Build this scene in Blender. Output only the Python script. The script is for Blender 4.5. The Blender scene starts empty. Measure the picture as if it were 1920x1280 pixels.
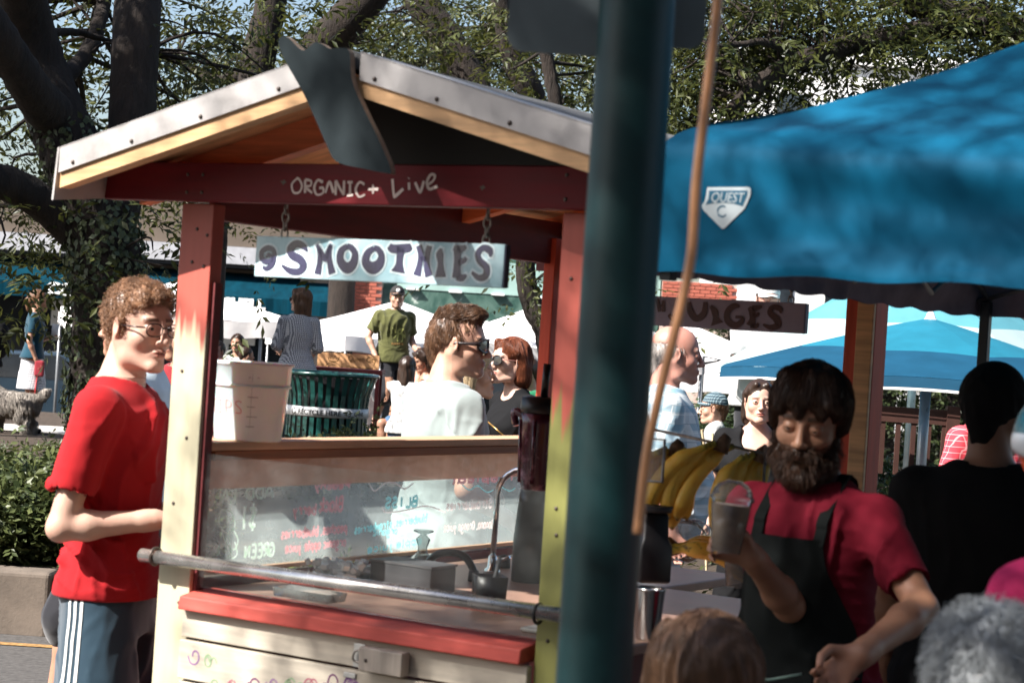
import bpy, math, random
import numpy as np
from math import sin, cos, pi, radians, sqrt, atan2
from mathutils import Vector, Matrix
random.seed(7); rng = np.random.default_rng(7)
scene = bpy.context.scene
COL = scene.collection

# ---------------------------------------------------------------- camera, light, exposure
F = 3733.0; ROLL = radians(3.72); CZ = 1.65; YAW = radians(32.2)
cam_d = bpy.data.cameras.new('camera'); cam = bpy.data.objects.new('camera', cam_d); COL.objects.link(cam)
cam_d.sensor_width = 36.0; cam_d.lens = 36.0 * F / 1920.0
cam_d.clip_start = 0.1; cam_d.clip_end = 600
Rc = Vector((cos(ROLL), 0, sin(ROLL))); Uc = Vector((-sin(ROLL), 0, cos(ROLL))); Bc = Vector((0, -1, 0))
cam.matrix_world = Matrix(((Rc.x, Uc.x, Bc.x, 0), (Rc.y, Uc.y, Bc.y, 0), (Rc.z, Uc.z, Bc.z, CZ), (0, 0, 0, 1)))
cam_d.dof.use_dof = True; cam_d.dof.focus_distance = 9.5; cam_d.dof.aperture_fstop = 6.8
scene.camera = cam

SUN = Vector((-0.62, -0.38, 0.68)).normalized()
world = bpy.data.worlds.new('World'); scene.world = world; world.use_nodes = True
wn = world.node_tree
sky = wn.nodes.new('ShaderNodeTexSky'); sky.sky_type = 'NISHITA'; sky.sun_disc = False
sky.sun_elevation = math.asin(SUN.z); sky.sun_rotation = atan2(SUN.x, SUN.y)
sky.air_density = 1.0; sky.dust_density = 2.2; sky.ozone_density = 1.0
bg = wn.nodes['Background']; bg.inputs['Strength'].default_value = 0.078
wn.links.new(sky.outputs[0], bg.inputs[0])
sl = bpy.data.lights.new('sun', 'SUN'); sl.energy = 5.0; sl.angle = radians(0.53); sl.color = (1.0, 0.955, 0.90)
so = bpy.data.objects.new('sun', sl); COL.objects.link(so)
so.rotation_euler = SUN.to_track_quat('Z', 'Y').to_euler(); so.location = SUN * 30
scene.view_settings.view_transform = 'Standard'; scene.view_settings.look = 'None'
scene.view_settings.gamma = 1.0; scene.view_settings.exposure = 1.38
scene.cycles.max_bounces = 8; scene.cycles.transparent_max_bounces = 12
scene.cycles.caustics_reflective = False; scene.cycles.caustics_refractive = False
scene.cycles.use_denoising = True
scene.cycles.sample_clamp_indirect = 6

# ---------------------------------------------------------------- layout helpers
def ray(px, py):
    u = px - 960; v = 640 - py
    return Vector(((u * cos(ROLL) - v * sin(ROLL)) / F, 1.0, (u * sin(ROLL) + v * cos(ROLL)) / F))
def W(px, py, d):
    return Vector((0, 0, CZ)) + ray(px, py) * d
O = W(330, 1040, 5.1); O.z = 0
E1 = Vector((cos(YAW), -sin(YAW), 0)); E2 = Vector((sin(YAW), cos(YAW), 0))
def L(s, t, z): return O + E1 * s + E2 * t + Vector((0, 0, z))
def SL(px, py, t=0.0):
    r = ray(px, py); C = Vector((0, 0, CZ)) - O
    k = (t - C.dot(E2)) / r.dot(E2); p = C + r * k
    return (p.dot(E1), p.z)
def SX(px, py, s=0.0):
    r = ray(px, py); C = Vector((0, 0, CZ)) - O
    k = (s - C.dot(E1)) / r.dot(E1); p = C + r * k
    return (p.dot(E2), p.z)

# ---------------------------------------------------------------- objects
def tag(o, label=None, cat=None, group=None, kind=None):
    if label: o['label'] = label
    if cat: o['category'] = cat
    if group: o['group'] = group
    if kind: o['kind'] = kind
    return o
def empty(name, loc=(0, 0, 0), rz=0, label=None, cat=None, group=None):
    o = bpy.data.objects.new(name, None); COL.objects.link(o); o.location = loc; o.rotation_euler = (0, 0, rz)
    o.empty_display_size = 0.1
    return tag(o, label, cat, group)
def link(name, me, mat=None, parent=None):
    o = bpy.data.objects.new(name, me); COL.objects.link(o)
    if mat is not None and not me.materials:
        for m in (mat if isinstance(mat, (list, tuple)) else [mat]): me.materials.append(m)
    if parent is not None: o.parent = parent
    return o
def fastmesh(name, V, T, smooth=True):
    """V (n,3), T (m,k) same-size polygons"""
    V = np.asarray(V, dtype=np.float32); T = np.asarray(T, dtype=np.int32)
    me = bpy.data.meshes.new(name); n, k = T.shape
    me.vertices.add(len(V)); me.vertices.foreach_set('co', V.ravel())
    me.loops.add(n * k); me.loops.foreach_set('vertex_index', T.ravel())
    me.polygons.add(n); me.polygons.foreach_set('loop_start', np.arange(n, dtype=np.int32) * k)
    me.polygons.foreach_set('loop_total', np.full(n, k, dtype=np.int32))
    me.update(calc_edges=True)
    me.polygons.foreach_set('use_smooth', np.full(n, smooth, dtype=bool))
    return me
class MB:
    def __init__(s): s.v = []; s.f = []; s.sm = []
    def add(s, vs, fs, smooth=False):
        b = len(s.v); s.v += [tuple(v) for v in vs]; s.f += [tuple(i + b for i in f) for f in fs]; s.sm += [smooth] * len(fs)
        return s
    def box(s, c, size, R=None):
        c = Vector(c); h = [x / 2 for x in size]
        vs = []
        for z in (-1, 1):
            for y in (-1, 1):
                for x in (-1, 1):
                    p = Vector((x * h[0], y * h[1], z * h[2]))
                    if R is not None: p = R @ p
                    vs.append(c + p)
        return s.add(vs, [(0, 2, 3, 1), (4, 5, 7, 6), (0, 1, 5, 4), (2, 6, 7, 3), (0, 4, 6, 2), (1, 3, 7, 5)])
    def span(s, x0, x1, y0, y1, z0, z1):
        return s.box(((x0 + x1) / 2, (y0 + y1) / 2, (z0 + z1) / 2), (abs(x1 - x0), abs(y1 - y0), abs(z1 - z0)))
    def hexa(s, b, t):
        """two quads, bottom and top, same winding"""
        return s.add(list(b) + list(t), [(3, 2, 1, 0), (4, 5, 6, 7), (0, 1, 5, 4), (1, 2, 6, 5), (2, 3, 7, 6), (3, 0, 4, 7)])
    def tube(s, pts, rad, n=10, cap=True, flat=None, jit=0.0):
        pts = [Vector(p) for p in pts]; m = len(pts)
        rs = rad if isinstance(rad, (list, tuple)) else [rad] * m
        vs = []; prev = None
        for i, p in enumerate(pts):
            d = (pts[min(i + 1, m - 1)] - pts[max(i - 1, 0)])
            if d.length < 1e-9: d = Vector((0, 0, 1))
            d.normalize()
            if prev is None:
                a = Vector((0, 0, 1)) if abs(d.z) < 0.9 else Vector((1, 0, 0))
                u = d.cross(a).normalized()
            else:
                u = (prev - d * prev.dot(d)); u = u.normalized() if u.length > 1e-6 else prev
            prev = u; w = d.cross(u)
            for k in range(n):
                a = 2 * pi * k / n; r = rs[i] * (1 + (random.uniform(-jit, jit) if jit else 0))
                vs.append(p + u * cos(a) * r + w * sin(a) * r * (flat or 1))
        fs = []
        for i in range(m - 1):
            for k in range(n):
                fs.append((i * n + k, i * n + (k + 1) % n, (i + 1) * n + (k + 1) % n, (i + 1) * n + k))
        s.add(vs, fs, True)
        if cap:
            b = len(s.v) - len(vs)
            s.f += [tuple(b + k for k in range(n))[::-1], tuple(b + (m - 1) * n + k for k in range(n))]; s.sm += [False, False]
        return s
    def lathe(s, prof, c=(0, 0, 0), n=24, R=None, smooth=True, cap=False):
        c = Vector(c); vs = []
        for (r, z) in prof:
            for k in range(n):
                p = Vector((r * cos(2 * pi * k / n), r * sin(2 * pi * k / n), z))
                if R is not None: p = R @ p
                vs.append(c + p)
        fs = []
        for i in range(len(prof) - 1):
            for k in range(n):
                fs.append((i * n + k, i * n + (k + 1) % n, (i + 1) * n + (k + 1) % n, (i + 1) * n + k))
        if cap:
            fs.append(tuple(range(n))[::-1]); fs.append(tuple((len(prof) - 1) * n + k for k in range(n)))
        return s.add(vs, fs, smooth)
    def prism(s, poly, fn, th):
        """poly 2D ccw list, fn(u,v,w)->3D, thickness th along w"""
        n = len(poly); vs = [fn(u, v, 0) for u, v in poly] + [fn(u, v, th) for u, v in poly]
        fs = [tuple(range(n))[::-1], tuple(range(n, 2 * n))] + [(i, (i + 1) % n, n + (i + 1) % n, n + i) for i in range(n)]
        return s.add(vs, fs)
    def build(s, name, mat, parent=None, bevel=0, seg=2):
        me = bpy.data.meshes.new(name); me.from_pydata([tuple(v) for v in s.v], [], s.f); me.update()
        me.polygons.foreach_set('use_smooth', s.sm)
        o = link(name, me, mat, parent)
        if bevel:
            b = o.modifiers.new('bevel', 'BEVEL'); b.width = bevel; b.segments = seg; b.limit_method = 'ANGLE'; b.angle_limit = radians(40)
        return o
def sp(pts, n=6, closed=False):
    """Catmull-Rom through points of any dimension"""
    P = [np.array(p, float) for p in pts]; m = len(P); out = []
    rng_i = range(m if closed else m - 1)
    for i in rng_i:
        if closed: p0, p1, p2, p3 = P[(i - 1) % m], P[i], P[(i + 1) % m], P[(i + 2) % m]
        else: p0, p1, p2, p3 = P[max(i - 1, 0)], P[i], P[i + 1], P[min(i + 2, m - 1)]
        for k in range(n):
            t = k / n
            out.append(0.5 * ((2 * p1) + (-p0 + p2) * t + (2 * p0 - 5 * p1 + 4 * p2 - p3) * t * t + (-p0 + 3 * p1 - 3 * p2 + p3) * t ** 3))
    if not closed: out.append(P[-1])
    return out
def ribbon(mb, pts, fn, w=0.004, lift=0.0, th=0.0008, n=4, extra=0.0):
    """flat stroke: pts (x,y[,width]) in the plane fn(u,v,w)"""
    P = sp([tuple(p) if len(p) > 2 else (p[0], p[1], w) for p in pts], n) if len(pts) > 2 and n > 1 else [np.array(tuple(p) if len(p) > 2 else (p[0], p[1], w), float) for p in pts]
    m = len(P); vs = []
    for i in range(m):
        d = P[min(i + 1, m - 1)][:2] - P[max(i - 1, 0)][:2]; l = np.hypot(*d) or 1; nx, ny = -d[1] / l, d[0] / l; h = P[i][2] / 2 + extra
        x, y = P[i][:2]
        if extra:
            if i == 0: x -= d[0] / l * extra; y -= d[1] / l * extra
            if i == m - 1: x += d[0] / l * extra; y += d[1] / l * extra
        vs += [fn(x + nx * h, y + ny * h, lift + th), fn(x - nx * h, y - ny * h, lift + th)]
    fs = [(2 * i, 2 * i + 1, 2 * i + 3, 2 * i + 2) for i in range(m - 1)]
    mb.add(vs, fs)

# ---------------------------------------------------------------- materials
def srgb(r, g, b):
    f = lambda c: (c / 255 / 12.92) if c / 255 <= 0.04045 else ((c / 255 + 0.055) / 1.055) ** 2.4
    return (f(r), f(g), f(b))
class NT:
    def __init__(s, m): s.m = m; s.t = m.node_tree; s.b = s.t.nodes['Principled BSDF']
    def n(s, t, **kw):
        x = s.t.nodes.new(t)
        for k, v in kw.items():
            if k in ('operation', 'blend_type', 'data_type', 'noise_dimensions', 'feature', 'wave_type', 'bands_direction', 'attribute_name', 'distance', 'wave_profile'): setattr(x, k, v)
            else: x.inputs[k.replace('_', ' ')].default_value = v
        return x
    def l(s, a, b): s.t.links.new(a, b)
def mat(name, col, rough=0.6, metal=0.0, var=0.18, scale=6.0, bump=0.0, bscale=40.0, stretch=(1, 1, 1), col2=None, sss=0.0, coat=0.0,
        trans=0.0, alpha=1.0, sheen=0.0, spec=0.5, ior=1.45, thr=(0.35, 0.65), rvar=0.1, island=0.0, bdist=0.002, dirt=0.0):
    m = bpy.data.materials.new(name); m.use_nodes = True; N = NT(m); b = N.b
    tc = N.n('ShaderNodeTexCoord'); mp = N.n('ShaderNodeMapping', Scale=stretch); N.l(tc.outputs['Object'], mp.inputs[0])
    no = N.n('ShaderNodeTexNoise', Scale=scale, Detail=6.0, Roughness=0.6); N.l(mp.outputs[0], no.inputs['Vector'])
    rp = N.n('ShaderNodeMapRange'); rp.inputs[1].default_value = thr[0]; rp.inputs[2].default_value = thr[1]; N.l(no.outputs[0], rp.inputs[0])
    mx = N.n('ShaderNodeMix', data_type='RGBA')
    c1 = tuple(c * (1 - var) for c in col); c2 = col2 or tuple(min(1, c * (1 + var)) for c in col)
    mx.inputs[6].default_value = (*c1, 1); mx.inputs[7].default_value = (*c2, 1)
    N.l(rp.outputs[0], mx.inputs[0]); out = mx.outputs[2]
    if island:
        g = N.n('ShaderNodeNewGeometry'); hv = N.n('ShaderNodeHueSaturation'); N.l(out, hv.inputs['Color'])
        r2 = N.n('ShaderNodeMapRange'); r2.inputs[3].default_value = 1 - island; r2.inputs[4].default_value = 1 + island
        N.l(g.outputs['Random Per Island'], r2.inputs[0]); N.l(r2.outputs[0], hv.inputs['Value']); out = hv.outputs[0]
    if dirt:
        n3 = N.n('ShaderNodeTexNoise', Scale=2.3, Detail=8.0, Roughness=0.7); N.l(tc.outputs['Object'], n3.inputs['Vector'])
        r3 = N.n('ShaderNodeMapRange'); r3.inputs[1].default_value = 0.52; r3.inputs[2].default_value = 0.72; r3.inputs[4].default_value = dirt; N.l(n3.outputs[0], r3.inputs[0])
        m3 = N.n('ShaderNodeMix', data_type='RGBA'); m3.inputs[7].default_value = (0.08, 0.06, 0.045, 1); N.l(out, m3.inputs[6]); N.l(r3.outputs[0], m3.inputs[0]); out = m3.outputs[2]
    N.l(out, b.inputs['Base Color'])
    b.inputs['Metallic'].default_value = metal; b.inputs['IOR'].default_value = ior
    rr = N.n('ShaderNodeMapRange'); rr.inputs[3].default_value = max(0.02, rough - rvar); rr.inputs[4].default_value = min(1, rough + rvar)
    N.l(no.outputs[0], rr.inputs[0]); N.l(rr.outputs[0], b.inputs['Roughness'])
    b.inputs['Specular IOR Level'].default_value = spec
    if coat: b.inputs['Coat Weight'].default_value = coat; b.inputs['Coat Roughness'].default_value = 0.15
    if sss:
        b.inputs['Subsurface Weight'].default_value = sss; b.inputs['Subsurface Scale'].default_value = 0.012
        b.inputs['Subsurface Radius'].default_value = (1.0, 0.35, 0.2)
    if trans: b.inputs['Transmission Weight'].default_value = trans
    if sheen: b.inputs['Sheen Weight'].default_value = sheen; b.inputs['Sheen Roughness'].default_value = 0.5
    if alpha < 1: b.inputs['Alpha'].default_value = alpha
    if bump:
        n2 = N.n('ShaderNodeTexNoise', Scale=bscale, Detail=5.0, Roughness=0.65); N.l(mp.outputs[0], n2.inputs['Vector'])
        bp = N.n('ShaderNodeBump', Strength=bump, Distance=bdist); N.l(n2.outputs[0], bp.inputs['Height']); N.l(bp.outputs[0], b.inputs['Normal'])
    return m
def clearmat(name, tint=(1, 1, 1), haze=0.1, hazecol=(0.8, 0.85, 0.85), rough=0.05, smudge=0.12, backlit=False, gloss=True):
    """thin clear sheet: transparent + gloss + smudged diffuse film"""
    m = bpy.data.materials.new(name); m.use_nodes = True; t = m.node_tree; t.nodes.remove(t.nodes['Principled BSDF']); o = t.nodes['Material Output']
    tr = t.nodes.new('ShaderNodeBsdfTransparent'); tr.inputs[0].default_value = (*tint, 1)
    df = t.nodes.new('ShaderNodeBsdfTranslucent' if backlit else 'ShaderNodeBsdfDiffuse'); df.inputs[0].default_value = (*hazecol, 1)
    gl = t.nodes.new('ShaderNodeBsdfGlossy'); gl.inputs['Roughness'].default_value = rough
    tc = t.nodes.new('ShaderNodeTexCoord'); no = t.nodes.new('ShaderNodeTexNoise'); no.inputs['Scale'].default_value = 5; no.inputs['Detail'].default_value = 8; no.inputs['Roughness'].default_value = 0.7
    t.links.new(tc.outputs['Object'], no.inputs['Vector'])
    mr = t.nodes.new('ShaderNodeMapRange'); mr.inputs[1].default_value = 0.4; mr.inputs[2].default_value = 0.7; mr.inputs[3].default_value = haze; mr.inputs[4].default_value = haze + smudge
    t.links.new(no.outputs[0], mr.inputs[0])
    m1 = t.nodes.new('ShaderNodeMixShader'); t.links.new(mr.outputs[0], m1.inputs[0]); t.links.new(tr.outputs[0], m1.inputs[1]); t.links.new(df.outputs[0], m1.inputs[2])
    fr = t.nodes.new('ShaderNodeFresnel'); fr.inputs[0].default_value = 1.22
    m2 = t.nodes.new('ShaderNodeMixShader'); t.links.new(fr.outputs[0], m2.inputs[0]); t.links.new(m1.outputs[0], m2.inputs[1]); t.links.new(gl.outputs[0], m2.inputs[2])
    t.links.new((m2 if gloss else m1).outputs[0], o.inputs[0]); return m
def leafmat(name, c1, c2, tl=0.35, rough=0.45):
    m = bpy.data.materials.new(name); m.use_nodes = True; N = NT(m); b = N.b
    g = N.n('ShaderNodeNewGeometry'); mx = N.n('ShaderNodeMix', data_type='RGBA'); mx.inputs[6].default_value = (*c1, 1); mx.inputs[7].default_value = (*c2, 1)
    N.l(g.outputs['Random Per Island'], mx.inputs[0]); N.l(mx.outputs[2], b.inputs['Base Color']); b.inputs['Roughness'].default_value = rough
    b.inputs['Specular IOR Level'].default_value = 0.35
    tr = N.n('ShaderNodeBsdfTranslucent'); hs = N.n('ShaderNodeHueSaturation'); hs.inputs['Value'].default_value = 1.6; hs.inputs['Hue'].default_value = 0.48; N.l(mx.outputs[2], hs.inputs['Color']); N.l(hs.outputs[0], tr.inputs[0])
    ms = N.n('ShaderNodeMixShader'); ms.inputs[0].default_value = tl
    N.l(b.outputs[0], ms.inputs[1]); N.l(tr.outputs[0], ms.inputs[2]); N.l(ms.outputs[0], N.t.nodes['Material Output'].inputs[0]); return m
def plaid(name, base, cols, axes=('X', 'Z'), soft=0.0):
    """woven check: cols = list of (colour, period, width, phase) stripes in both directions"""
    m = bpy.data.materials.new(name); m.use_nodes = True; N = NT(m); b = N.b
    tc = N.n('ShaderNodeTexCoord'); sx = N.n('ShaderNodeSeparateXYZ'); N.l(tc.outputs['Object'], sx.inputs[0])
    am = N.n('ShaderNodeMath', operation='ADD'); N.l(sx.outputs['X'], am.inputs[0]); N.l(sx.outputs['Y'], am.inputs[1])
    out = None; cur = N.n('ShaderNodeRGB'); cur.outputs[0].default_value = (*base, 1); out = cur.outputs[0]
    for (c, per, wd, ph, op) in cols:
        for src in (am.outputs[0], sx.outputs['Z']):
            a = N.n('ShaderNodeMath', operation='ADD'); N.l(src, a.inputs[0]); a.inputs[1].default_value = ph + 10
            d = N.n('ShaderNodeMath', operation='MODULO'); N.l(a.outputs[0], d.inputs[0]); d.inputs[1].default_value = per
            lt = N.n('ShaderNodeMath', operation='LESS_THAN'); N.l(d.outputs[0], lt.inputs[0]); lt.inputs[1].default_value = wd
            ml = N.n('ShaderNodeMath', operation='MULTIPLY'); N.l(lt.outputs[0], ml.inputs[0]); ml.inputs[1].default_value = op
            mx = N.n('ShaderNodeMix', data_type='RGBA'); N.l(ml.outputs[0], mx.inputs[0]); N.l(out, mx.inputs[6]); mx.inputs[7].default_value = (*c, 1); out = mx.outputs[2]
    N.l(out, b.inputs['Base Color']); b.inputs['Roughness'].default_value = 0.85
    return m
def woodmat(name, col, dark=None, rough=0.6, axis=0, var=0.25, sc=1.0, bump=0.25, dirt=0.0):
    st = [18 * sc] * 3; st[axis] = 1.2 * sc
    return mat(name, col, rough, var=var, scale=2.0, stretch=st, bump=bump, bscale=6.0, col2=None, dirt=dirt)
# ---------------------------------------------------------------- signed-distance modelling
def wav(P, sc, seed, n=7):
    r = np.random.default_rng(seed); out = 0
    for _ in range(n):
        d = r.normal(size=3); d /= np.linalg.norm(d); f = sc * r.uniform(0.6, 1.7)
        out = out + np.sin(P @ (d * f) + r.uniform(0, 6.28))
    return out / sqrt(n)
def npv(v): return np.array(v, dtype=np.float32)
class SD:
    def __init__(s, R=None, o=(0, 0, 0), sc=1.0):
        s.ops = []; s.frame(R, o, sc)
    def frame(s, R=None, o=(0, 0, 0), sc=1.0):
        s.R = np.eye(3) if R is None else np.array(R, float); s.o = np.array(o, float); s.sc = sc; return s
    def P(s, p): return s.R @ (np.array(p, float) * s.sc) + s.o
    def _put(s, fn, lo, hi, k, mode): s.ops.append((fn, npv(lo), npv(hi), k * s.sc, mode)); return s
    def ell(s, c, r, k=0.02, mode='u', rot=None):
        c = s.P(c); r = np.array(r, float) * s.sc; R = s.R if rot is None else s.R @ np.array(rot)
        def fn(X, Y, Z):
            dx, dy, dz = X - c[0], Y - c[1], Z - c[2]
            a = (dx * R[0, 0] + dy * R[1, 0] + dz * R[2, 0]) / r[0]; b = (dx * R[0, 1] + dy * R[1, 1] + dz * R[2, 1]) / r[1]; e = (dx * R[0, 2] + dy * R[1, 2] + dz * R[2, 2]) / r[2]
            k0 = np.sqrt(a * a + b * b + e * e) + 1e-6; k1 = np.sqrt((a / r[0]) ** 2 + (b / r[1]) ** 2 + (e / r[2]) ** 2) + 1e-6
            return k0 * (k0 - 1) / k1
        m = r.max(); return s._put(fn, c - m, c + m, k, mode)
    def cone(s, a, b, ra, rb, k=0.02, mode='u'):
        a = s.P(a); b = s.P(b); ra *= s.sc; rb *= s.sc; ba = b - a; l2 = ba @ ba + 1e-9
        def fn(X, Y, Z):
            dx, dy, dz = X - a[0], Y - a[1], Z - a[2]
            h = np.clip((dx * ba[0] + dy * ba[1] + dz * ba[2]) / l2, 0, 1)
            return np.sqrt((dx - h * ba[0]) ** 2 + (dy - h * ba[1]) ** 2 + (dz - h * ba[2]) ** 2) - (ra + (rb - ra) * h)
        m = max(ra, rb); return s._put(fn, np.minimum(a, b) - m, np.maximum(a, b) + m, k, mode)
    def prof(s, rows, k=0.02, mode='u', e=2.3):
        """body section table: (z, cx, cy, half_x, half_y); no rotation (frame only scales and shifts)"""
        A = np.array(rows, float) * s.sc; A[:, 1] += s.o[0]; A[:, 2] += s.o[1]; A[:, 0] += s.o[2]; z = A[:, 0]
        zz = np.linspace(z[0], z[-1], 60)
        # smooth interpolation
        def itp(c):
            v = np.interp(zz, z, A[:, c]); w = np.array([1, 2, 3, 2, 1]) / 9.0
            return np.convolve(np.pad(v, 2, mode='edge'), w, mode='valid')
        cx, cy, hx, hy = itp(1), itp(2), itp(3), itp(4)
        def fn(X, Y, Z):
            zc = np.clip(Z, z[0], z[-1]); a = np.interp(zc.ravel(), zz, cx).reshape(Z.shape); b = np.interp(zc.ravel(), zz, cy).reshape(Z.shape)
            h = np.interp(zc.ravel(), zz, hx).reshape(Z.shape); g = np.interp(zc.ravel(), zz, hy).reshape(Z.shape)
            q = (np.abs((X - a) / h) ** e + np.abs((Y - b) / g) ** e + 1e-9) ** (1 / e)
            d = (q - 1) * np.minimum(h, g)
            dz = np.maximum(z[0] - Z, Z - z[-1])
            return np.maximum(d, dz)
        lo = (min(A[:, 1] - A[:, 3]), min(A[:, 2] - A[:, 4]), z[0]); hi = (max(A[:, 1] + A[:, 3]), max(A[:, 2] + A[:, 4]), z[-1])
        return s._put(fn, lo, hi, k, mode)
    def cut(s, p, n, k=0.004):
        """remove the side n points to"""
        p = s.P(p); n = s.R @ np.array(n, float); n = n / np.linalg.norm(n)
        def fn(X, Y, Z): return -((X - p[0]) * n[0] + (Y - p[1]) * n[1] + (Z - p[2]) * n[2])
        return s._put(fn, (-99,) * 3, (99,) * 3, k, 's')
    def mesh(s, lo, hi, res, clip=True):
        lo = npv(lo); n = np.ceil((npv(hi) - lo) / res).astype(int) + 1
        ax = [lo[i] + res * np.arange(n[i], dtype=np.float32) for i in range(3)]
        Fd = np.full(n, 0.2, dtype=np.float32)
        for fn, a, b, k, mode in s.ops:
            pad = k + 3 * res
            i0 = np.clip(np.floor((a - pad - lo) / res).astype(int), 0, n); i1 = np.clip(np.ceil((b + pad - lo) / res).astype(int) + 1, 0, n)
            if (i1 <= i0).any(): continue
            sl_ = tuple(slice(i0[j], i1[j]) for j in range(3))
            X, Y, Z = np.meshgrid(ax[0][sl_[0]], ax[1][sl_[1]], ax[2][sl_[2]], indexing='ij')
            d = fn(X, Y, Z).astype(np.float32); f = Fd[sl_]
            if mode == 'u':
                h = np.maximum(k - np.abs(f - d), 0) / max(k, 1e-6); Fd[sl_] = np.minimum(f, d) - h * h * k * 0.25
            else:
                d = -d; h = np.maximum(k - np.abs(f - d), 0) / max(k, 1e-6); Fd[sl_] = np.maximum(f, d) + h * h * k * 0.25
        return nets(Fd, lo, res)
def nets(Fd, lo, res):
    S = Fd < 0; nx, ny, nz = Fd.shape
    c = np.zeros((nx - 1, ny - 1, nz - 1), np.int8)
    for dx in (0, 1):
        for dy in (0, 1):
            for dz in (0, 1): c += S[dx:nx - 1 + dx, dy:ny - 1 + dy, dz:nz - 1 + dz]
    act = np.argwhere((c > 0) & (c < 8)); idx = -np.ones(c.shape, np.int32); idx[act[:, 0], act[:, 1], act[:, 2]] = np.arange(len(act))
    if len(act) == 0: return np.zeros((0, 3)), np.zeros((0, 4), int)
    acc = np.zeros((len(act), 3), np.float32); cnt = np.zeros(len(act), np.float32)
    cor = [(x, y, z) for x in (0, 1) for y in (0, 1) for z in (0, 1)]
    for a in cor:
        for ax in range(3):
            if a[ax]: continue
            b = list(a); b[ax] = 1
            fa = Fd[act[:, 0] + a[0], act[:, 1] + a[1], act[:, 2] + a[2]]; fb = Fd[act[:, 0] + b[0], act[:, 1] + b[1], act[:, 2] + b[2]]
            m = (fa < 0) != (fb < 0); t = np.where(m, fa / (fa - fb + 1e-12), 0)
            p = np.tile(npv(a), (len(act), 1)); p[:, ax] = t
            acc += p * m[:, None]; cnt += m
    V = (act + acc / cnt[:, None]) * res + lo
    Q = []
    for ax in range(3):
        o1, o2 = [(1, 2), (2, 0), (0, 1)][ax]
        sa = [slice(None)] * 3; sb = [slice(None)] * 3; sa[ax] = slice(0, -1); sb[ax] = slice(1, None)
        e = np.argwhere(S[tuple(sa)] != S[tuple(sb)])
        e = e[(e[:, o1] > 0) & (e[:, o2] > 0) & (e[:, o1] < Fd.shape[o1] - 1) & (e[:, o2] < Fd.shape[o2] - 1)]
        if len(e) == 0: continue
        def g(d1, d2):
            q = e.copy(); q[:, o1] -= d1; q[:, o2] -= d2; return idx[q[:, 0], q[:, 1], q[:, 2]]
        quad = np.stack([g(1, 1), g(0, 1), g(0, 0), g(1, 0)], 1)
        fl = S[e[:, 0], e[:, 1], e[:, 2]]; quad[~fl] = quad[~fl][:, ::-1]
        Q.append(quad)
    Q = np.concatenate(Q); Q = Q[(Q >= 0).all(1)]
    return V, Q
def relax(V, Q, it=1, lam=0.5):
    for _ in range(it):
        acc = np.zeros_like(V); cnt = np.zeros(len(V))
        for a, b in ((0, 1), (1, 2), (2, 3), (3, 0)):
            np.add.at(acc, Q[:, a], V[Q[:, b]]); np.add.at(acc, Q[:, b], V[Q[:, a]]); np.add.at(cnt, Q[:, a], 1); np.add.at(cnt, Q[:, b], 1)
        V = V + lam * (acc / np.maximum(cnt, 1)[:, None] - V)
    return V
def vnorm(V, Q):
    n = np.cross(V[Q[:, 2]] - V[Q[:, 0]], V[Q[:, 3]] - V[Q[:, 1]]); N = np.zeros_like(V)
    for a in range(4): np.add.at(N, Q[:, a], n)
    return N / (np.linalg.norm(N, axis=1)[:, None] + 1e-9)
def joinVQ(parts):
    Vs, Qs, b = [], [], 0
    for V, Q in parts:
        if len(V) == 0: continue
        Vs.append(V); Qs.append(Q + b); b += len(V)
    return np.concatenate(Vs), np.concatenate(Qs)
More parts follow.
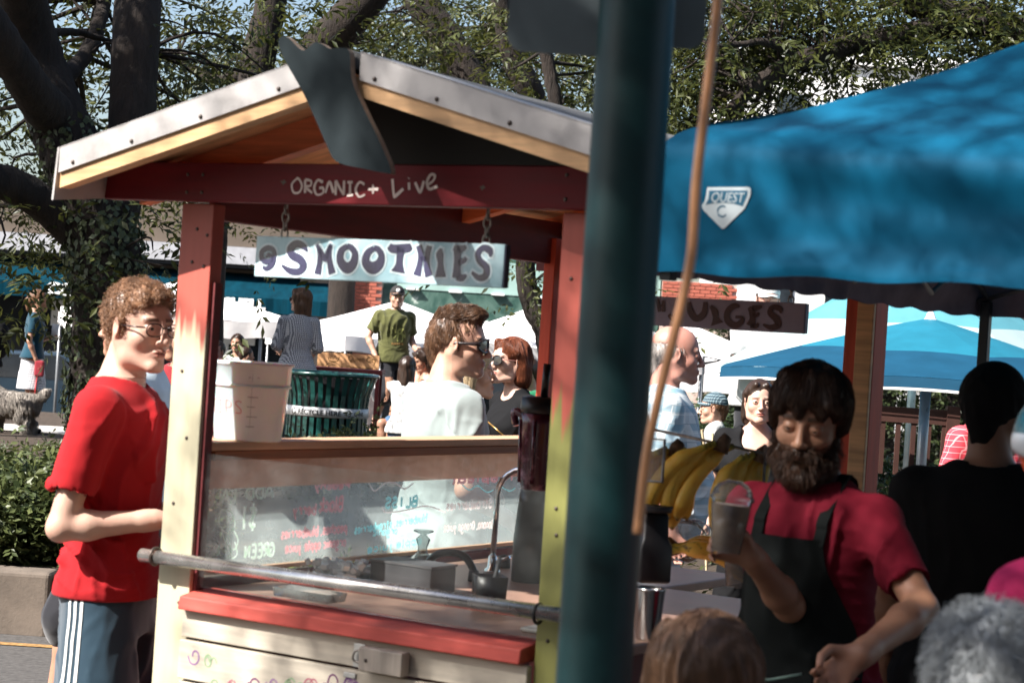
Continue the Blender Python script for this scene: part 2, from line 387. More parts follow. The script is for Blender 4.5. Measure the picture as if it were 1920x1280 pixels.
def strands(name, V, Q, n, length, m, parent, flow, curl=0.0, cfreq=60, lift=0.6, w=0.0016, segs=5, keep=None, seed=1, grav=0.35, lvar=0.4, hug=True):
    r = np.random.default_rng(seed); N = vnorm(V, Q); from mathutils.bvhtree import BVHTree
    bv = BVHTree.FromPolygons(V.tolist(), Q.tolist()) if hug else None; c = V[Q].mean(1)
    if keep is not None:
        ok = keep(c); Q = Q[ok]
    if len(Q) == 0: return None
    qi = r.integers(0, len(Q), n); wt = r.dirichlet((1, 1, 1, 1), n)
    P = (V[Q[qi]] * wt[:, :, None]).sum(1); Nn = (N[Q[qi]] * wt[:, :, None]).sum(1); Nn /= np.linalg.norm(Nn, axis=1)[:, None] + 1e-9
    P = P - Nn * 0.002
    fl = flow(P, Nn); L_ = length * (1 + lvar * r.uniform(-1, 1, n)); d = Nn * lift + fl * (1 - lift) + r.normal(size=(n, 3)) * 0.15
    d /= np.linalg.norm(d, axis=1)[:, None]; pts = [P]; ph = r.uniform(0, 6.28, n)
    u = np.cross(Nn, r.normal(size=(n, 3))); u /= np.linalg.norm(u, axis=1)[:, None] + 1e-9; v = np.cross(d, u)
    for i in range(segs):
        d = d * (1 - grav) + flow(pts[-1], Nn) * grav + r.normal(size=(n, 3)) * 0.06
        if hug:
            dn = (d * Nn).sum(1); d = d - Nn * np.minimum(dn - 0.03, 0)[:, None]
        d /= np.linalg.norm(d, axis=1)[:, None]
        p = pts[-1] + d * (L_ / segs)[:, None]
        if hug:
            off = 0.0015 + lift * 0.03 * (i + 1) / segs * L_ / max(length, 1e-6)
            for q in range(n):
                h = bv.find_nearest(p[q])
                if h[0] is not None:
                    nn = np.array(h[1]); p[q] = np.array(h[0]) + nn * off[q] if h[3] < 0.04 else p[q]; Nn[q] = nn
        if curl: a = ph + cfreq * (i + 1) * L_ / segs; p = p + (u * np.cos(a)[:, None] + v * np.sin(a)[:, None]) * curl
        pts.append(p)
    pts = np.stack(pts, 1); S1 = segs + 1
    ww = w * np.linspace(1, 0.35, S1) * 1.0
    tri = [u * cos(a) + v * sin(a) for a in (0, 2.09, 4.19)]
    VV = np.stack([pts + t[:, None, :] * ww[None, :, None] for t in tri], 2).reshape(n, S1 * 3, 3)
    base = []
    for i in range(segs):
        for k in range(3): base.append((i * 3 + k, i * 3 + (k + 1) % 3, (i + 1) * 3 + (k + 1) % 3, (i + 1) * 3 + k))
    base = np.array(base); QQ = (base[None] + (np.arange(n) * S1 * 3)[:, None, None]).reshape(-1, 4)
    me = fastmesh(name, VV.reshape(-1, 3), QQ); return link(name, me, m, parent)
# ---------------------------------------------------------------- people
def rotz(a): return np.array([[cos(a), -sin(a), 0], [sin(a), cos(a), 0], [0, 0, 1]])
def rotx(a): return np.array([[1, 0, 0], [0, cos(a), -sin(a)], [0, sin(a), cos(a)]])
def roty(a): return np.array([[cos(a), 0, sin(a)], [0, 1, 0], [-sin(a), 0, cos(a)]])
_skin = {}
def skinmat(key, c, rough=0.5, beardc=(0.03, 0.018, 0.012)):
    if key in _skin: return _skin[key]
    m = bpy.data.materials.new('skin_' + key); m.use_nodes = True; N = NT(m); b = N.b
    at = N.n('ShaderNodeAttribute', attribute_name='tint'); sp_ = N.n('ShaderNodeSeparateColor'); N.l(at.outputs['Color'], sp_.inputs[0])
    tc = N.n('ShaderNodeTexCoord'); no = N.n('ShaderNodeTexNoise', Scale=14.0, Detail=5.0); N.l(tc.outputs['Object'], no.inputs['Vector'])
    mx = N.n('ShaderNodeMix', data_type='RGBA'); N.l(no.outputs[0], mx.inputs[0])
    mx.inputs[6].default_value = (c[0] * 0.88, c[1] * 0.70, c[2] * 0.64, 1); mx.inputs[7].default_value = (min(1, c[0] * 1.08), min(1, c[1] * 1.12), min(1, c[2] * 1.12), 1)
    lip = N.n('ShaderNodeMix', data_type='RGBA'); N.l(sp_.outputs[0], lip.inputs[0]); N.l(mx.outputs[2], lip.inputs[6]); lip.inputs[7].default_value = (c[0] * 0.72, c[1] * 0.36, c[2] * 0.36, 1)
    br = N.n('ShaderNodeMix', data_type='RGBA'); N.l(sp_.outputs[1], br.inputs[0]); N.l(lip.outputs[2], br.inputs[6]); br.inputs[7].default_value = (*beardc, 1)
    N.l(br.outputs[2], b.inputs['Base Color']); b.inputs['Roughness'].default_value = rough
    b.inputs['Subsurface Weight'].default_value = 0.12; b.inputs['Subsurface Scale'].default_value = 0.01; b.inputs['Subsurface Radius'].default_value = (1, .35, .2)
    n2 = N.n('ShaderNodeTexNoise', Scale=260.0, Detail=3.0); N.l(tc.outputs['Object'], n2.inputs['Vector'])
    bp = N.n('ShaderNodeBump', Strength=0.12, Distance=0.001); N.l(n2.outputs[0], bp.inputs['Height']); N.l(bp.outputs[0], b.inputs['Normal'])
    _skin[key] = m; return m
SK = dict(fair=(0.50, 0.31, 0.23), pale=(0.56, 0.37, 0.29), tan=(0.38, 0.215, 0.145), ruddy=(0.45, 0.235, 0.185), olive=(0.33, 0.175, 0.11))
M_white_eye = mat('eye_white', (0.7, 0.68, 0.65), 0.15, var=0.03); M_iris = mat('iris_dark', (0.06, 0.035, 0.02), 0.1); M_pupil = mat('pupil', (0.004, 0.004, 0.004), 0.05)
def head_ops(H, Rh, oh, hs, fem, jaw=1.0, fine=True, lids=0.0045, eyed=0.0):
    """eye level at the origin, y forward"""
    H.frame(Rh, oh, hs)
    H.ell((0, -0.020, 0.035), (0.075, 0.094, 0.084), 0.02)
    H.ell((0, 0.022, 0.020), (0.064, 0.064, 0.075), 0.03)
    H.ell((0, 0.030, -0.040), (0.056 * jaw, 0.054, 0.066), 0.03)
    for s in (-1, 1):
        H.cone((s * 0.058 * jaw, -0.012, -0.035), (s * 0.047 * jaw, 0.012, -0.083), 0.018, 0.015, 0.03)
        H.cone((s * 0.047 * jaw, 0.012, -0.083), (s * 0.014, 0.070, -0.105), 0.015, 0.015, 0.025)
        H.ell((s * 0.040, 0.054, -0.030), (0.022, 0.022, 0.020), 0.025)
        H.ell((s * 0.027, 0.078, 0.021), (0.022, 0.010, 0.007 if fem else 0.009), 0.016)
        H.ell((s * 0.077, -0.006, -0.005), (0.0085, 0.019, 0.031), 0.006, rot=rotz(s * -0.45) @ rotx(-0.15))
        H.ell((s * 0.090, 0.000, -0.002), (0.008, 0.010, 0.018), 0.005, 's')
        H.ell((s * 0.031, 0.096, -0.001), (0.019, 0.019, 0.013), 0.014, 's')
    if fine:
        for s in (-1, 1):
            H.ell((s * 0.031, 0.0765, -0.001), (0.0165, 0.0145, 0.0145), 0.004)
            H.ell((s * 0.031, 0.094, -0.0015 + eyed), (0.0125, 0.010, lids), 0.0015, 's')
    H.cone((0, 0.088, 0.012), (0, 0.108, -0.032), 0.0065, 0.0105, 0.012)
    H.ell((0, 0.110, -0.036), (0.0105, 0.0105, 0.0095), 0.008)
    for s in (-1, 1):
        H.ell((s * 0.0125, 0.099, -0.039), (0.0075, 0.010, 0.0075), 0.006)
        if fine: H.ell((s * 0.0065, 0.104, -0.0475), (0.0035, 0.005, 0.003), 0.002, 's')
    H.ell((0, 0.074, -0.068), (0.026, 0.020, 0.020), 0.02)
    H.ell((0, 0.0915, -0.0635), (0.022, 0.0085, 0.0050), 0.005); H.ell((0, 0.0905, -0.0725), (0.018, 0.0090, 0.0065), 0.005)
    if fine: H.ell((0, 0.1005, -0.0672), (0.025, 0.012, 0.0011), 0.002, 's')
    H.ell((0, 0.079, -0.100), (0.018, 0.014, 0.013), 0.018)
def hand_ops(H, wrist, dirv, thumb, curl=0.5, sc=1.0, spread=0.0, curls=None):
    """dirv: wrist to knuckles, thumb: side of the thumb; the palm faces cross(dirv, thumb)*side"""
    d = np.array(dirv, float); d /= np.linalg.norm(d); t = np.array(thumb, float); t -= d * (t @ d); t /= np.linalg.norm(t); p = np.cross(d, t)
    return d, t, p
def put_hand(H, wrist, dirv, thumb, palm_sign, curl=0.5, sc=1.0, curls=None, thumb_in=0.5):
    d = np.array(dirv, float); d /= np.linalg.norm(d); t = np.array(thumb, float); t -= d * (t @ d); t /= np.linalg.norm(t); q = np.cross(d, t) * palm_sign
    w = np.array(wrist, float); H.frame()
    g = lambda a, b, c: w + (d * a + t * b + q * c) * sc
    H.cone(g(0, 0.004, 0), g(0.075, 0.026, 0.0), 0.020 * sc, 0.013 * sc, 0.012); H.cone(g(0, -0.004, 0), g(0.070, -0.026, 0.0), 0.020 * sc, 0.012 * sc, 0.012)
    H.cone(g(0.02, 0, 0), g(0.078, 0, 0), 0.018 * sc, 0.014 * sc, 0.012)
    ls = [0.072, 0.080, 0.075, 0.060]; off = [0.030, 0.010, -0.011, -0.030]; rr = [0.0088, 0.0092, 0.0086, 0.0078]
    tips = []
    for i in range(4):
        c = (curls[i] if curls else curl) * 1.0; a = 0.25 + c * 0.9; pos = g(0.080 - (0.004 if i in (0, 3) else 0), off[i], 0.002); ang = 0.15 + c * 0.7
        for j, fr in enumerate((0.45, 0.32, 0.25)):
            nd = d * cos(ang) + q * sin(ang); e = pos + nd * ls[i] * fr * sc
            H.cone(pos, e, rr[i] * sc * (1 - 0.08 * j), rr[i] * sc * (0.94 - 0.08 * j), 0.003); pos = e; ang += a * (0.9 if j == 0 else 0.7)
        tips.append(pos)
    p0 = g(0.018, 0.022, 0.006); p1 = g(0.048, 0.048, 0.016 + 0.014 * thumb_in); p2 = g(0.078, 0.052 - 0.012 * thumb_in, 0.030 + 0.022 * thumb_in); p3 = g(0.100, 0.046 - 0.028 * thumb_in, 0.038 + 0.03 * thumb_in)
    H.cone(p0, p1, 0.016 * sc, 0.0120 * sc, 0.012); H.cone(p1, p2, 0.0115 * sc, 0.0105 * sc, 0.004); H.cone(p2, p3, 0.0102 * sc, 0.0088 * sc, 0.003)
    return w + (d * 0.05 + q * 0.02) * sc
MALE = [(0.86, 0, 0, 0.158, 0.105), (0.93, 0, -0.008, 0.168, 0.118), (1.02, 0, 0, 0.150, 0.100), (1.12, 0, 0.002, 0.142, 0.096), (1.22, 0, 0, 0.158, 0.106), (1.32, 0, -0.002, 0.175, 0.115), (1.40, 0, -0.008, 0.168, 0.104), (1.455, 0, -0.014, 0.115, 0.075), (1.49, 0, -0.016, 0.062, 0.055)]
FEMA = [(0.86, 0, 0, 0.160, 0.105), (0.93, 0, -0.010, 0.166, 0.118), (1.02, 0, 0, 0.135, 0.095), (1.11, 0, 0.002, 0.118, 0.085), (1.20, 0, 0.006, 0.132, 0.098), (1.28, 0, 0.018, 0.145, 0.118), (1.36, 0, 0.000, 0.145, 0.092), (1.42, 0, -0.012, 0.100, 0.068), (1.48, 0, -0.016, 0.055, 0.050)]
class Person:
    """builds one figure in body space: x to the figure's right, y forward, z up, feet at z = 0"""
    def __init__(s, label, epx, epy, d, g=0.0, rz=0.0, fem=False, skin='fair', head=(0, 0, 0), arms=None, legs=None, group=None, hs=1.0, res=0.010, hres=0.005,
                 eye=None, lean=(0, 0), fine=True, jaw=None, lids=0.0045, eyed=0.0, wide=1.0, stub=0.0, seated=False, beard=(0.03, 0.018, 0.012), upto=None):
        e = W(epx, epy, d); s.res, s.hres, s.fem, s.fine, s.wide = res, hres, fem, fine, wide
        base_eye = 1.635 if not seated else 1.22
        s.S = (e.z - g) / base_eye if eye is None else eye / base_eye
        rot = rotz(radians(rz)); s.lean = lean; s.seated = seated; s.dz = -0.415 if seated else 0.0
        off = rot @ np.array([lean[0], lean[1] + 0.035, 0]) * s.S
        s.root = empty('person', (e.x - off[0], e.y - off[1], g), radians(rz), label, 'person', group); s.root.scale = (s.S,) * 3
        z = s.dz
        self_w = wide
        s.J = dict(sh=0.185 * wide if not fem else 0.158 * wide)
        sw = s.J['sh']
        A = dict(re=(sw + 0.045, -0.03, 1.15), rw=(sw + 0.055, 0.04, 0.90), le=(-sw - 0.045, -0.03, 1.15), lw=(-sw - 0.055, 0.04, 0.90))
        def cv(v):
            if isinstance(v, tuple) and len(v) == 4 and v[0] in 'WD':
                q = Vector(W(*v[1:]) if v[0] == 'W' else v[1:]) - (s.root.location if v[0] == 'W' else Vector((0, 0, 0)))
                q = np.array(q) @ rot; return tuple(q / s.S) if v[0] == 'W' else tuple(q)
            return v
        if arms: A.update({k: cv(v) for k, v in arms.items()})
        s.A = A
        if seated: Lg = dict(rk=(0.11, 0.42, 0.50), ra=(0.12, 0.42, 0.09), lk=(-0.11, 0.42, 0.50), la=(-0.12, 0.42, 0.09))
        else: Lg = dict(rk=(0.10, 0.01, 0.49), ra=(0.105, -0.02, 0.085), lk=(-0.10, 0.01, 0.49), la=(-0.105, -0.02, 0.085))
        if legs: Lg.update(legs)
        s.Lg = Lg
        s.hy, s.hp, s.hr = [radians(a) for a in head]
        s.Rh = rotz(s.hy) @ rotx(-s.hp) @ roty(s.hr)
        s.hs = hs
        s.oh = np.array([lean[0], lean[1] + 0.035, 1.635 + z]) if not seated else np.array([lean[0], lean[1] + 0.035, 1.22])
        s.neck0 = np.array([lean[0] * 0.92, lean[1] * 0.92 - 0.02, 1.44 + z])
        s.jaw = jaw or (0.88 if fem else 1.0); s.lids, s.eyed = lids, eyed
        s.skin = skinmat(skin + ('_b' if stub else '') + str(beard[0]), SK[skin], beardc=beard); s.stub = stub
        s.body()
    def L_(s, z): # lean at a height
        t = max(0.0, min(1.0, (z - 0.95) / 0.55)); return s.lean[0] * t, s.lean[1] * t
    def rows(s, infl=0.0, z0=None, z1=None, flare=0.0, belly=0.0, wx=1.0):
        R = []
        for (z, cx, cy, a, b) in (FEMA if s.fem else MALE):
            if z0 is not None and z < z0 - 1e-6: continue
            if z1 is not None and z > z1: continue
            lx, ly = s.L_(z); t = max(0, (1.15 - z)) * flare; bl = belly * math.exp(-((z - 1.08) / 0.12) ** 2)
            R.append((z + s.dz, cx + lx, cy + ly + bl * 0.5, (a * s.wide + infl) * wx + t, b + infl + t * 0.7 + bl * 0.6))
        if z0 is not None and R and R[0][0] > z0 + s.dz + 1e-3:
            r = R[0]; R = [(z0 + s.dz,) + r[1:]] + R
        return R
    def arm_ops(s, D, infl=0.0, upto=1.0, k=0.03, only=None):
        for side, e, w in (('r', 're', 'rw'), ('l', 'le', 'lw')):
            if only and side != only: continue
            sg = 1 if side == 'r' else -1; lx, ly = s.L_(1.42)
            sh = np.array([sg * s.J['sh'] + lx, ly - 0.012, 1.405 + s.dz]); E_ = np.array(s.A[e]); Wr = np.array(s.A[w]); f = 0.86 if s.fem else 1.0
            if infl == 0:
                D.cone(sh, E_, 0.047 * f, 0.036 * f, k); m = E_ + (Wr - E_) * 0.28
                D.cone(E_, m, 0.037 * f, 0.038 * f, 0.015); D.cone(m, Wr, 0.038 * f, 0.0255 * f, 0.02)
            else:
                a = min(upto, 1.0); D.cone(sh, sh + (E_ - sh) * a, 0.050 * f + infl, 0.041 * f + infl * 1.35, k)
                if upto <= 1: u_d = (E_ - sh) / np.linalg.norm(E_ - sh); e_ = sh + (E_ - sh) * a; D.cone(e_ + u_d * 0.050, e_ + u_d * 0.16, 0.052 * f + infl, 0.06 + infl, 0.004, 's')
                if upto > 1: D.cone(E_, E_ + (Wr - E_) * (upto - 1), 0.040 * f + infl, 0.030 * f + infl, 0.02)
    def body(s):
        D = SD(); D.prof(s.rows(), 0.03)
        lx, ly = s.L_(1.42); z = s.dz; f = 0.86 if s.fem else 1.0
        D.cone((s.J['sh'] * 0.9 + lx, ly - 0.012, 1.405 + z), (-s.J['sh'] * 0.9 + lx, ly - 0.012, 1.405 + z), 0.045 * f, 0.045 * f, 0.04)
        s.arm_ops(D)
        h = s.oh + s.Rh @ np.array([0, -0.035, -0.06]) * s.hs
        nr = (0.046 if s.fem else 0.056)
        D.cone(s.neck0, h, nr * 1.06, nr * s.hs ** 0.5, 0.03)
        D.cone((0.07 * f + lx, ly - 0.018, 1.43 + z), s.neck0 + (h - s.neck0) * 0.45, 0.028, 0.035, 0.04); D.cone((-0.07 * f + lx, ly - 0.018, 1.43 + z), s.neck0 + (h - s.neck0) * 0.45, 0.028, 0.035, 0.04)
        for sg, k, a in ((1, 'rk', 'ra'), (-1, 'lk', 'la')):
            hip = np.array([sg * 0.085, 0, 0.90 + z]); K = np.array(s.Lg[k]); An = np.array(s.Lg[a])
            D.cone(hip, K, 0.082, 0.052, 0.03); m = K + (An - K) * 0.3 + np.array([0, -0.012, 0]); D.cone(K, m, 0.05, 0.052, 0.02); D.cone(m, An, 0.052, 0.034, 0.02)
            D.cone(An + [0, -0.02, -0.045], An + [0, 0.13, -0.055], 0.032, 0.024, 0.03); D.cone(An, An + [0, -0.025, -0.04], 0.036, 0.034, 0.02)
        s.palms = {}
        for side, e, w, sg in (('r', 're', 'rw', 1), ('l', 'le', 'lw', -1)):
            E_ = np.array(s.A[e]); Wr = np.array(s.A[w]); hd = s.A.get(side + 'h', (Wr - E_)); th = s.A.get(side + 't', (0, 1, 0.2)); ps = s.A.get(side + 'p', 1 if side == 'r' else -1)
            D.cone(Wr - (Wr - E_) * 0.1, Wr, 0.026 * f, 0.024 * f, 0.02)
            s.palms[side] = put_hand(D, Wr, hd, th, ps, s.A.get(side + 'c', 0.5), 0.92 * f + 0.04, curls=s.A.get(side + 'cs'), thumb_in=s.A.get(side + 'ti', 0.5))
        head_ops(D, s.Rh, s.oh, s.hs, s.fem, s.jaw, s.fine, s.lids, s.eyed)
        s.D = D
        hb = 0.135 * s.hs + 0.02; hlo = s.oh - [hb, hb, 0.14 * s.hs]; hhi = s.oh + [hb, hb, 0.15 * s.hs]
        pts = np.array([s.A['re'], s.A['rw'], s.A['le'], s.A['lw'], s.Lg['rk'], s.Lg['ra'], s.Lg['lk'], s.Lg['la']])
        lo = np.minimum(pts.min(0) - 0.22, [-0.3, -0.25, -0.02]); hi = np.maximum(pts.max(0) + 0.22, [0.3, 0.3, 1])
        lo[2] = -0.02; hi[2] = hlo[2] + 0.5 * s.res
        parts = [D.mesh(lo, hi, s.res)]
        Vh, Qh = D.mesh(hlo - [0, 0, 0.0], hhi, s.hres)
        parts.append((Vh, Qh))
        if s.res >= 0.007:
            pass
        V, Q = joinVQ(parts); s.headVQ = (Vh, Qh)
        me = fastmesh('body', V, Q)
        # lips, brows and stubble are colour of the skin itself
        loc = ((V - s.oh) @ s.Rh) / s.hs; x, y, zz = loc.T; fr = y > 0.05
        lip = (((x / 0.023) ** 2 + ((zz + 0.068) / 0.0095) ** 2) < 1) & (y > 0.082)
        ax = np.abs(x); by = 0.0235 - 0.10 * (ax - 0.03) ** 2 * 20
        brow = (ax > 0.012) & (ax < 0.051) & (np.abs(zz - by) < (0.0052 if not s.fem else 0.003)) & fr
        tint = np.zeros((len(V), 4), np.float32); tint[:, 0] = lip * (0.9 if s.fem else 0.6); tint[:, 1] = brow * (0.85 if not s.fem else 0.55); tint[:, 3] = 1
        if s.stub:
            bd = (zz < -0.045 - 0.25 * np.clip(ax - 0.03, 0, 1) + 0.9 * np.clip(ax - 0.045, 0, 0.03)) & (y > -0.01) & (zz > -0.14) & ~lip
            tint[:, 1] = np.maximum(tint[:, 1], bd * s.stub)
        at = me.color_attributes.new('tint', 'FLOAT_COLOR', 'POINT'); at.data.foreach_set('color', tint.ravel())
        s.bodyo = link('body', me, s.skin, s.root)
        if s.fine:
            for sg in (-1, 1):
                c = s.oh + s.Rh @ np.array([sg * 0.031, 0.0775, -0.001]) * s.hs; R = Matrix((s.Rh @ rotx(-pi / 2 + s.eyed * 25)).tolist()); r = 0.0122 * s.hs
                mb = MB(); mb.lathe([(r * sin(a), r * cos(a)) for a in np.linspace(0.02, pi, 14)], c, 18, R)
                o = mb.build('eyeball', [M_white_eye, M_iris, M_pupil], s.root)
                o.data.materials.clear(); [o.data.materials.append(q) for q in (M_white_eye, M_iris, M_pupil)]
                for i, p in enumerate(o.data.polygons): p.material_index = 2 if i < 18 else (1 if i < 36 else 0)
    def cloth(s, name, D, m, lo=None, hi=None, res=None, wr=0.004, wsc=28.0, seed=3, fn=None, it=1):
        lo = [-0.75, -0.75, 0.0] if lo is None else lo; hi = [0.75, 0.9, 1.6] if hi is None else hi
        A = np.array([npv(o[1]) for o in D.ops if o[4] == 'u']); B = np.array([npv(o[2]) for o in D.ops if o[4] == 'u'])
        lo = np.maximum(lo, A.min(0) - 0.04); hi = np.minimum(hi, B.max(0) + 0.04)
        V, Q = D.mesh(lo, hi, res or s.res); V = relax(V, Q, it)
        if wr:
            fade = np.clip((V[:, 2] - V[:, 2].min()) / 0.06, 0.08, 1) * np.clip((1.475 - (V[:, 2] - s.dz)) / 0.06, 0.1, 1)
            N = vnorm(V, Q); W1 = V + 0.03 * np.stack([wav(V, 14, seed + 5, 4), wav(V, 14, seed + 6, 4), wav(V, 14, seed + 7, 4)], 1)
            hz = (V[:, 2] - s.dz); waist = np.exp(-((hz - 1.03) / 0.10) ** 2)[:, None]
            Pv = W1 * np.array([1.0, 1.0, 0.35]); Ph = W1 * np.array([0.45, 0.45, 1.5]); n = wav(Pv, 46, seed, 6); n1 = wav(Ph, 46, seed + 2, 6); mk = (wav(V, 11, seed + 1, 4) > -0.2) * 0.75 + 0.35
            rd = lambda q: np.maximum(0, 1 - np.abs(q) * 1.5) ** 1.5
            hgt = rd(n) * (1 - waist[:, 0] * 0.8) + rd(n1) * (0.25 + waist[:, 0]); V = V + N * ((hgt * wr * 1.5 * mk - wr * 0.4) * fade)[:, None]
            V = relax(V, Q, 1, 0.4)
            if fn: V = V + N * fn(V)[:, None]
        me = fastmesh(name, V, Q); s.last = (V, Q); return link(name, me, m, s.root)
    def shirt(s, m, hem=0.88, sleeve=0.62, infl=0.014, neck=0.068, flare=0.12, belly=0.0, name='shirt', wr=0.004, res=None, ndrop=0.0, seed=3, tail=None, arms=True, bot=None, vneck=0.0, slinf=0.010):
        D = SD(); z = s.dz
        lx, ly = s.L_(1.42); f = 0.86 if s.fem else 1.0
        if arms: s.arm_ops(D, slinf, sleeve, k=0.012)
        D.prof(s.rows(infl, z0=hem if hem > 0.85 else 0.86, flare=flare, belly=belly), 0.02)
        D.cone((s.J['sh'] * 0.9 + lx, ly - 0.012, 1.405 + z), (-s.J['sh'] * 0.9 + lx, ly - 0.012, 1.405 + z), 0.045 * f + infl * 0.8, 0.045 * f + infl * 0.8, 0.04)
        D.cone((0.07 * f + lx, ly - 0.018, 1.425 + z), (0.05 + lx, ly - 0.02, 1.445 + z), 0.028 + infl, 0.03 + infl, 0.04); D.cone((-0.07 * f + lx, ly - 0.018, 1.425 + z), (-0.05 + lx, ly - 0.02, 1.445 + z), 0.028 + infl, 0.03 + infl, 0.04)
        h = s.oh + s.Rh @ np.array([0, -0.035, -0.06]) * s.hs
        nc = s.neck0 + [0, 0.012, 0.035 - ndrop * 0.4]; D.cone(nc, nc + (h - s.neck0), neck, neck * 1.1, 0.006, 's')
        if ndrop: D.ell((nc[0], nc[1] + 0.11, nc[2] + 0.0), (neck * 1.15, 0.12, ndrop), 0.008, 's')
        if vneck: D.cone((nc[0], nc[1] + 0.14, nc[2] - vneck), (nc[0], nc[1] + 0.10, nc[2] + 0.03), 0.012, neck, 0.006, 's')
        if bot is not None: D.cut((0, 0, bot), (0, 0, -1))
        return s.cloth(name, D, m, res=res, wr=wr, seed=seed)
    def shorts(s, m, leg=0.45, infl=0.03, top=1.0, name='shorts', wr=0.005, res=None, skirt=False, seed=9):
        D = SD(); z = s.dz
        if skirt: D.prof([(top - 0.45, 0, 0, 0.235, 0.18), (top - 0.3, 0, 0, 0.21, 0.16), (top - 0.1, 0, -0.005, 0.185, 0.135), (top, 0, 0, 0.15, 0.115)], 0.02)
        else:
            D.prof([(0.80 + z, 0, 0, 0.165 * s.wide, 0.115), (0.90 + z, 0, -0.005, 0.170 * s.wide, 0.122), (min(top, 0.96) + z, 0, 0, 0.152 * s.wide, 0.106)], 0.02)
            for sg, k, a in ((1, 'rk', 'ra'), (-1, 'lk', 'la')):
                hip = np.array([sg * 0.085, 0, 0.90 + z]); K = np.array(s.Lg[k]); An = np.array(s.Lg[a]); t = min(leg / 0.41, 1.0)
                D.cone(hip, hip + (K - hip) * t, 0.076 + infl * 0.3, 0.058 + infl * 1.3, 0.03)
                if leg > 0.41: D.cone(K, K + (An - K) * min(1, (leg - 0.41) / 0.4), 0.052 + infl, 0.045 + infl, 0.03)
        return s.cloth(name, D, m, res=res, wr=wr, seed=seed)
    def shoes(s, m):
        D = SD()
        for a in ('ra', 'la'):
            An = np.array(s.Lg[a]); D.cone(An + [0, -0.025, -0.05], An + [0, 0.15, -0.06], 0.042, 0.032, 0.03); D.cone(An + [0, -0.01, -0.02], An + [0, 0.04, -0.045], 0.042, 0.038, 0.02)
        D.cut((0, 0, -0.004), (0, 0, -1)); s.cloth('shoes', D, m, lo=[-2, -2, -0.02], wr=0, res=0.012)
    # ---- head pieces, in head space
    def hl(s, p): return s.oh + s.Rh @ (np.array(p, float) * s.hs)
    def hairvol(s, m, style='short', res=None, puff=1.0, seed=5, name='hair', rough=0.004, line=0.066, rsc=90):
        D = SD(s.Rh, s.oh, s.hs); a = 0.006 * puff + 0.002
        D.ell((0, -0.020, 0.037), (0.075 + a, 0.094 + a, 0.084 + a), 0.02)
        if style == 'quiff': D.ell((0, 0.045, 0.100), (0.050, 0.036, 0.026), 0.03); D.ell((0, -0.01, 0.098), (0.052, 0.06, 0.026), 0.03)
        if style == 'mop': D.ell((0, 0.0, 0.055), (0.081, 0.096, 0.072), 0.03)
        if style == 'curly': D.ell((0, 0.024, 0.072), (0.062, 0.064, 0.040), 0.03)
        p0 = np.array([0, 0.088, line]); dv = np.array([0, -0.155, -0.15]); nrm = np.array([0, 0.15, -0.155])
        if style in ('long', 'bob'): nrm = np.array([0, 0.22, -0.12]); 
        if style in ('short', 'quiff', 'curly', 'pony'): nrm = np.array([0, 0.66, -1.0])
        D.cut(p0, nrm, 0.01)
        if style in ('short', 'quiff', 'mop', 'curly'):
            for sg in (-1, 1): D.cone((sg * 0.073, 0.012, 0.02), (sg * 0.073, 0.010, -0.022), 0.009, 0.006, 0.01)
            D.cone((0, -0.085, -0.01), (0, -0.072, -0.072), 0.035, 0.030, 0.04)
        if style in ('short', 'quiff', 'curly', 'pony'):
            for sg in (-1, 1): D.ell((sg * 0.088, -0.004, -0.006), (0.022, 0.022, 0.036), 0.006, 's')
        if style == 'mop':
            for i in range(9): x = -0.06 + 0.015 * i; D.cone((x * 0.8, 0.045, 0.105), (x * 1.1 - 0.008, 0.093 - abs(x) * 0.35, 0.050 + 0.012 * sin(i * 2.1)), 0.020, 0.010, 0.012)
            for sg in (-1, 1): D.cone((sg * 0.076, 0.0, 0.05), (sg * 0.078, 0.0, -0.005), 0.013, 0.009, 0.02)
        if style == 'long':
            for sg in (-1, 1): D.cone((sg * 0.066, -0.010, 0.04), (sg * 0.070, -0.035, -0.16), 0.030, 0.030, 0.03); D.cone((sg * 0.05, 0.05, 0.09), (sg * 0.080, 0.01, 0.0), 0.018, 0.014, 0.02)
            D.cone((0, -0.07, 0.02), (0, -0.085, -0.19), 0.060, 0.050, 0.03); D.cone((0.05, -0.06, -0.05), (0.05, -0.07, -0.20), 0.04, 0.034, 0.03); D.cone((-0.05, -0.06, -0.05), (-0.05, -0.07, -0.20), 0.04, 0.034, 0.03)
        if style == 'bob':
            for sg in (-1, 1): D.cone((sg * 0.066, -0.030, 0.03), (sg * 0.068, -0.040, -0.085), 0.024, 0.028, 0.03); D.cone((sg * 0.03, 0.062, 0.096), (sg * 0.076, 0.015, 0.045), 0.014, 0.012, 0.02)
            D.cone((0, -0.07, 0.02), (0, -0.075, -0.09), 0.056, 0.056, 0.03); D.cone((0.045, -0.06, -0.03), (0.045, -0.065, -0.10), 0.04, 0.036, 0.03); D.cone((-0.045, -0.06, -0.03), (-0.045, -0.065, -0.10), 0.04, 0.036, 0.03)
        if style == 'pony':
            D.cone((0, -0.10, 0.05), (0, -0.135, -0.02), 0.022, 0.030, 0.02); D.cone((0, -0.135, -0.02), (0, -0.115, -0.12), 0.030, 0.012, 0.02); D.cone((0, -0.085, -0.01), (0, -0.072, -0.06), 0.035, 0.030, 0.04)
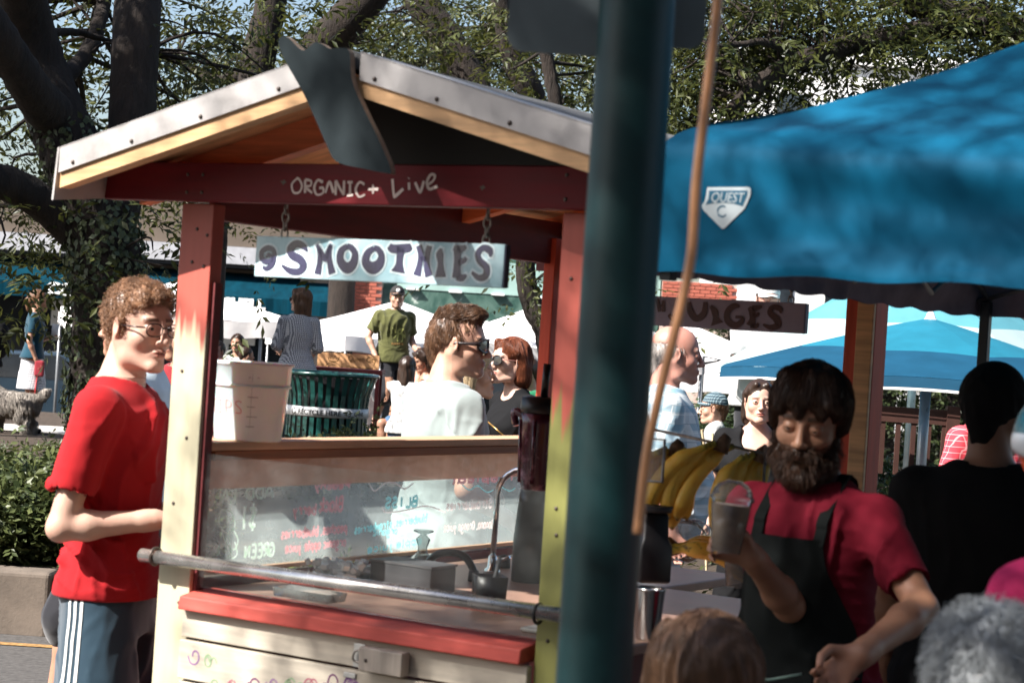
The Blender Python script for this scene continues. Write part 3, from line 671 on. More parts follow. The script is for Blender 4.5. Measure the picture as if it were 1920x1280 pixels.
        if style == 'ring': D.ops = []; D.ell((0, -0.028, 0.010), (0.080, 0.092, 0.060), 0.01); D.cut((0, 0.030, 0), (0, 1, 0.3)); D.cut((0, 0, 0.052), (0, 0.3, 1), 0.02); D.cone((0, -0.085, -0.01), (0, -0.072, -0.072), 0.03, 0.028, 0.04); D.cut((0, 0, -0.085), (0, 0.4, -1)); D.cut((0, 0.005, -0.02), (0, 1, -1.2), 0.01)
        lo = s.oh - 0.27 * s.hs; hi = s.oh + 0.20 * s.hs
        V, Q = D.mesh(lo, hi, res or s.hres)
        N = vnorm(V, Q); loc = (V - s.oh) @ s.Rh
        st = loc * np.array([1.0, 0.8, 0.35]) if style in ('long', 'bob', 'mop', 'pony') else loc
        V = V + N * ((1 - np.abs(wav(st, rsc, seed, 7))) * rough * s.hs)[:, None]
        me = fastmesh(name, V, Q); s.hairVQ = (V, Q); return link(name, me, m, s.root)
    def hairs(s, m, n, length, lift=0.5, flow=(0, -0.3, -1), curl=0.0, w=0.0016, segs=5, grav=0.35, seed=2, name='hair_strands', keep=None, radial=0.0, cfreq=60, vq=None, lvar=.4, hug=True):
        f = s.Rh @ (np.array(flow, float) / np.linalg.norm(flow)); c = s.oh + s.Rh @ np.array([0, -0.02, 0.03]) * s.hs
        up = s.Rh @ np.array([0, 0.01, 1.0])
        def fl(P, Nn):
            v = np.tile(f, (len(P), 1))
            if radial: # falls away from the crown
                q = P - c; q = q - up * (q @ up)[:, None]; q /= np.linalg.norm(q, axis=1)[:, None] + 1e-6; hgt = np.clip((P - c) @ up / (0.09 * s.hs), 0, 1)[:, None]; v = v * (1 - hgt * radial) + q * hgt * radial
            v = v - Nn * (v * Nn).sum(1)[:, None]; v /= np.linalg.norm(v, axis=1)[:, None] + 1e-6
            return v
        V, Q = vq or s.hairVQ
        return strands(name, V, Q, n, length, m, s.root, fl, curl, cfreq, lift, w, segs, keep, seed, grav, lvar, hug)
    def cap(s, m, mb=None, brim=True, back=False, name='cap', emblem=None, visor=0.075):
        D = SD(s.Rh, s.oh, s.hs); D.ell((0, -0.018, 0.040), (0.086, 0.104, 0.098), 0.01); D.cut((0, 0, 0.042), (0, 0.12, -1), 0.004)
        V, Q = D.mesh(s.oh - 0.18 * s.hs, s.oh + 0.2 * s.hs, max(0.004, s.hres)); o = link(name, fastmesh(name, V, Q), m, s.root)
        if brim:
            sg = -1 if back else 1; mbb = MB(); pts = []; n = 12
            for k in (0, 1):
                for i in range(n + 1):
                    a = -1.15 + 2.3 * i / n; r0 = 0.094; x = sin(a) * 0.083; y = cos(a) * 0.085; ext = visor * cos(a * 1.15) * k
                    p = np.array([x, sg * (y + 0.0 + ext) + (-0.018), 0.050 - 0.014 * k * cos(a) + 0.010 * k * (1 - abs(sin(a))) - 0.02 * abs(sin(a)) * k])
                    pts.append(p)
            top = [s.hl(p) for p in pts]; bot = [s.hl(p - np.array([0, 0, 0.004])) for p in pts]
            nn = n + 1; fs = [(i, i + 1, nn + i + 1, nn + i) for i in range(n)] + [(2 * nn + i + 1, 2 * nn + i, 3 * nn + i, 3 * nn + i + 1) for i in range(n)] + [(nn + i, nn + i + 1, 3 * nn + i + 1, 3 * nn + i) for i in range(n)]
            mbb.add(top + bot, fs, True); mbb.build('brim', mb or m, o)
            o2 = [c for c in COL.objects if c.parent == o]
        return o
    def shades(s, m, ml, temple=None, size=1.0, rnd=0.8, frame_only=False, wrap=False, y0=0.100, drop=0.0, name='sunglasses'):
        mbf = MB(); mbl = MB(); fr = []
        for sg in (-1, 1):
            c = np.array([sg * 0.033, y0, -0.002 - drop]); rim = []; disc = []
            for k in range(20):
                a = 2 * pi * k / 20; ex = abs(cos(a)) ** rnd * (1 if cos(a) > 0 else -1); ez = abs(sin(a)) ** rnd * (1 if sin(a) > 0 else -1)
                x = ex * 0.026 * size; z = ez * 0.019 * size * (0.95 if wrap else 1.0)
                if wrap: z *= (1 - 0.35 * (x * sg / 0.026 > 0) * abs(ex)); 
                y = -abs(c[0] + x) ** 2 * (5.0 if wrap else 3.0) + 0.004
                rim.append(s.hl(c + [x, y, z])); disc.append(s.hl(c + [x * 0.97, y, z * 0.97]))
            cc = s.hl(c + [0, -abs(c[0]) ** 2 * 3 + 0.006, 0]); mbf.tube(rim + [rim[0]], (0.0022 if not wrap else 0.003) * s.hs * size ** 2, 6, cap=False)
            b = [cc] + disc; mbl.add(b, [(0, 1 + k, 1 + (k + 1) % 20) for k in range(20)], True)
            t = 0.0022 * s.hs if not wrap else 0.0062 * s.hs
            fr.append(MB().tube([s.hl((sg * 0.060 * (0.5 + 0.5 * size), y0 - 0.010, 0.004 - drop)), s.hl((sg * 0.076, 0.070, 0.004 - drop)), s.hl((sg * 0.080, 0.00, 0.004)), s.hl((sg * 0.078, -0.016, -0.010))], [t * 1.3, t * 1.2, t * 0.8, t * 0.6], 6))
        mbf.tube([s.hl((-0.009, y0 + 0.003, 0.003 - drop)), s.hl((0, y0 + 0.006, 0.006 - drop)), s.hl((0.009, y0 + 0.003, 0.003 - drop))], 0.0022 * s.hs, 6)
        g = mbf.build(name, m, s.root); mbl.build('lens', ml, g)
        for f_ in fr: f_.build('temple', temple or m, g)
        return g
# ---------------------------------------------------------------- ground
M_asph = mat('asphalt', (0.075, 0.07, 0.066), 0.9, var=0.3, scale=30, bump=0.6, bscale=180, bdist=0.004)
M_soil = mat('mulch', (0.07, 0.05, 0.035), 0.95, var=0.4, scale=25, bump=1.0, bscale=90, bdist=0.02)
M_conc = mat('concrete', (0.15, 0.12, 0.095), 0.85, var=0.25, scale=5, bump=0.5, bscale=70, dirt=0.5, bdist=0.004)
M_pave = mat('paving', (0.45, 0.42, 0.38), 0.85, var=0.2, scale=4, bump=0.3, bscale=60)
def sheet(name, x0, x1, y0, y1, z, m, nx=2, ny=2, amp=0.0, zf=None):
    V = []; Fc = []
    for j in range(ny + 1):
        for i in range(nx + 1):
            x = x0 + (x1 - x0) * i / nx; y = y0 + (y1 - y0) * j / ny; V.append((x, y, (zf(x, y) if zf else z) + (amp * sin(x * 2.3 + 1) * cos(y * 1.9) if amp else 0)))
    for j in range(ny):
        for i in range(nx): a = j * (nx + 1) + i; Fc.append((a, a + 1, a + nx + 2, a + nx + 1))
    return tag(link(name, fastmesh(name, V, Fc), m), kind='structure')
sheet('ground', -250, 250, -60, 420, -0.42, M_asph)
sheet('market_street', -20, 20, -8, 10.35, 0.0, M_asph)
sheet('planting_bed', -20, 20, 10.3, 25, 0.30, M_soil, 40, 30, 0.02, zf=lambda x, y: 0.30 + 0.006 * (y - 10.3))
# far edge of the bed drops to the street below
mb = MB(); mb.span(-20, 20, 25.0, 25.15, -0.42, 0.36); tag(mb.build('retaining_edge', M_conc), kind='structure')
sheet('footpath', -11, -2.5, 21.0, 23.6, 0.372, M_pave, 6, 3)
sheet('yellow_line', -8, 4, 9.78, 9.86, 0.004, mat('line_yellow', (0.30, 0.17, 0.06), 0.8, var=0.4, scale=30))
kerb = empty('planter_kerb', (0, 10.2, 0), 0); tag(kerb, 'long weathered concrete planter kerb along the street edge', 'kerb')
for i in range(8):
    mb = MB(); x0 = -9.0 + i * 2.25; mb.box((x0 + 1.12, 0.03, 0.15), (2.235, 0.22, 0.345)); o = mb.build('kerb_stone', M_conc, kerb, 0.025, 3)

# ---------------------------------------------------------------- buildings at the far side of the street
BY = 42.0
def B(px, py, d=BY): p = W(px, py, d); return p.x, p.z
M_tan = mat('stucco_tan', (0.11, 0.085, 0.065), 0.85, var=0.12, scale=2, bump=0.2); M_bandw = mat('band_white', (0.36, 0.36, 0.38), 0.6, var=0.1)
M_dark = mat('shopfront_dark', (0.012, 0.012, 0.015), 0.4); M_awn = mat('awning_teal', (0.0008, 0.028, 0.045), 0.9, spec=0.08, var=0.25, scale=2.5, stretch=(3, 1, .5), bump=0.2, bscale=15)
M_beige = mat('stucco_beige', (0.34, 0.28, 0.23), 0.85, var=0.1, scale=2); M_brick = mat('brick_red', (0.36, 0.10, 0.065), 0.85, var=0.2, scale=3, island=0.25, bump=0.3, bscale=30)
M_mortar = mat('mortar', (0.52, 0.40, 0.34), 0.9); M_glassw = mat('shop_glass', (0.02, 0.025, 0.03), 0.06, var=0.5, scale=0.8, spec=0.8)
M_white = mat('paint_white', (0.78, 0.77, 0.75), 0.5, var=0.06); M_alu = mat('frame_alu', (0.25, 0.26, 0.27), 0.4, metal=0.6)
M_marb = bpy.data.materials.new('green_marble'); M_marb.use_nodes = True
N = NT(M_marb); tc = N.n('ShaderNodeTexCoord'); no = N.n('ShaderNodeTexNoise', Scale=1.3, Detail=9.0, Roughness=0.7, Distortion=1.6); N.l(tc.outputs['Object'], no.inputs[0])
cr = N.n('ShaderNodeValToRGB'); e = cr.color_ramp.elements; e[0].position = 0.42; e[0].color = (0.03, 0.075, 0.06, 1); e[1].position = 0.62; e[1].color = (0.10, 0.17, 0.14, 1); q = cr.color_ramp.elements.new(0.66); q.color = (0.5, 0.56, 0.5, 1)
N.l(no.outputs[0], cr.inputs[0]); N.l(cr.outputs[0], N.b.inputs[0]); N.b.inputs['Roughness'].default_value = 0.3
M_sgn = mat('signband_green', (0.28, 0.42, 0.38), 0.6, var=0.15, scale=1.2)
M_lett = mat('letter_white', (0.85, 0.85, 0.82), 0.5, var=0.03)
def text(name, s, size, m, parent, loc, rot=None, ext=0.01, off=0.0, shear=0.0, align='LEFT', sx=1.0, space=1.0):
    c = bpy.data.curves.new(name, 'FONT'); c.body = s; c.size = size; c.extrude = ext; c.offset = off; c.shear = shear; c.align_x = align; c.space_character = space; c.resolution_u = 3
    t = bpy.data.objects.new(name, c); COL.objects.link(t); dg = bpy.context.evaluated_depsgraph_get(); dg.update()
    me = bpy.data.meshes.new_from_object(t.evaluated_get(dg)); bpy.data.objects.remove(t)
    R = (rot or Matrix.Rotation(pi / 2, 3, 'X')).to_4x4() @ Matrix.Diagonal((sx, 1, 1, 1)); me.transform(R); me.name = name
    me.materials.clear(); o = link(name, me, m, parent); o.location = loc; return o
# left shop
x0, _ = B(-260, 500); x1, _ = B(625, 500)
shop = empty('shop_building', ((x0 + x1) / 2, BY + 2, -0.42), 0, 'low tan shopfront with white band and teal awnings behind the big tree', 'building'); sxx, syy = shop.location.x, shop.location.y
def wb(name, xa, xb, ya, yb, za, zb, m, par, bev=0):
    mb = MB(); mb.span(xa - par.location.x, xb - par.location.x, ya - par.location.y, yb - par.location.y, za - par.location.z, zb - par.location.z); return mb.build(name, m, par, bev)
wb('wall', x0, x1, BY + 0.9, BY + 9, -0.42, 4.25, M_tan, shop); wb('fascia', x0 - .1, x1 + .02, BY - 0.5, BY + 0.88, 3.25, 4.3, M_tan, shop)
wb('white_band', x0, x1 - .1, BY - 0.62, BY - 0.5, 2.88, 3.24, M_bandw, shop); wb('soffit', x0, x1 - .1, BY - 0.5, BY + 0.88, 2.80, 2.95, M_dark, shop)
for px_ in range(-250, 600, 105):
    a, _ = B(px_, 640); b_, _ = B(px_ + 98, 640)
    wf = wb('window', a, b_, BY + 0.78, BY + 0.86, 0.1, 2.5, M_glassw, shop)
    wb('mullion', b_, b_ + 0.08, BY + 0.72, BY + 0.88, -0.42, 2.6, M_dark, shop)
for (pa, pb, za, zb, c) in ((78, 135, 1.35, 1.95, M_white), (350, 420, 1.0, 1.9, M_white), (420, 470, 1.2, 1.95, M_white), (495, 560, 1.5, 1.85, M_bandw)):
    a, _ = B(pa, 640); b_, _ = B(pb, 640); wb('window_poster', a, b_, BY + 0.70, BY + 0.76, za, zb, c, shop)
def awning(pa, pb, zt, zb, word, wpx, size):
    a, _ = B(pa, 560); b_, _ = B(pb, 560); y0, y1 = BY - 1.5, BY + 0.5
    t = empty('shop_awning', ((a + b_) / 2, y1, zb), 0); h = (b_ - a) / 2; zz = zt - zb
    mb = MB(); n = 26
    for i in range(n + 1):
        x = -h + 2 * h * i / n; w_ = 0.02 * sin(i * 1.7)
        mb.v += [(x, -0.3, zz), (x, y0 - y1 + w_, 0.30), (x, y0 - y1 - 0.01 + w_, 0.0), (x, y0 - y1 + 0.01 + w_, 0.0), (x, y0 - y1 + 0.03 + w_, 0.29), (x, -0.3, zz - 0.03)]; 
        if i: 
            q = (i - 1) * 6
            for k in range(5): mb.f.append((q + k, q + 6 + k, q + 7 + k, q + k + 1)); mb.sm.append(False)
    mb.build('canvas', M_awn, t)
    for s in (-1, 1): MB().add([(s * h, -0.3, zz), (s * h, y0 - y1, 0.3), (s * h, y0 - y1, 0), (s * h, -0.3, 0)] + [(s * (h - .02), -0.3, zz), (s * (h - .02), y0 - y1, 0.3), (s * (h - .02), y0 - y1, 0), (s * (h - .02), -0.3, 0)], [(0, 1, 2, 3), (7, 6, 5, 4), (0, 4, 5, 1), (1, 5, 6, 2)]).build('side_panel', M_awn, t)
    wx, _ = B(wpx, 560, y0); text('lettering', word, size, M_lett, t, (wx - t.location.x, y0 - y1 - 0.03, 0.07), off=0.018, sx=1.15); return t
tag(awning(-260, 150, 2.75, 1.93, 'COL', 86, 0.34), 'teal shop awning lettered COL left of the ivy covered trunk', 'awning')
tag(awning(262, 628, 2.72, 1.90, 'SHELL', 421, 0.27), 'teal shop awning lettered SHELL beyond the white tent', 'awning')
# beige pier, brick pier, marble front
xa, _ = B(560, 600); xb, _ = B(627, 600)
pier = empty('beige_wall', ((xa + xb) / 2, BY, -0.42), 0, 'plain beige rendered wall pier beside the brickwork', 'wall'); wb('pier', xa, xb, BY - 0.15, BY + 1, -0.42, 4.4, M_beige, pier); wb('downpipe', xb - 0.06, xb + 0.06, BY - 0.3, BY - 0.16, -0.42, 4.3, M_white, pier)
def brickwall(name, label, pa, pb, ztop, zbot, zb2=None, seed=1):
    xa, _ = B(pa, 600); xb, _ = B(pb, 600); t = empty(name, ((xa + xb) / 2, BY, -0.42), 0, label, 'wall'); wb('backing', xa, xb, BY + 0.02, BY + 0.8, -0.42, ztop, M_mortar, t)
    bl, bh, j = 0.215, 0.062, 0.013; me = None; z = zbot; r = 0; cnt = 0
    mb = MB(); mb.box((0, 0, 0), (bl, 0.06, bh)); first = mb.build('brick', M_brick, t, 0); me = first.data; used = False; w = xb - xa
    half = MB().box((0, 0, 0), (bl / 2 - j / 2, 0.06, bh)); hm = half.build('brick', M_brick, t); hme = hm.data; bpy.data.objects.remove(hm)
    while z < ztop - 0.02:
        x = xa + (0 if r % 2 == 0 else bl / 2 + j / 2)
        if r % 2: o = link('brick', hme, None, t); o.location = (xa + bl / 4 - j / 4 - t.location.x, 0.0 + random.uniform(-.004, .004), z + bh / 2 + 0.42)
        while x + bl <= xb + 0.02:
            if not used: o = first; used = True
            else: o = link('brick', me, None, t)
            o.location = (x + bl / 2 - t.location.x, random.uniform(-.005, .005), z + bh / 2 + 0.42); x += bl + j; cnt += 1
        if r % 2 == 0 and x + bl / 2 <= xb + 0.03: o = link('brick', hme, None, t); o.location = (x + bl / 4 - j / 4 - t.location.x, 0.0, z + bh / 2 + 0.42)
        z += bh + j; r += 1
    return t
brickwall('brick_wall', 'red brick wall pier between beige wall and green marble storefront', 632, 713, 3.1, 0.9)
brickwall('brick_wall', 'pinkish red brick wall above the JUICES sign', 1238, 1378, 3.15, 2.25)
xa, _ = B(713, 600); xb, _ = B(1235, 600)
mar = empty('marble_storefront', ((xa + xb) / 2, BY, -0.42), 0, 'dark green marble storefront with pale green sign band', 'building')
wb('wall', xa, xb, BY + 0.3, BY + 6, -0.42, 4.4, M_marb, mar); wb('sign_band', xa + .3, xb, BY + 0.1, BY + 0.3, 2.62, 3.3, M_sgn, mar); wb('marble_fascia', xa, xb, BY + 0.12, BY + 0.3, 2.05, 2.6, M_marb, mar)
wb('storefront_glass', xa, xb, BY + 0.18, BY + 0.29, -0.1, 2.03, M_glassw, mar)
for i in range(9): x = xa + 0.1 + i * (xb - xa - 0.2) / 8; wb('mullion', x - .05, x + .05, BY + 0.08, BY + 0.18, -0.42, 2.05, M_alu if i % 3 else M_white, mar)
for i in range(5): x = xa + 0.5 + i * 0.9; wb('light_fitting', x, x + 0.28, BY + 0.0, BY + 0.1, 2.60, 2.63, M_white, mar)
# tall white building at upper right, far behind
xa, _ = B(1395, 100, 62); xb, _ = B(2100, 100, 62)
wbld = empty('white_building', ((xa + xb) / 2, 62, -0.42), 0, 'tall bright white building behind the trees at upper right', 'building')
wb('wall', xa, xb, 62, 72, -0.42, 11.3, M_white, wbld); wb('cornice', xa - .2, xb, 61.8, 62, 10.9, 11.2, M_white, wbld)
for i in range(6):
    for k in range(3):
        x = xa + 1.1 + i * 1.9; wb('window', x, x + 0.9, 61.95, 62.0, 2.6 + k * 2.9, 4.1 + k * 2.9, M_glassw, wbld)
for nm, pa, pb, y_, zt, c, lb in (('pink_gable_house', 1000, 1100, 70, 9.6, (0.6, 0.38, 0.34), 'pale pink gabled house top glimpsed between the tree trunks'),):
    xa, _ = B(pa, 100, y_); xb, _ = B(pb, 100, y_); t = empty(nm, ((xa + xb) / 2, y_, -0.42), 0, lb, 'house'); m_ = mat('house_pink', c, 0.8)
    wb('wall', xa, xb, y_, y_ + 5, -0.42, zt - 1.2, m_, t); w = (xb - xa) / 2
    MB().add([(-w, 0, zt - .78), (w, 0, zt - .78), (0, 0, zt + .42), (-w, 5, zt - .78), (w, 5, zt - .78), (0, 5, zt + .42)], [(0, 1, 2), (5, 4, 3), (0, 2, 5, 3), (1, 4, 5, 2)]).build('roof', mat('roof_pink', (0.45, 0.3, 0.28), 0.8), t)

# ---------------------------------------------------------------- tents
M_tent = mat('tent_white', (0.80, 0.77, 0.75), 0.7, var=0.04, scale=2, bump=0.3, bscale=4, bdist=0.02, trans=0.0)
def tent_white(label, px, d, pk, rim, half, val=0.22, rz=0.35, depth=None, m=None, legs=True, zb=-0.42):
    c = W(px, 600, d); t = empty('white_tent', (c.x, d, zb), rz, label, 'tent', 'white market tents across the street'); n = 12; h = half; dp = depth or half
    corners = [(-h, -dp), (h, -dp), (h, dp), (-h, dp)]; zp = pk - zb; zr = rim - zb
    for k in range(4):
        a, b = corners[k], corners[(k + 1) % 4]; V = []; Fc = []
        for j in range(n + 1):
            v = j / n
            for i in range(n + 1):
                u = i / n; ex, ey = a[0] + (b[0] - a[0]) * u, a[1] + (b[1] - a[1]) * u; x, y = ex * (1 - v), ey * (1 - v)
                z = zr + (zp - zr) * (v ** 1.15) - 0.05 * sin(pi * u) * (1 - v) + 0.012 * sin(u * 31 + v * 9) * (1 - v); V.append((x, y, z))
        for j in range(n):
            for i in range(n): q = j * (n + 1) + i; Fc.append((q, q + 1, q + n + 2, q + n + 1))
        o = link('roof_panel', fastmesh('roof_panel', V, Fc), m or M_tent, t)
        V = []; Fc = []
        for j in range(3):
            for i in range(n * 2 + 1):
                u = i / (n * 2); ex, ey = a[0] + (b[0] - a[0]) * u, a[1] + (b[1] - a[1]) * u; w_ = 1 + 0.006 * sin(u * 40 + k) * j; V.append((ex * w_, ey * w_, zr - 0.05 * sin(pi * u) - val * j / 2 + 0.012 * sin(u * 25) * (j == 2)))
        for j in range(2):
            for i in range(n * 2): q = j * (n * 2 + 1) + i; Fc.append((q, q + n * 2 + 1, q + n * 2 + 2, q + 1))
        link('valance', fastmesh('valance', V, Fc), m or M_tent, t)
    if legs:
        for (x, y) in corners: MB().tube([(x * .98, y * .98, 0), (x * .98, y * .98, zr)], 0.02, 8).build('leg', M_alu, t)
    return t
tent_white('white tent at left with its rim hidden by the red post', 330, 27, 2.18, 1.72, 1.45, rz=0.3)
tent_white('white tent peaked behind the man in the cap', 745, 31, 2.17, 1.58, 1.55, rz=0.5)
tent_white('white tent behind the redhead woman', 1055, 26, 2.30, 1.62, 1.5, rz=0.2)
tent_white('white tent behind the bald man', 1290, 30, 2.1, 1.60, 1.3, rz=0.1, val=0.45)

# ---------------------------------------------------------------- trees
M_bark = mat('bark', (0.024, 0.017, 0.013), 0.95, var=0.45, scale=5, stretch=(3, 3, 0.6), bump=1.0, bscale=16, bdist=0.03)
M_leaf = leafmat('leaf_ash', (0.012, 0.020, 0.005), (0.085, 0.095, 0.022), 0.28); M_leafd = leafmat('leaf_dark', (0.02, 0.035, 0.015), (0.05, 0.075, 0.03), 0.2)
M_leafs = leafmat('leaf_shrub', (0.025, 0.040, 0.012), (0.11, 0.13, 0.045), 0.22); M_ivy = leafmat('leaf_ivy', (0.03, 0.045, 0.02), (0.09, 0.11, 0.05), 0.15)
def leaflets(base, direc, normal, ln, wd, seed=0):
    """each leaf: base, left, tip, right with a fold"""
    s = np.cross(direc, normal); s /= np.linalg.norm(s, axis=1)[:, None] + 1e-9
    mid = base + direc * (ln * 0.45)[:, None] + normal * (ln * 0.05)[:, None]
    V = np.stack([base, mid + s * (wd / 2)[:, None], base + direc * ln[:, None], mid - s * (wd / 2)[:, None]], 1).reshape(-1, 3)
    q = np.arange(len(base))[:, None] * 4; T = np.concatenate([np.concatenate([q, q + 1, q + 2], 1), np.concatenate([q, q + 2, q + 3], 1)], 0); T = T[np.argsort(T[:, 0], kind='stable')]
    return V, T
def sprays(C, r, ln=0.26, leaf=0.075, wd=0.026, nl=9, droop=0.35, outward=None):
    n = len(C); d = r.normal(size=(n, 3)); d[:, 2] *= 0.5; d[:, 2] -= droop
    if outward is not None: d += outward
    d /= np.linalg.norm(d, axis=1)[:, None]; up = np.tile([0, 0, 1.0], (n, 1)) + r.normal(size=(n, 3)) * 0.5; nm = np.cross(np.cross(d, up), d); nm /= np.linalg.norm(nm, axis=1)[:, None] + 1e-9; s = np.cross(d, nm)
    Bs, Ds, Ns, Ls = [], [], [], []
    for i in range(nl):
        t = (i // 2 + 0.6) / (nl // 2 + 0.6); sg = 0 if i == nl - 1 else (1 if i % 2 else -1)
        b = C + d * (ln * t * 1.0)[:, None] if isinstance(ln, np.ndarray) else C + d * (ln * t)
        dd = d * (0.55 if sg else 1.0) + s * sg * 0.85 + r.normal(size=(n, 3)) * 0.18 - np.array([0, 0, 0.18]); dd /= np.linalg.norm(dd, axis=1)[:, None]
        nn = nm + r.normal(size=(n, 3)) * 0.25; nn -= dd * (nn * dd).sum(1)[:, None]; nn /= np.linalg.norm(nn, axis=1)[:, None]
        Bs.append(b); Ds.append(dd); Ns.append(nn); Ls.append(leaf * r.uniform(0.55, 1.4, n))
    Bs, Ds, Ns, Ls = map(np.concatenate, (Bs, Ds, Ns, Ls)); return leaflets(Bs, Ds, Ns, Ls, Ls * (wd / leaf))
def tree(label, base, limbs, blobs, density=14, seed=1, leaf=0.075, lm=None, ivy=None, group=None, twigr=0.012, cl_r=0.34, per=11, nl=9, ln=0.26):
    """limbs: list of (points, radii); blobs: (centre, radii, clusters)"""
    r = np.random.default_rng(seed); base = Vector(base); t = empty('tree', base, 0, label, 'tree', group); random.seed(seed)
    LP = []
    for i, (pts, rad) in enumerate(limbs):
        P = sp([tuple(Vector(p) - base) + (q,) for p, q in zip(pts, rad)], 8); mb = MB(); P = [np.array(p) + np.append(r.normal(size=3) * 0.004, 0) for p in P]
        mb.tube([p[:3] for p in P], [max(0.01, p[3]) for p in P], 18, jit=0.014); mb.build('trunk' if i == 0 else 'limb', M_bark, t)
        for p in P: LP.append(p)
    LPa = np.array(LP); cen = []; tw = MB()
    for (c, rad, n) in blobs:
        c = np.array(Vector(c) - base); p = r.normal(size=(n, 3)); p /= np.linalg.norm(p, axis=1)[:, None]; p *= (r.uniform(0.05, 1, n) ** 0.45)[:, None]; cen.append(c + p * np.array(rad))
    cen = np.concatenate(cen)
    for i, c in enumerate(cen):
        if i % 2: continue
        dd = np.linalg.norm(LPa[:, :3] - c, axis=1); dd = dd + (LPa[:, 2] > c[2] + 0.6) * 2; j = int(np.argmin(dd)); a = LPa[j, :3]
        if np.linalg.norm(c - a) > 3.2: 
            j2 = r.integers(0, len(cen)); a = cen[np.argsort(np.linalg.norm(cen - c, axis=1))[min(6, len(cen) - 1)]]
        m = (a + c) / 2 + r.normal(size=3) * 0.12 + [0, 0, 0.1]; L_ = np.linalg.norm(c - a)
        tw.tube(sp([a, m, c], 4), [0.006 + 0.009 * L_, 0.005 + 0.008 * L_, 0.007 + 0.006 * L_, 0.006 + 0.005 * L_, 0.005 + 0.004 * L_, 0.007, 0.006, 0.005, 0.003], 5, cap=False)
    tb = tw.build('branches', M_bark, t)
    n = len(cen) * per; ci = r.integers(0, len(cen), n); C = cen[ci] + r.normal(size=(n, 3)) * cl_r * np.array([1, 1, 0.75]); out = (C - cen[ci]) * 1.6
    V, T = sprays(C, r, ln, leaf, leaf * 0.36, nl, outward=out); me = fastmesh('crown', V, T, smooth=False); link('crown', me, lm or M_leaf, t)
    if ivy:
        Vs = []
        pts, rad, n = ivy; P = np.array(sp([tuple(Vector(p) - base) + (q,) for p, q in zip(pts, rad)], 10)); k = r.integers(0, len(P) - 1, n); f = r.uniform(0, 1, n)[:, None]; c = P[k] * (1 - f) + P[k + 1] * f; a = r.uniform(0, 2 * pi, n)
        nrm = np.stack([np.cos(a), np.sin(a), r.normal(size=n) * 0.3], 1); nrm /= np.linalg.norm(nrm, axis=1)[:, None]; pos = c[:, :3] + nrm * (c[:, 3:4] + 0.015 + r.uniform(0, 0.04, n)[:, None])
        dd = np.cross(nrm, r.normal(size=(n, 3))) ; dd[:, 2] -= 0.5; dd /= np.linalg.norm(dd, axis=1)[:, None]; nn = nrm + r.normal(size=(n, 3)) * 0.5; nn /= np.linalg.norm(nn, axis=1)[:, None]
        V, T = leaflets(pos, dd, nn, r.uniform(0.03, 0.058, n), r.uniform(0.028, 0.05, n)); o = link('ivy', fastmesh('ivy', V, T, False), M_ivy, t); o['kind'] = 'stuff'
    return t
d = 13.0
w_ = lambda x, y, dd=d: W(x, y, dd)
g0 = w_(205, 780); g0.z = 0.3
tree('large ivy covered ash tree forking behind the man in red', g0,
     [([g0, w_(205, 700), w_(200, 520), w_(180, 400), w_(110, 230), w_(60, 80), w_(20, -120, 12.4)], [0.30, 0.25, 0.235, 0.225, 0.20, 0.17, 0.14]),
      ([w_(205, 430), w_(238, 300, 13.1), w_(250, 180, 13.2), w_(255, 60, 13.3), w_(275, -120, 13.6)], [0.17, 0.155, 0.155, 0.16, 0.15]),
      ([w_(170, 460), w_(110, 405, 12.9), w_(40, 355, 12.7), w_(-60, 320, 12.4), w_(-220, 250, 12)], [0.14, 0.12, 0.115, 0.11, 0.09]),
      ([w_(110, 230), w_(60, 170, 12.6), w_(-10, 60, 12.2), w_(-90, -60, 12)], [0.16, 0.13, 0.12, 0.10]),
      ([w_(110, 160), w_(165, 95, 13.6), w_(195, 10, 14), w_(215, -80, 14.2)], [0.06, 0.055, 0.05, 0.04]),
      ([w_(90, 60), w_(150, 62, 13.4), w_(205, 78, 13.6), w_(270, 95, 13.8)], [0.03, 0.025, 0.018, 0.01])],
     [(w_(60, 40, 14.5), (2.6, 1.2, 1.2), 44), (w_(20, 260, 14), (1.2, 0.9, 0.8), 26), (w_(370, 180, 14.5), (1.1, 1.0, 0.6), 32), (w_(50, 485, 12.3), (0.42, 0.3, 0.10), 7), (w_(300, 450, 12.6), (0.35, 0.4, 0.22), 5), (w_(20, 430, 13.5), (0.4, 0.3, 0.15), 6), (w_(150, 230, 16), (1.5, 1, 0.7), 16), (w_(190, 330, 13) + SUN * 4.2, (1.5, 1.3, 1.1), 85), (w_(120, 100, 13) + SUN * 4.0, (1.4, 1.3, 0.9), 70)],
     seed=11, ivy=([w_(205, 770), w_(205, 700), w_(200, 520), w_(185, 410), w_(115, 240)], [0.27, 0.25, 0.235, 0.225, 0.2], 2800))
d = 19.0; g1 = W(372, 640, 19); g1.z = 0.34
tree('dark leaning tree rising behind the left slope of the stall roof', g1,
     [([g1, w_(380, 500, 19), w_(400, 360, 19), w_(470, 240, 19), w_(480, 130, 19), w_(505, 20, 19), w_(530, -120, 19)], [0.26, 0.22, 0.2, 0.18, 0.17, 0.15, 0.13]),
      ([w_(490, 230, 19), w_(590, 110, 19), w_(650, 40, 18.6), w_(730, -50, 18.4)], [0.19, 0.2, 0.19, 0.16]), ([w_(480, 130, 19), w_(400, 150, 19.3), w_(330, 110, 19.6)], [0.06, 0.045, 0.03])],
     [(w_(420, 170, 19.5), (1.1, 1.2, 0.7), 26), (w_(580, 50, 20.5), (1.4, 1.2, 0.6), 26), (w_(700, 70, 20), (1.2, 1.2, 0.6), 32), (w_(350, 300, 20), (0.9, 0.9, 0.5), 24)], seed=12, per=10)
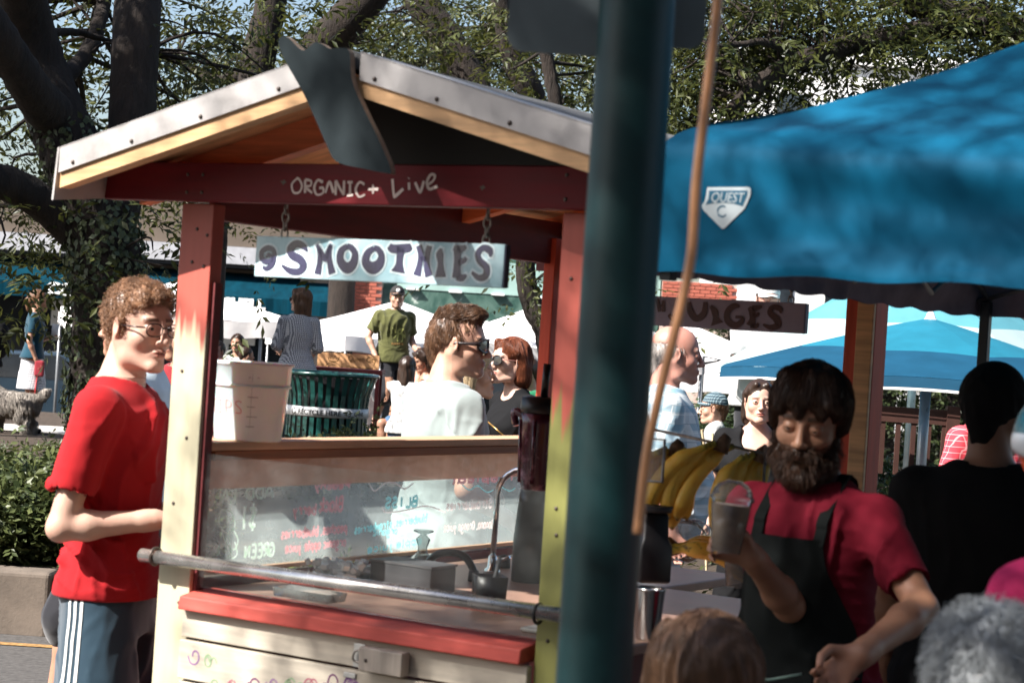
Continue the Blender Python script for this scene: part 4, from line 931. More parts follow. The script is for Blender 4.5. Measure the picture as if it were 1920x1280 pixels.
g2 = W(1135, 640, 21); g2.z = 0.36
tree('twin stemmed tree behind the right slope of the stall roof', g2,
     [([g2, w_(1120, 470, 21), w_(1040, 350, 21), w_(935, 270, 21), w_(870, 130, 21), w_(800, 20, 21), w_(740, -90, 21)], [0.26, 0.22, 0.2, 0.19, 0.19, 0.18, 0.14]), ([w_(950, 280, 21), w_(1000, 200, 20.5), w_(965, 110, 20.3), w_(940, 0, 20.2), w_(925, -100, 20)], [0.16, 0.14, 0.13, 0.11, 0.09]), ([w_(890, 170, 21), w_(930, 90, 21.5), w_(960, 40, 22)], [0.05, 0.04, 0.02])],
     [(w_(800, 90, 22), (1.2, 1.4, 0.9), 42), (w_(930, 120, 22), (1.2, 1.3, 0.9), 36), (w_(720, 150, 22.5), (1.0, 1.2, 0.5), 40), (w_(1080, 170, 22), (0.9, 1.1, 0.8), 38), (w_(1000, 20, 23), (1.2, 1.1, 0.5), 30)], seed=13, per=10)
g3 = W(1045, 780, 16); g3.z = 0.33
tree('slim curved tree beside the rear stall post', g3,
     [([g3, w_(1030, 660, 16), w_(1000, 580, 16), w_(985, 500, 16), w_(1000, 400, 16), w_(1042, 240, 16), w_(1030, 130, 16), w_(1010, 30, 16), w_(995, -90, 16)], [0.11, 0.095, 0.085, 0.08, 0.07, 0.06, 0.055, 0.05, 0.045])],
     [(w_(1045, 510, 15.6), (0.28, 0.4, 0.22), 9), (w_(1010, 90, 17), (0.8, 0.8, 0.6), 26), (w_(1080, 280, 17), (0.7, 0.8, 0.35), 26)], seed=14, per=10)
g4 = W(2150, 760, 16); g4.z = 0.33
tree('spreading ash tree with a bough above the blue canopy', g4,
     [([g4, w_(2120, 300, 16), w_(2000, 120, 16), w_(1850, 40, 16), w_(1700, 10, 16)], [0.24, 0.2, 0.16, 0.12, 0.08]), ([w_(1850, 40, 16), w_(1620, 80, 15.8), w_(1500, 115, 15.6), w_(1410, 165, 15.5), w_(1370, 205, 15.4)], [0.12, 0.085, 0.075, 0.06, 0.035]), ([w_(1500, 115, 15.6), w_(1440, 80, 15.4), w_(1330, 90, 15.2)], [0.04, 0.03, 0.015])],
     [(w_(1310, 140, 16.2), (0.55, 1.0, 0.5), 52), (w_(1420, 50, 16.2), (0.8, 1.0, 0.40), 45), (w_(1640, 20, 16), (1.5, 1.0, 0.30), 66), (w_(1850, 60, 16), (1.2, 1.0, 0.38), 70), (w_(1330, 260, 17), (0.55, 0.7, 0.35), 30), (w_(1590, 215, 16), (0.4, 0.5, 0.06), 3), (w_(1480, 235, 16), (0.2, 0.4, 0.15), 4), (w_(1240, 200, 19), (0.7, 0.8, 1.0), 30)], seed=15, per=12)
# trees along the far side that close the view
for i, (px, dd, n, lb) in enumerate(((640, 33, 40, 'leafy street tree far behind the roof ridge'), (1180, 34, 45, 'leafy street tree far behind the green pole'))):
    g = W(px, 620, dd); g.z = -0.42
    tree(lb, g, [([g, W(px + 6, 380, dd), W(px - 10, 200, dd), W(px + 20, 60, dd)], [0.25, 0.2, 0.15, 0.08])], [(W(px, 130, dd), (2.6, 1.5, 1.2), n // 3)], seed=30 + i, leaf=0.11, per=9, cl_r=0.5, ln=0.35, nl=7)
# street tree at the kerb behind the photographer: its crown dapples the stall
Ax = Vector((0.523, -0.853, 0)).normalized(); Bx = SUN.cross(Ax).normalized(); 
if Bx.z < 0: Bx = -Bx
def SP(a, b, s): return Ax * a + Bx * b + SUN * s
SHADE = [(SP(-2.3, 2.6, 6.6), (1.0, 1.05, 0.8), 36), (SP(-1.0, 3.4, 6.6), (1.1, 1.2, 1.0), 20), (SP(-2.4, 4.1, 6.8), (0.95, 0.9, 0.8), 26), (SP(-2.8, 1.4, 7.0), (0.9, 1.0, 0.8), 50), (SP(-3.35, 2.6, 6.6), (0.4, 0.42, 0.4), 18), (SP(-3.95, 2.22, 6.8), (0.22, 0.32, 0.2), 16),
         (SP(-4.2, 2.3, 6.8), (0.16, 0.16, 0.2), 3), (SP(-4.12, 3.45, 6.8), (0.14, 0.2, 0.14), 5), (SP(-3.90, 3.14, 6.8), (0.10, 0.14, 0.10), 10), (SP(-3.4, 3.7, 6.6), (0.3, 0.3, 0.3), 10), (SP(-0.3, 2.0, 7), (1.3, 1.2, 1.0), 60)]
g5 = Vector((-6.2, -2.6, 0))
tree('street tree behind the viewer shading the stall', g5, [([g5, g5 + Vector((0.1, 0.1, 2.5)), g5 + Vector((0.5, 0.6, 4.6)), SP(-1.6, 3.0, 6.8)], [0.2, 0.17, 0.14, 0.06])], SHADE, seed=21, per=17, cl_r=0.24)

g6 = Vector((6.5, -3.5, 0))  # unseen tree, added so its crown cuts sky fill from behind
tree('unseen broad tree added behind and right of the viewer to cut sky light', g6, [([g6, g6 + Vector((-0.1, 0.2, 2.8)), g6 + Vector((-1.0, 1.5, 4.8)), Vector((3.5, 0.5, 6))], [0.25, 0.22, 0.18, 0.08])], [(Vector((3.6, 0.8, 5.6)), (3.4, 3.6, 1.0), 260), (Vector((3.5, -5, 5.0)), (3.4, 2.6, 1.6), 130)], seed=22, per=14, cl_r=0.42, nl=7, leaf=0.10, ln=0.32)
g7 = Vector((7.5, 7.0, 0))  # unseen tree, added to block sky light above the stall
tree('unseen tall tree added right of the stall to block sky light over the canopy', g7, [([g7, g7 + Vector((-0.1, 0.1, 3)), g7 + Vector((-1.0, 0.2, 5)), Vector((4.2, 7.2, 6.2))], [0.25, 0.22, 0.18, 0.08])], [(Vector((3.6, 6.6, 6.0)), (3.3, 2.8, 0.8), 230)], seed=23, per=14, cl_r=0.42, nl=7, leaf=0.10, ln=0.32)
M_bk = mat('brick_brown', (0.12, 0.07, 0.05), 0.9); bb = empty('unseen_brick_block', (0, -16, -0.42), 0, 'unseen long brown brick building added behind the viewer to block low sky light', 'building'); wb('wall', -30, 30, -22, -14, -0.42, 13, M_bk, bb); wb('parapet', -30.2, 30.2, -14, -13.8, 12.5, 13.2, M_bk, bb)  # unseen building, added to block low sky light behind the camera
for i in range(12):
    for k in range(3): wb('window', -27 + i * 4.6, -25 + i * 4.6, -13.99, -13.94, 1.2 + k * 3.8, 3.4 + k * 3.8, M_glassw, bb)
# ---------------------------------------------------------------- shrubs
def shrub(label, px, pyt, d, rx, h, n=900, lm=None, leaf=0.05, group='shrubs in the planting bed', gz=None, name='shrub', seed=None, spiky=0.0, flower=None):
    g = W(px, pyt, d); g.z = gz if gz is not None else 0.30 + 0.006 * (d - 10.3); r = np.random.default_rng(seed or int(px * 7 + d * 13) % 9999)
    t = empty(name, g, 0, label, 'shrub', group); tw = MB(); cen = []
    for i in range(max(6, int(n / 60))):
        a = r.uniform(0, 2 * pi); q = r.uniform(0, 1) ** 0.6; e = np.array([cos(a) * rx * q, sin(a) * rx * q, h * (1 - 0.55 * q * q) * r.uniform(0.7, 1.05)]); tw.tube(sp([(e[0] * .15, e[1] * .15, 0), (e[0] * .6, e[1] * .6, e[2] * .6), tuple(e)], 3), [0.010, 0.009, 0.008, 0.006, 0.005, 0.004, 0.003], 5, cap=False)
        for k in range(6): cen.append(e * r.uniform(0.35, 1.0) * [1, 1, 1])
    tw.build('stems', M_bark, t); cen = np.array(cen); k = r.integers(0, len(cen), n); C = cen[k] + r.normal(size=(n, 3)) * (0.07 + 0.05 * rx); C[:, 2] = np.abs(C[:, 2])
    V, T = sprays(C, r, leaf * 1.6, leaf, leaf * (0.55 if not spiky else 0.25), 5, droop=-0.3 - spiky); link('foliage', fastmesh('foliage', V, T, False), lm or M_leafs, t)
    if flower:
        fl = MB()
        for i in range(flower[1]):
            c = cen[r.integers(0, len(cen))] + r.normal(size=3) * 0.08; c[2] = abs(c[2]) + 0.05; fl.lathe([(0.002, -.01), (0.014, 0), (0.012, 0.01), (0.001, 0.014)], c, 6)
        o = fl.build('blossoms', flower[0], t); o['kind'] = 'stuff'
    return t
sh = [('shrub behind the kerb at the far left edge', -20, 11.0, .55, .72), ('low leafy shrub below the fluffy dog', 40, 11.6, .5, .62), ('bushy shrub left of the red shirt elbow', 100, 11.0, .5, .55), ('dense shrub hugging the kerb beside the red shirt', 30, 10.65, .35, .42), ('shrub at the foot of the ivy trunk', 150, 12.2, .5, .55), ('shrub half hidden behind the man in red', 240, 11.3, .5, .6), ('small shrub just right of the ivy trunk', 300, 12.5, .45, .62)]
for i, (lb, px, dd, rx, h) in enumerate(sh): shrub(lb, px, 900, dd, rx, h * 0.72, n=1500)
M_yel = mat('blossom_yellow', (0.55, 0.50, 0.08), 0.7)
for lb, px, dd, rx, h, lm, fl in (('leafy shrub directly before the litter bin', 600, 15.3, .30, .44, None, None), ('small upright shrub before the litter bin', 655, 15.2, .22, .5, None, None), ('shrub under the walking man', 745, 20, .6, .42, None, None), ('dark hedge shrub left of the toddler', 1310, 15, .55, .95, M_leafd, None), ('dark hedge shrub behind the toddler', 1400, 15.5, .55, .95, M_leafd, None), ('dark hedge shrub behind the blonde-wood post', 1560, 15, .7, .85, M_leafd, None),
                      ('yellow flowered shrub left of the umbrella pole', 1690, 11.4, .42, .62, M_leafs, (M_yel, 60)), ('yellow flowered shrub right of the umbrella pole', 1790, 11.6, .38, .62, M_leafs, (M_yel, 50)), ('shrub low behind the bearded man', 1640, 11.0, .4, .4, None, None), ('dark shrub far right', 1900, 14, .7, .9, M_leafd, None)):
    shrub(lb, px, 800, dd, rx, h, n=1100, lm=lm, flower=fl)
M_lit = leafmat('leaf_hedge_far', (0.02, 0.03, 0.012), (0.06, 0.08, 0.03), 0.2)
for lb, px, zt in (('clipped dark hedge beyond the JUICES sign', 1440, 2.8), ('dark hedge beneath the white building', 1620, 2.8), ('dark hedge at far right beyond the umbrella', 1820, 2.8)):
    g = W(px, 560, 38); g.z = -0.42; r = np.random.default_rng(px); t = empty('hedge', g, 0, lb, 'hedge'); n = 2500; C = np.stack([r.uniform(-1.1, 1.1, n), r.uniform(-.4, .4, n), r.uniform(0.2, zt, n)], 1); V, T = sprays(C, r, 0.2, 0.1, 0.05, 5); link('foliage', fastmesh('foliage', V, T, False), M_lit, t); wb('stems', g.x - .7, g.x + .7, g.y - .2, g.y + .2, -0.42, zt - .3, M_bark, t)
# ground cover across the bed
r = np.random.default_rng(5); n = 9000; C = np.stack([r.uniform(-8, 8, n), r.uniform(10.5, 20, n), np.zeros(n)], 1); C = C[(np.sin(C[:, 0] * 1.3) + np.cos(C[:, 1] * 1.1 + 1) > -0.4)]; C[:, 2] = 0.34 + 0.006 * (C[:, 1] - 10.3)
V, T = sprays(C, r, 0.08, 0.05, 0.022, 5, droop=-0.5); tag(link('ground_cover', fastmesh('ground_cover', V, T, False), M_leafs), 'low green ground cover over the planting bed', 'plants', kind='stuff')
# ---------------------------------------------------------------- the smoothie stall (s along the front, t away, z up)
def weather(name, col, chip=(0.45, 0.38, 0.3), rough=0.55, amt=0.6, axis=0, bump=0.2, wear=0.66):
    m = mat(name, col, rough, var=0.14, scale=3, bump=bump, bscale=9, stretch=tuple(1.4 if i == axis else 14 for i in range(3)), coat=0.0, spec=0.25)
    N = NT(m); old = N.b.inputs['Base Color'].links[0].from_socket; tc = N.n('ShaderNodeTexCoord'); no = N.n('ShaderNodeTexNoise', Scale=11.0, Detail=9.0, Roughness=0.75); N.l(tc.outputs['Object'], no.inputs[0])
    mr = N.n('ShaderNodeMapRange'); mr.inputs[1].default_value = wear; mr.inputs[2].default_value = wear + 0.04; mr.inputs[4].default_value = amt; N.l(no.outputs[0], mr.inputs[0])
    mx = N.n('ShaderNodeMix', data_type='RGBA'); N.l(mr.outputs[0], mx.inputs[0]); N.l(old, mx.inputs[6]); mx.inputs[7].default_value = (*chip, 1); N.l(mx.outputs[2], N.b.inputs['Base Color']); return m
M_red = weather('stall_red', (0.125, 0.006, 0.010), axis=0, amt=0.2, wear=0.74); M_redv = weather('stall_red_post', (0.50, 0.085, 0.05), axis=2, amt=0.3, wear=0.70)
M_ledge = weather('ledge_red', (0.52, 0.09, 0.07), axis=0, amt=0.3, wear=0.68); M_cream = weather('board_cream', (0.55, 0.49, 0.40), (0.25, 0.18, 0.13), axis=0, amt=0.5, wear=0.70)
M_fin = mat('plywood_grey', (0.020, 0.027, 0.030), 0.85, spec=0.12, var=0.15, scale=4, bump=0.2, bscale=40); M_fine = mat('plywood_edge', (0.24, 0.17, 0.12), 0.8, var=0.3, scale=20)
M_flash = mat('roof_flashing', (0.42, 0.40, 0.39), 0.55, metal=0.15, var=0.15, scale=3, dirt=0.5, bump=0.15, bscale=14); M_rake = woodmat('rake_wood', (0.60, 0.36, 0.18), axis=0, rough=0.6, bump=0.2, dirt=0.15)
M_ply = woodmat('soffit_ply', (0.85, 0.42, 0.20), axis=0, rough=0.7, sc=0.6); M_roofblk = mat('roof_black', (0.014, 0.012, 0.010), 0.85); M_roofsheet = mat('roof_sheet', (0.10, 0.10, 0.10), 0.9, var=0.3, scale=20, bump=0.5)
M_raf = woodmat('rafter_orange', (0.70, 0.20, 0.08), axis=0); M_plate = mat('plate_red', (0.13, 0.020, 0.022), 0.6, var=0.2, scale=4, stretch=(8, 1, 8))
M_chain = mat('steel_chain', (0.30, 0.27, 0.24), 0.45, metal=0.9, var=0.3, scale=60); M_pipe = mat('steel_pipe', (0.66, 0.64, 0.61), 0.27, metal=0.9, var=0.2, scale=14, bump=0.12, bscale=60, dirt=0.12)
M_screw = mat('screw', (0.10, 0.08, 0.07), 0.5, metal=0.8); M_blackr = mat('black_rubber', (0.02, 0.02, 0.02), 0.6)
# post paint: red above, dripping over a yellow-green base
def postmat(name, red, grn, z0, amp, fx=110.0):
    m = bpy.data.materials.new(name); m.use_nodes = True; N = NT(m); tc = N.n('ShaderNodeTexCoord'); s_ = N.n('ShaderNodeSeparateXYZ'); N.l(tc.outputs['Object'], s_.inputs[0])
    cx = N.n('ShaderNodeCombineXYZ'); N.l(s_.outputs['X'], cx.inputs[0]); N.l(s_.outputs['Y'], cx.inputs[1])
    n1 = N.n('ShaderNodeTexNoise', Scale=fx * 0.35, Detail=1.0); N.l(cx.outputs[0], n1.inputs[0])
    mr = N.n('ShaderNodeMapRange'); mr.inputs[1].default_value = 0.3; mr.inputs[2].default_value = 0.75; mr.inputs[3].default_value = -amp; mr.inputs[4].default_value = amp; N.l(n1.outputs[0], mr.inputs[0])
    a = N.n('ShaderNodeMath', operation='ADD'); N.l(mr.outputs[0], a.inputs[0]); N.l(s_.outputs['Z'], a.inputs[1])
    g = N.n('ShaderNodeMapRange'); g.inputs[1].default_value = z0 - 0.025; g.inputs[2].default_value = z0 + 0.025; N.l(a.outputs[0], g.inputs[0])
    n2 = N.n('ShaderNodeTexNoise', Scale=7.0, Detail=6.0); mp = N.n('ShaderNodeMapping', Scale=(6, 6, 0.8)); N.l(tc.outputs['Object'], mp.inputs[0]); N.l(mp.outputs[0], n2.inputs[0])
    v1 = N.n('ShaderNodeMix', data_type='RGBA'); v1.inputs[6].default_value = (*[c * 0.82 for c in red], 1); v1.inputs[7].default_value = (*[c * 1.15 for c in red], 1); N.l(n2.outputs[0], v1.inputs[0])
    v2 = N.n('ShaderNodeMix', data_type='RGBA'); v2.inputs[6].default_value = (*[c * 0.86 for c in grn], 1); v2.inputs[7].default_value = (*[c * 1.12 for c in grn], 1); N.l(n2.outputs[0], v2.inputs[0])
    mx = N.n('ShaderNodeMix', data_type='RGBA'); N.l(g.outputs[0], mx.inputs[0]); N.l(v2.outputs[2], mx.inputs[6]); N.l(v1.outputs[2], mx.inputs[7]); N.l(mx.outputs[2], N.b.inputs['Base Color']); N.b.inputs['Roughness'].default_value = 0.5
    bp = N.n('ShaderNodeBump', Strength=0.25, Distance=0.003); N.l(n2.outputs[0], bp.inputs['Height']); N.l(bp.outputs[0], N.b.inputs['Normal']); return m
M_post = postmat('post_paint', (0.42, 0.085, 0.06), (0.50, 0.46, 0.32), 1.62, 0.07); M_postR = postmat('post_paint_olive', (0.50, 0.10, 0.07), (0.22, 0.22, 0.06), 1.50, 0.13)
stall = empty('market_stall', O, -YAW, 'small gabled wooden smoothie stall with red posts and painted beam', 'stall')
def sb(name, s0, s1, t0, t1, z0, z1, m, bev=0.003, par=None):
    mb = MB(); mb.span(s0, s1, t0, t1, z0, z1); return mb.build(name, m, par or stall, bev)
PW = 0.107
pl_ = sb('post', -0.055, -0.055 + PW, 0.0, 0.045, 0, 1.95, M_post); pr_ = sb('post', 1.088, 1.088 + PW, 0.0, 0.045, 0, 1.95, M_postR)
sb('post', -0.055, -0.018, 0.0485, 0.085, 0, 1.95, M_redv); sb('post', 1.158, 1.195, 0.0485, 0.085, 0, 1.95, M_redv)
sb('post', -0.03, 0.012, 1.76, 1.86, 0, 2.0, M_redv); sb('post', 1.00, 1.10, 1.88, 1.98, 0, 1.98, M_redv); sb('post', 1.045, 1.10, 1.86, 1.878, 0, 1.98, M_rake)
# screws on the posts and beam
def screw(s, t, z, par): MB().lathe([(0.0, -0.002), (0.0045, -0.002), (0.005, 0.0), (0.0035, 0.002), (0.0, 0.002)], (s, t, z), 8, Matrix.Rotation(pi / 2, 3, 'X')).build('screw', M_screw, par)
for (s, z) in ((0.0, 1.885), (0.035, 1.87), (-0.01, 1.80), (0.03, 1.79), (-0.02, 1.52), (0.01, 1.35), (-0.02, 1.18), (0.02, 0.93)): screw(s, -0.001, z, pl_)
for (s, z) in ((1.12, 1.80), (1.12, 1.28), (1.125, 1.22), (1.12, 0.98)): screw(s, -0.001, z, pr_)
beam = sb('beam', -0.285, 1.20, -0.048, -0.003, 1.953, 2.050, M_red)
for (s, z) in ((0.0, 2.02), (0.05, 2.02), (0.0, 1.975), (0.05, 1.975), (1.12, 2.03), (1.12, 1.975)): screw(s, -0.049, z, beam)
# brushed lettering ORGANIC + Live
M_brush = mat('brush_paint', (0.72, 0.60, 0.55), 0.7, var=0.15, scale=60)
def beam_fn(u, v, w): return (u, -0.0485 - w, v)
def onb(px, py): s, z = SL(px, py, -0.048); return (s, z)
GL = {'O': [[(0.5, 1), (0.05, 0.6), (0.2, 0.05), (0.7, 0.05), (0.95, 0.5), (0.7, 0.95), (0.45, 1)]], 'R': [[(0.1, 0), (0.12, 1)], [(0.12, 1), (0.75, 0.9), (0.7, 0.55), (0.15, 0.45), (0.9, 0.0)]], 'G': [[(0.9, 0.85), (0.4, 1), (0.05, 0.5), (0.3, 0.0), (0.9, 0.1), (0.92, 0.45), (0.55, 0.45)]],
      'A': [[(0.05, 0), (0.5, 0.95), (0.95, 0)]], 'N': [[(0.1, 0), (0.12, 1)], [(0.12, 1), (0.85, 0)], [(0.85, 0), (0.9, 1)]], 'I': [[(0.5, 0), (0.5, 1)], [(0.2, 1), (0.8, 1)], [(0.15, 0), (0.85, 0)]], 'C': [[(0.9, 0.85), (0.45, 1), (0.08, 0.5), (0.4, 0.0), (0.95, 0.15)]], '+': [[(0.5, 0.1), (0.5, 0.9)], [(0.1, 0.5), (0.95, 0.5)]],
      'L': [[(0.02, 1.15), (0.15, 0.0), (0.3, -0.05), (0.95, 0.45)]], 'i': [[(0.5, 0.0), (0.45, 0.62)], [(0.4, 0.95), (0.48, 1.0)]], 'v': [[(0.05, 0.65), (0.4, 0.0), (0.55, 0.05), (0.8, 0.75)]], 'e': [[(0.1, 0.3), (0.6, 0.6), (0.75, 0.95), (0.4, 1.0), (0.1, 0.5), (0.3, 0.05), (0.95, 0.25)]]}
for ch, x, y, w, h in (('O', 547, 362, 21, 27), ('R', 571, 362, 17, 25), ('G', 589, 365, 19, 27), ('A', 610, 362, 17, 22), ('N', 628, 366, 20, 27), ('I', 649, 366, 16, 24), ('C', 666, 369, 20, 27), ('+', 689, 366, 22, 22), ('L', 736, 366, 22, 26), ('i', 762, 356, 12, 22), ('v', 778, 359, 22, 26), ('e', 799, 356, 23, 28)):
    mb = MB()
    for st in GL[ch]:
        pts = []
        for i, (a, b) in enumerate(st): s, z = onb(x + a * w, y - b * h); pts.append((s, z, 0.0062 * (0.75 + 0.5 * random.random()) * (1.3 if ch == 'L' else 1)))
        ribbon(mb, pts, beam_fn, n=5 if len(pts) > 2 else 2, th=0.0012)
    mb.build('letter', M_brush, beam)
for (px, py) in ((532, 342), (905, 352)):
    mb = MB()
    for k in range(4): s, z = onb(px + 5 * cos(k * 1.7), py + 5 * sin(k * 1.7)); s2, z2 = onb(px, py); ribbon(mb, [(s, z), (s2, z2)], beam_fn, 0.004, n=1, th=0.0006)
    mb.build('carved_mark', M_screw, beam)
# roof
AP, EL, ER, TF, TB = 0.60, -0.272, 1.39, -0.20, 2.35; ZA = 2.30; SLP = 0.272
zl = lambda s: ZA - SLP * abs(s - AP)
def slab(name, sa, sb_, t0, t1, dz0, dz1, m, par=None):
    mb = MB(); b = [(sa, t0, zl(sa) + dz0), (sb_, t0, zl(sb_) + dz0), (sb_, t1, zl(sb_) + dz0), (sa, t1, zl(sa) + dz0)]; t = [(p[0], p[1], p[2] + dz1 - dz0) for p in b]; mb.hexa(b, t); return mb.build(name, m, par or stall)
ro = empty('roof', (0, 0, 0)); ro.parent = stall
slab('soffit_panel', EL, AP - 0.002, TF + 0.02, TB, -0.052, -0.040, M_ply, ro); slab('soffit_panel', AP + 0.002, ER, TF + 0.02, TB, -0.052, -0.040, M_roofblk, ro)  # left slope underside orange, right one black
slab('roof_sheet', EL - 0.01, AP - 0.001, TF - 0.02, TB, -0.038, 0.0, M_roofsheet, ro); slab('roof_sheet', AP + 0.001, ER + 0.01, TF - 0.02, TB, -0.038, 0.0, M_roofsheet, ro)
slab('rake_board', EL, AP - 0.001, TF - 0.022, TF + 0.018, -0.098, -0.0555, M_rake, ro); slab('rake_board', AP + 0.001, ER, TF - 0.022, TF + 0.018, -0.098, -0.0555, M_rake, ro)
for k, (a, b) in enumerate(((EL, AP - 0.06), (AP + 0.06, ER))):
    fl = slab('flashing', a, b, TF - 0.030, TF - 0.0235, -0.060, 0.004, M_flash, ro); slab('flashing_top', a, b, TF - 0.030, TF + 0.12, 0.001, 0.005, M_flash, fl)
    for q in (0.06, 0.3, 0.57, 0.86): s = a + (b - a) * q; MB().lathe([(0.0, -0.003), (0.006, -0.003), (0.0055, 0.001), (0.003, 0.004), (0, 0.004)], (s, TF - 0.031, zl(s) - 0.047), 8, Matrix.Rotation(pi / 2, 3, 'X')).build('screw', M_screw, fl)
# loose flap of flashing at the left eave
MB().hexa([(EL - 0.018, TF - 0.03, zl(EL) - 0.13), (EL - 0.012, TF - 0.03, zl(EL) - 0.13), (EL - 0.010, TF + 0.5, zl(EL) - 0.07), (EL - 0.016, TF + 0.5, zl(EL) - 0.07)], [(EL - 0.008, TF - 0.03, zl(EL) + 0.004), (EL - 0.002, TF - 0.03, zl(EL) + 0.004), (EL - 0.002, TF + 0.5, zl(EL) + 0.004), (EL - 0.008, TF + 0.5, zl(EL) + 0.004)]).build('eave_flap', M_flash, ro)
for t in (0.02, 0.62, 1.22, 1.82): slab('rafter', EL + 0.05, AP - 0.03, t, t + 0.045, -0.13, -0.053, M_raf, ro); slab('rafter', AP + 0.03, ER - 0.05, t, t + 0.045, -0.13, -0.053, M_raf, ro)
# wall plates under the eaves and tie at the back
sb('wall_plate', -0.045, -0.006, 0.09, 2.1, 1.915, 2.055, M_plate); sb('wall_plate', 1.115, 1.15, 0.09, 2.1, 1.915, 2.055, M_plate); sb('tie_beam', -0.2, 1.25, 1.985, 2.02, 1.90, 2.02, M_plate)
# black gable infill on the right and the cut plywood crest
MB().prism([(AP - 0.12, 2.0505), (1.33, 2.0505), (1.30, zl(1.30) - 0.056), (AP, ZA - 0.056), (AP - 0.12, zl(AP - 0.12) - 0.056)], lambda u, v, w: (u, -0.05 + w, v), 0.012).build('gable_panel', M_roofblk, stall)
def fpx(px, py): return SL(px, py, -0.235)
fo = [fpx(*p) for p in ((531, 78), (541, 70), (553, 76), (566, 90), (578, 97), (588, 92), (600, 82), (614, 86), (628, 94), (648, 92), (664, 100), (668, 150), (688, 200), (722, 270), (742, 322), (730, 326), (690, 318), (640, 305), (622, 275), (600, 225), (575, 172), (550, 128), (536, 100))]
fo = [tuple(p) for p in sp(fo, 3, closed=True)][::-1]
ms = MB().prism(fo, lambda u, v, w: (u, -0.235 - 0.018 + w, v), 0.018); cr = ms.build('crest_board', M_fin, ro); cr.data.materials.append(M_fine)
for p in cr.data.polygons:
    if len(p.vertices) == 4: p.material_index = 1
# tow rail
pipe = MB().tube([(-0.075, -0.045, 1.043), (1.19, -0.045, 1.050)], 0.0175, 20).build('rail', M_pipe, stall)
for s in (-0.028, 1.118):
    pts = [(s, -0.045 + 0.0215 * cos(a), 1.045 + 0.0215 * sin(a)) for a in np.linspace(0, 2 * pi, 17)]; MB().tube(pts, 0.0042, 8, cap=False).build('rail_ring', M_blackr if s > 1 else M_screw, pipe)
# ledge and painted boards
MB().hexa([(0.055, -0.046, 0.921), (1.075, -0.046, 0.924), (1.075, 0.06, 0.924), (0.055, 0.06, 0.921)], [(0.055, -0.040, 0.955), (1.075, -0.040, 0.958), (1.075, 0.06, 0.972), (0.055, 0.06, 0.972)]).build('ledge', M_ledge, stall, 0.004)
bds = [sb('board', 0.052, 1.083, -0.02 + q, 0.002 + q, z0, z1, M_cream, 0.003) for z0, z1, q in ((0.850, 0.919, 0.0), (0.745, 0.843, -0.006), (0.640, 0.738, 0.0), (0.535, 0.633, 0.0), (0.43, 0.528, 0), (0.325, 0.423, 0), (0.22, 0.318, 0))]
def bfn(u, v, w): return (u, -0.0262 - w, v)
dood = [mat('doodle_' + n, c, 0.8, var=0.1) for n, c in (('violet', (0.30, 0.16, 0.34)), ('green', (0.30, 0.42, 0.25)), ('rose', (0.45, 0.16, 0.20)), ('plum', (0.16, 0.04, 0.13)))]
for i in range(26):
    px = 365 + (i * 37) % 300; py = 1228 + (i * 53) % 60 + (px - 360) * 0.16; s, z = SL(px, py, -0.026)
    if z > 0.832 or s > 0.95: continue
    k = i % 4; mb = MB(); rr = 0.010 + 0.014 * random.random(); a0 = random.uniform(0, 6)
    if i % 3 == 0: pts = [(s + rr * cos(a0 + a) * (1 - a / 9), z + 1.2 * rr * sin(a0 + a) * (1 - a / 9)) for a in np.linspace(0, 6.5, 9)]
    elif i % 3 == 1: pts = [(s + rr * 0.7 * cos(a), z + rr * sin(a)) for a in np.linspace(a0, a0 + 6.0, 8)]
    else: pts = [(s - rr * 1.2 + j * rr * 0.6, z + rr * 0.6 * sin(j * 2.2)) for j in range(6)]
    zz = [p for p in pts if p[1] < 0.840]
    if len(zz) > 2: ribbon(mb, zz, bfn, 0.0042, th=0.0005); mb.build('painted_doodle', dood[k], bds[1])
# turn button and hasp
s0, z0 = SL(682, 1230, -0.04); blk = sb('turn_button', s0, s0 + 0.125, -0.062, -0.028, z0 - 0.030, z0 + 0.026, woodmat('block_wood', (0.42, 0.36, 0.30), axis=2, sc=0.8), 0.003); screw(s0 + 0.022, -0.063, z0 - 0.004, blk)
lt = sb('latch_plate', s0 - 0.038, s0 - 0.006, -0.030, -0.024, z0 - 0.030, z0 + 0.026, mat('latch_zinc', (0.55, 0.55, 0.53), 0.4, metal=0.7), 0.001)
MB().tube(sp([(s0 - 0.012, -0.034, z0 + 0.014), (s0 - 0.028, -0.040, z0 + 0.008), (s0 - 0.030, -0.040, z0 - 0.012), (s0 - 0.010, -0.034, z0 - 0.018)], 5), 0.003, 8).build('latch_hook', M_chain, lt)
s1, z1 = SL(640, 1262, -0.04); sb('lower_hasp', s1, s1 + 0.035, -0.032, -0.026, z1 - 0.008, z1 + 0.004, mat('hasp_zinc', (0.55, 0.55, 0.53), 0.4, metal=0.7), 0.001)
# glass screen
M_pane = clearmat('smeared_acrylic', (0.95, 0.97, 0.96), 0.004, (0.75, 0.78, 0.76), 0.06, 0.045)
sb('glass_screen', 0.060, 1.087, 0.018, 0.022, 0.975, 1.314, M_pane, 0)
sb('screen_stop', 0.050, 0.062, 0.012, 0.040, 0.96, 1.75, M_plate, 0)
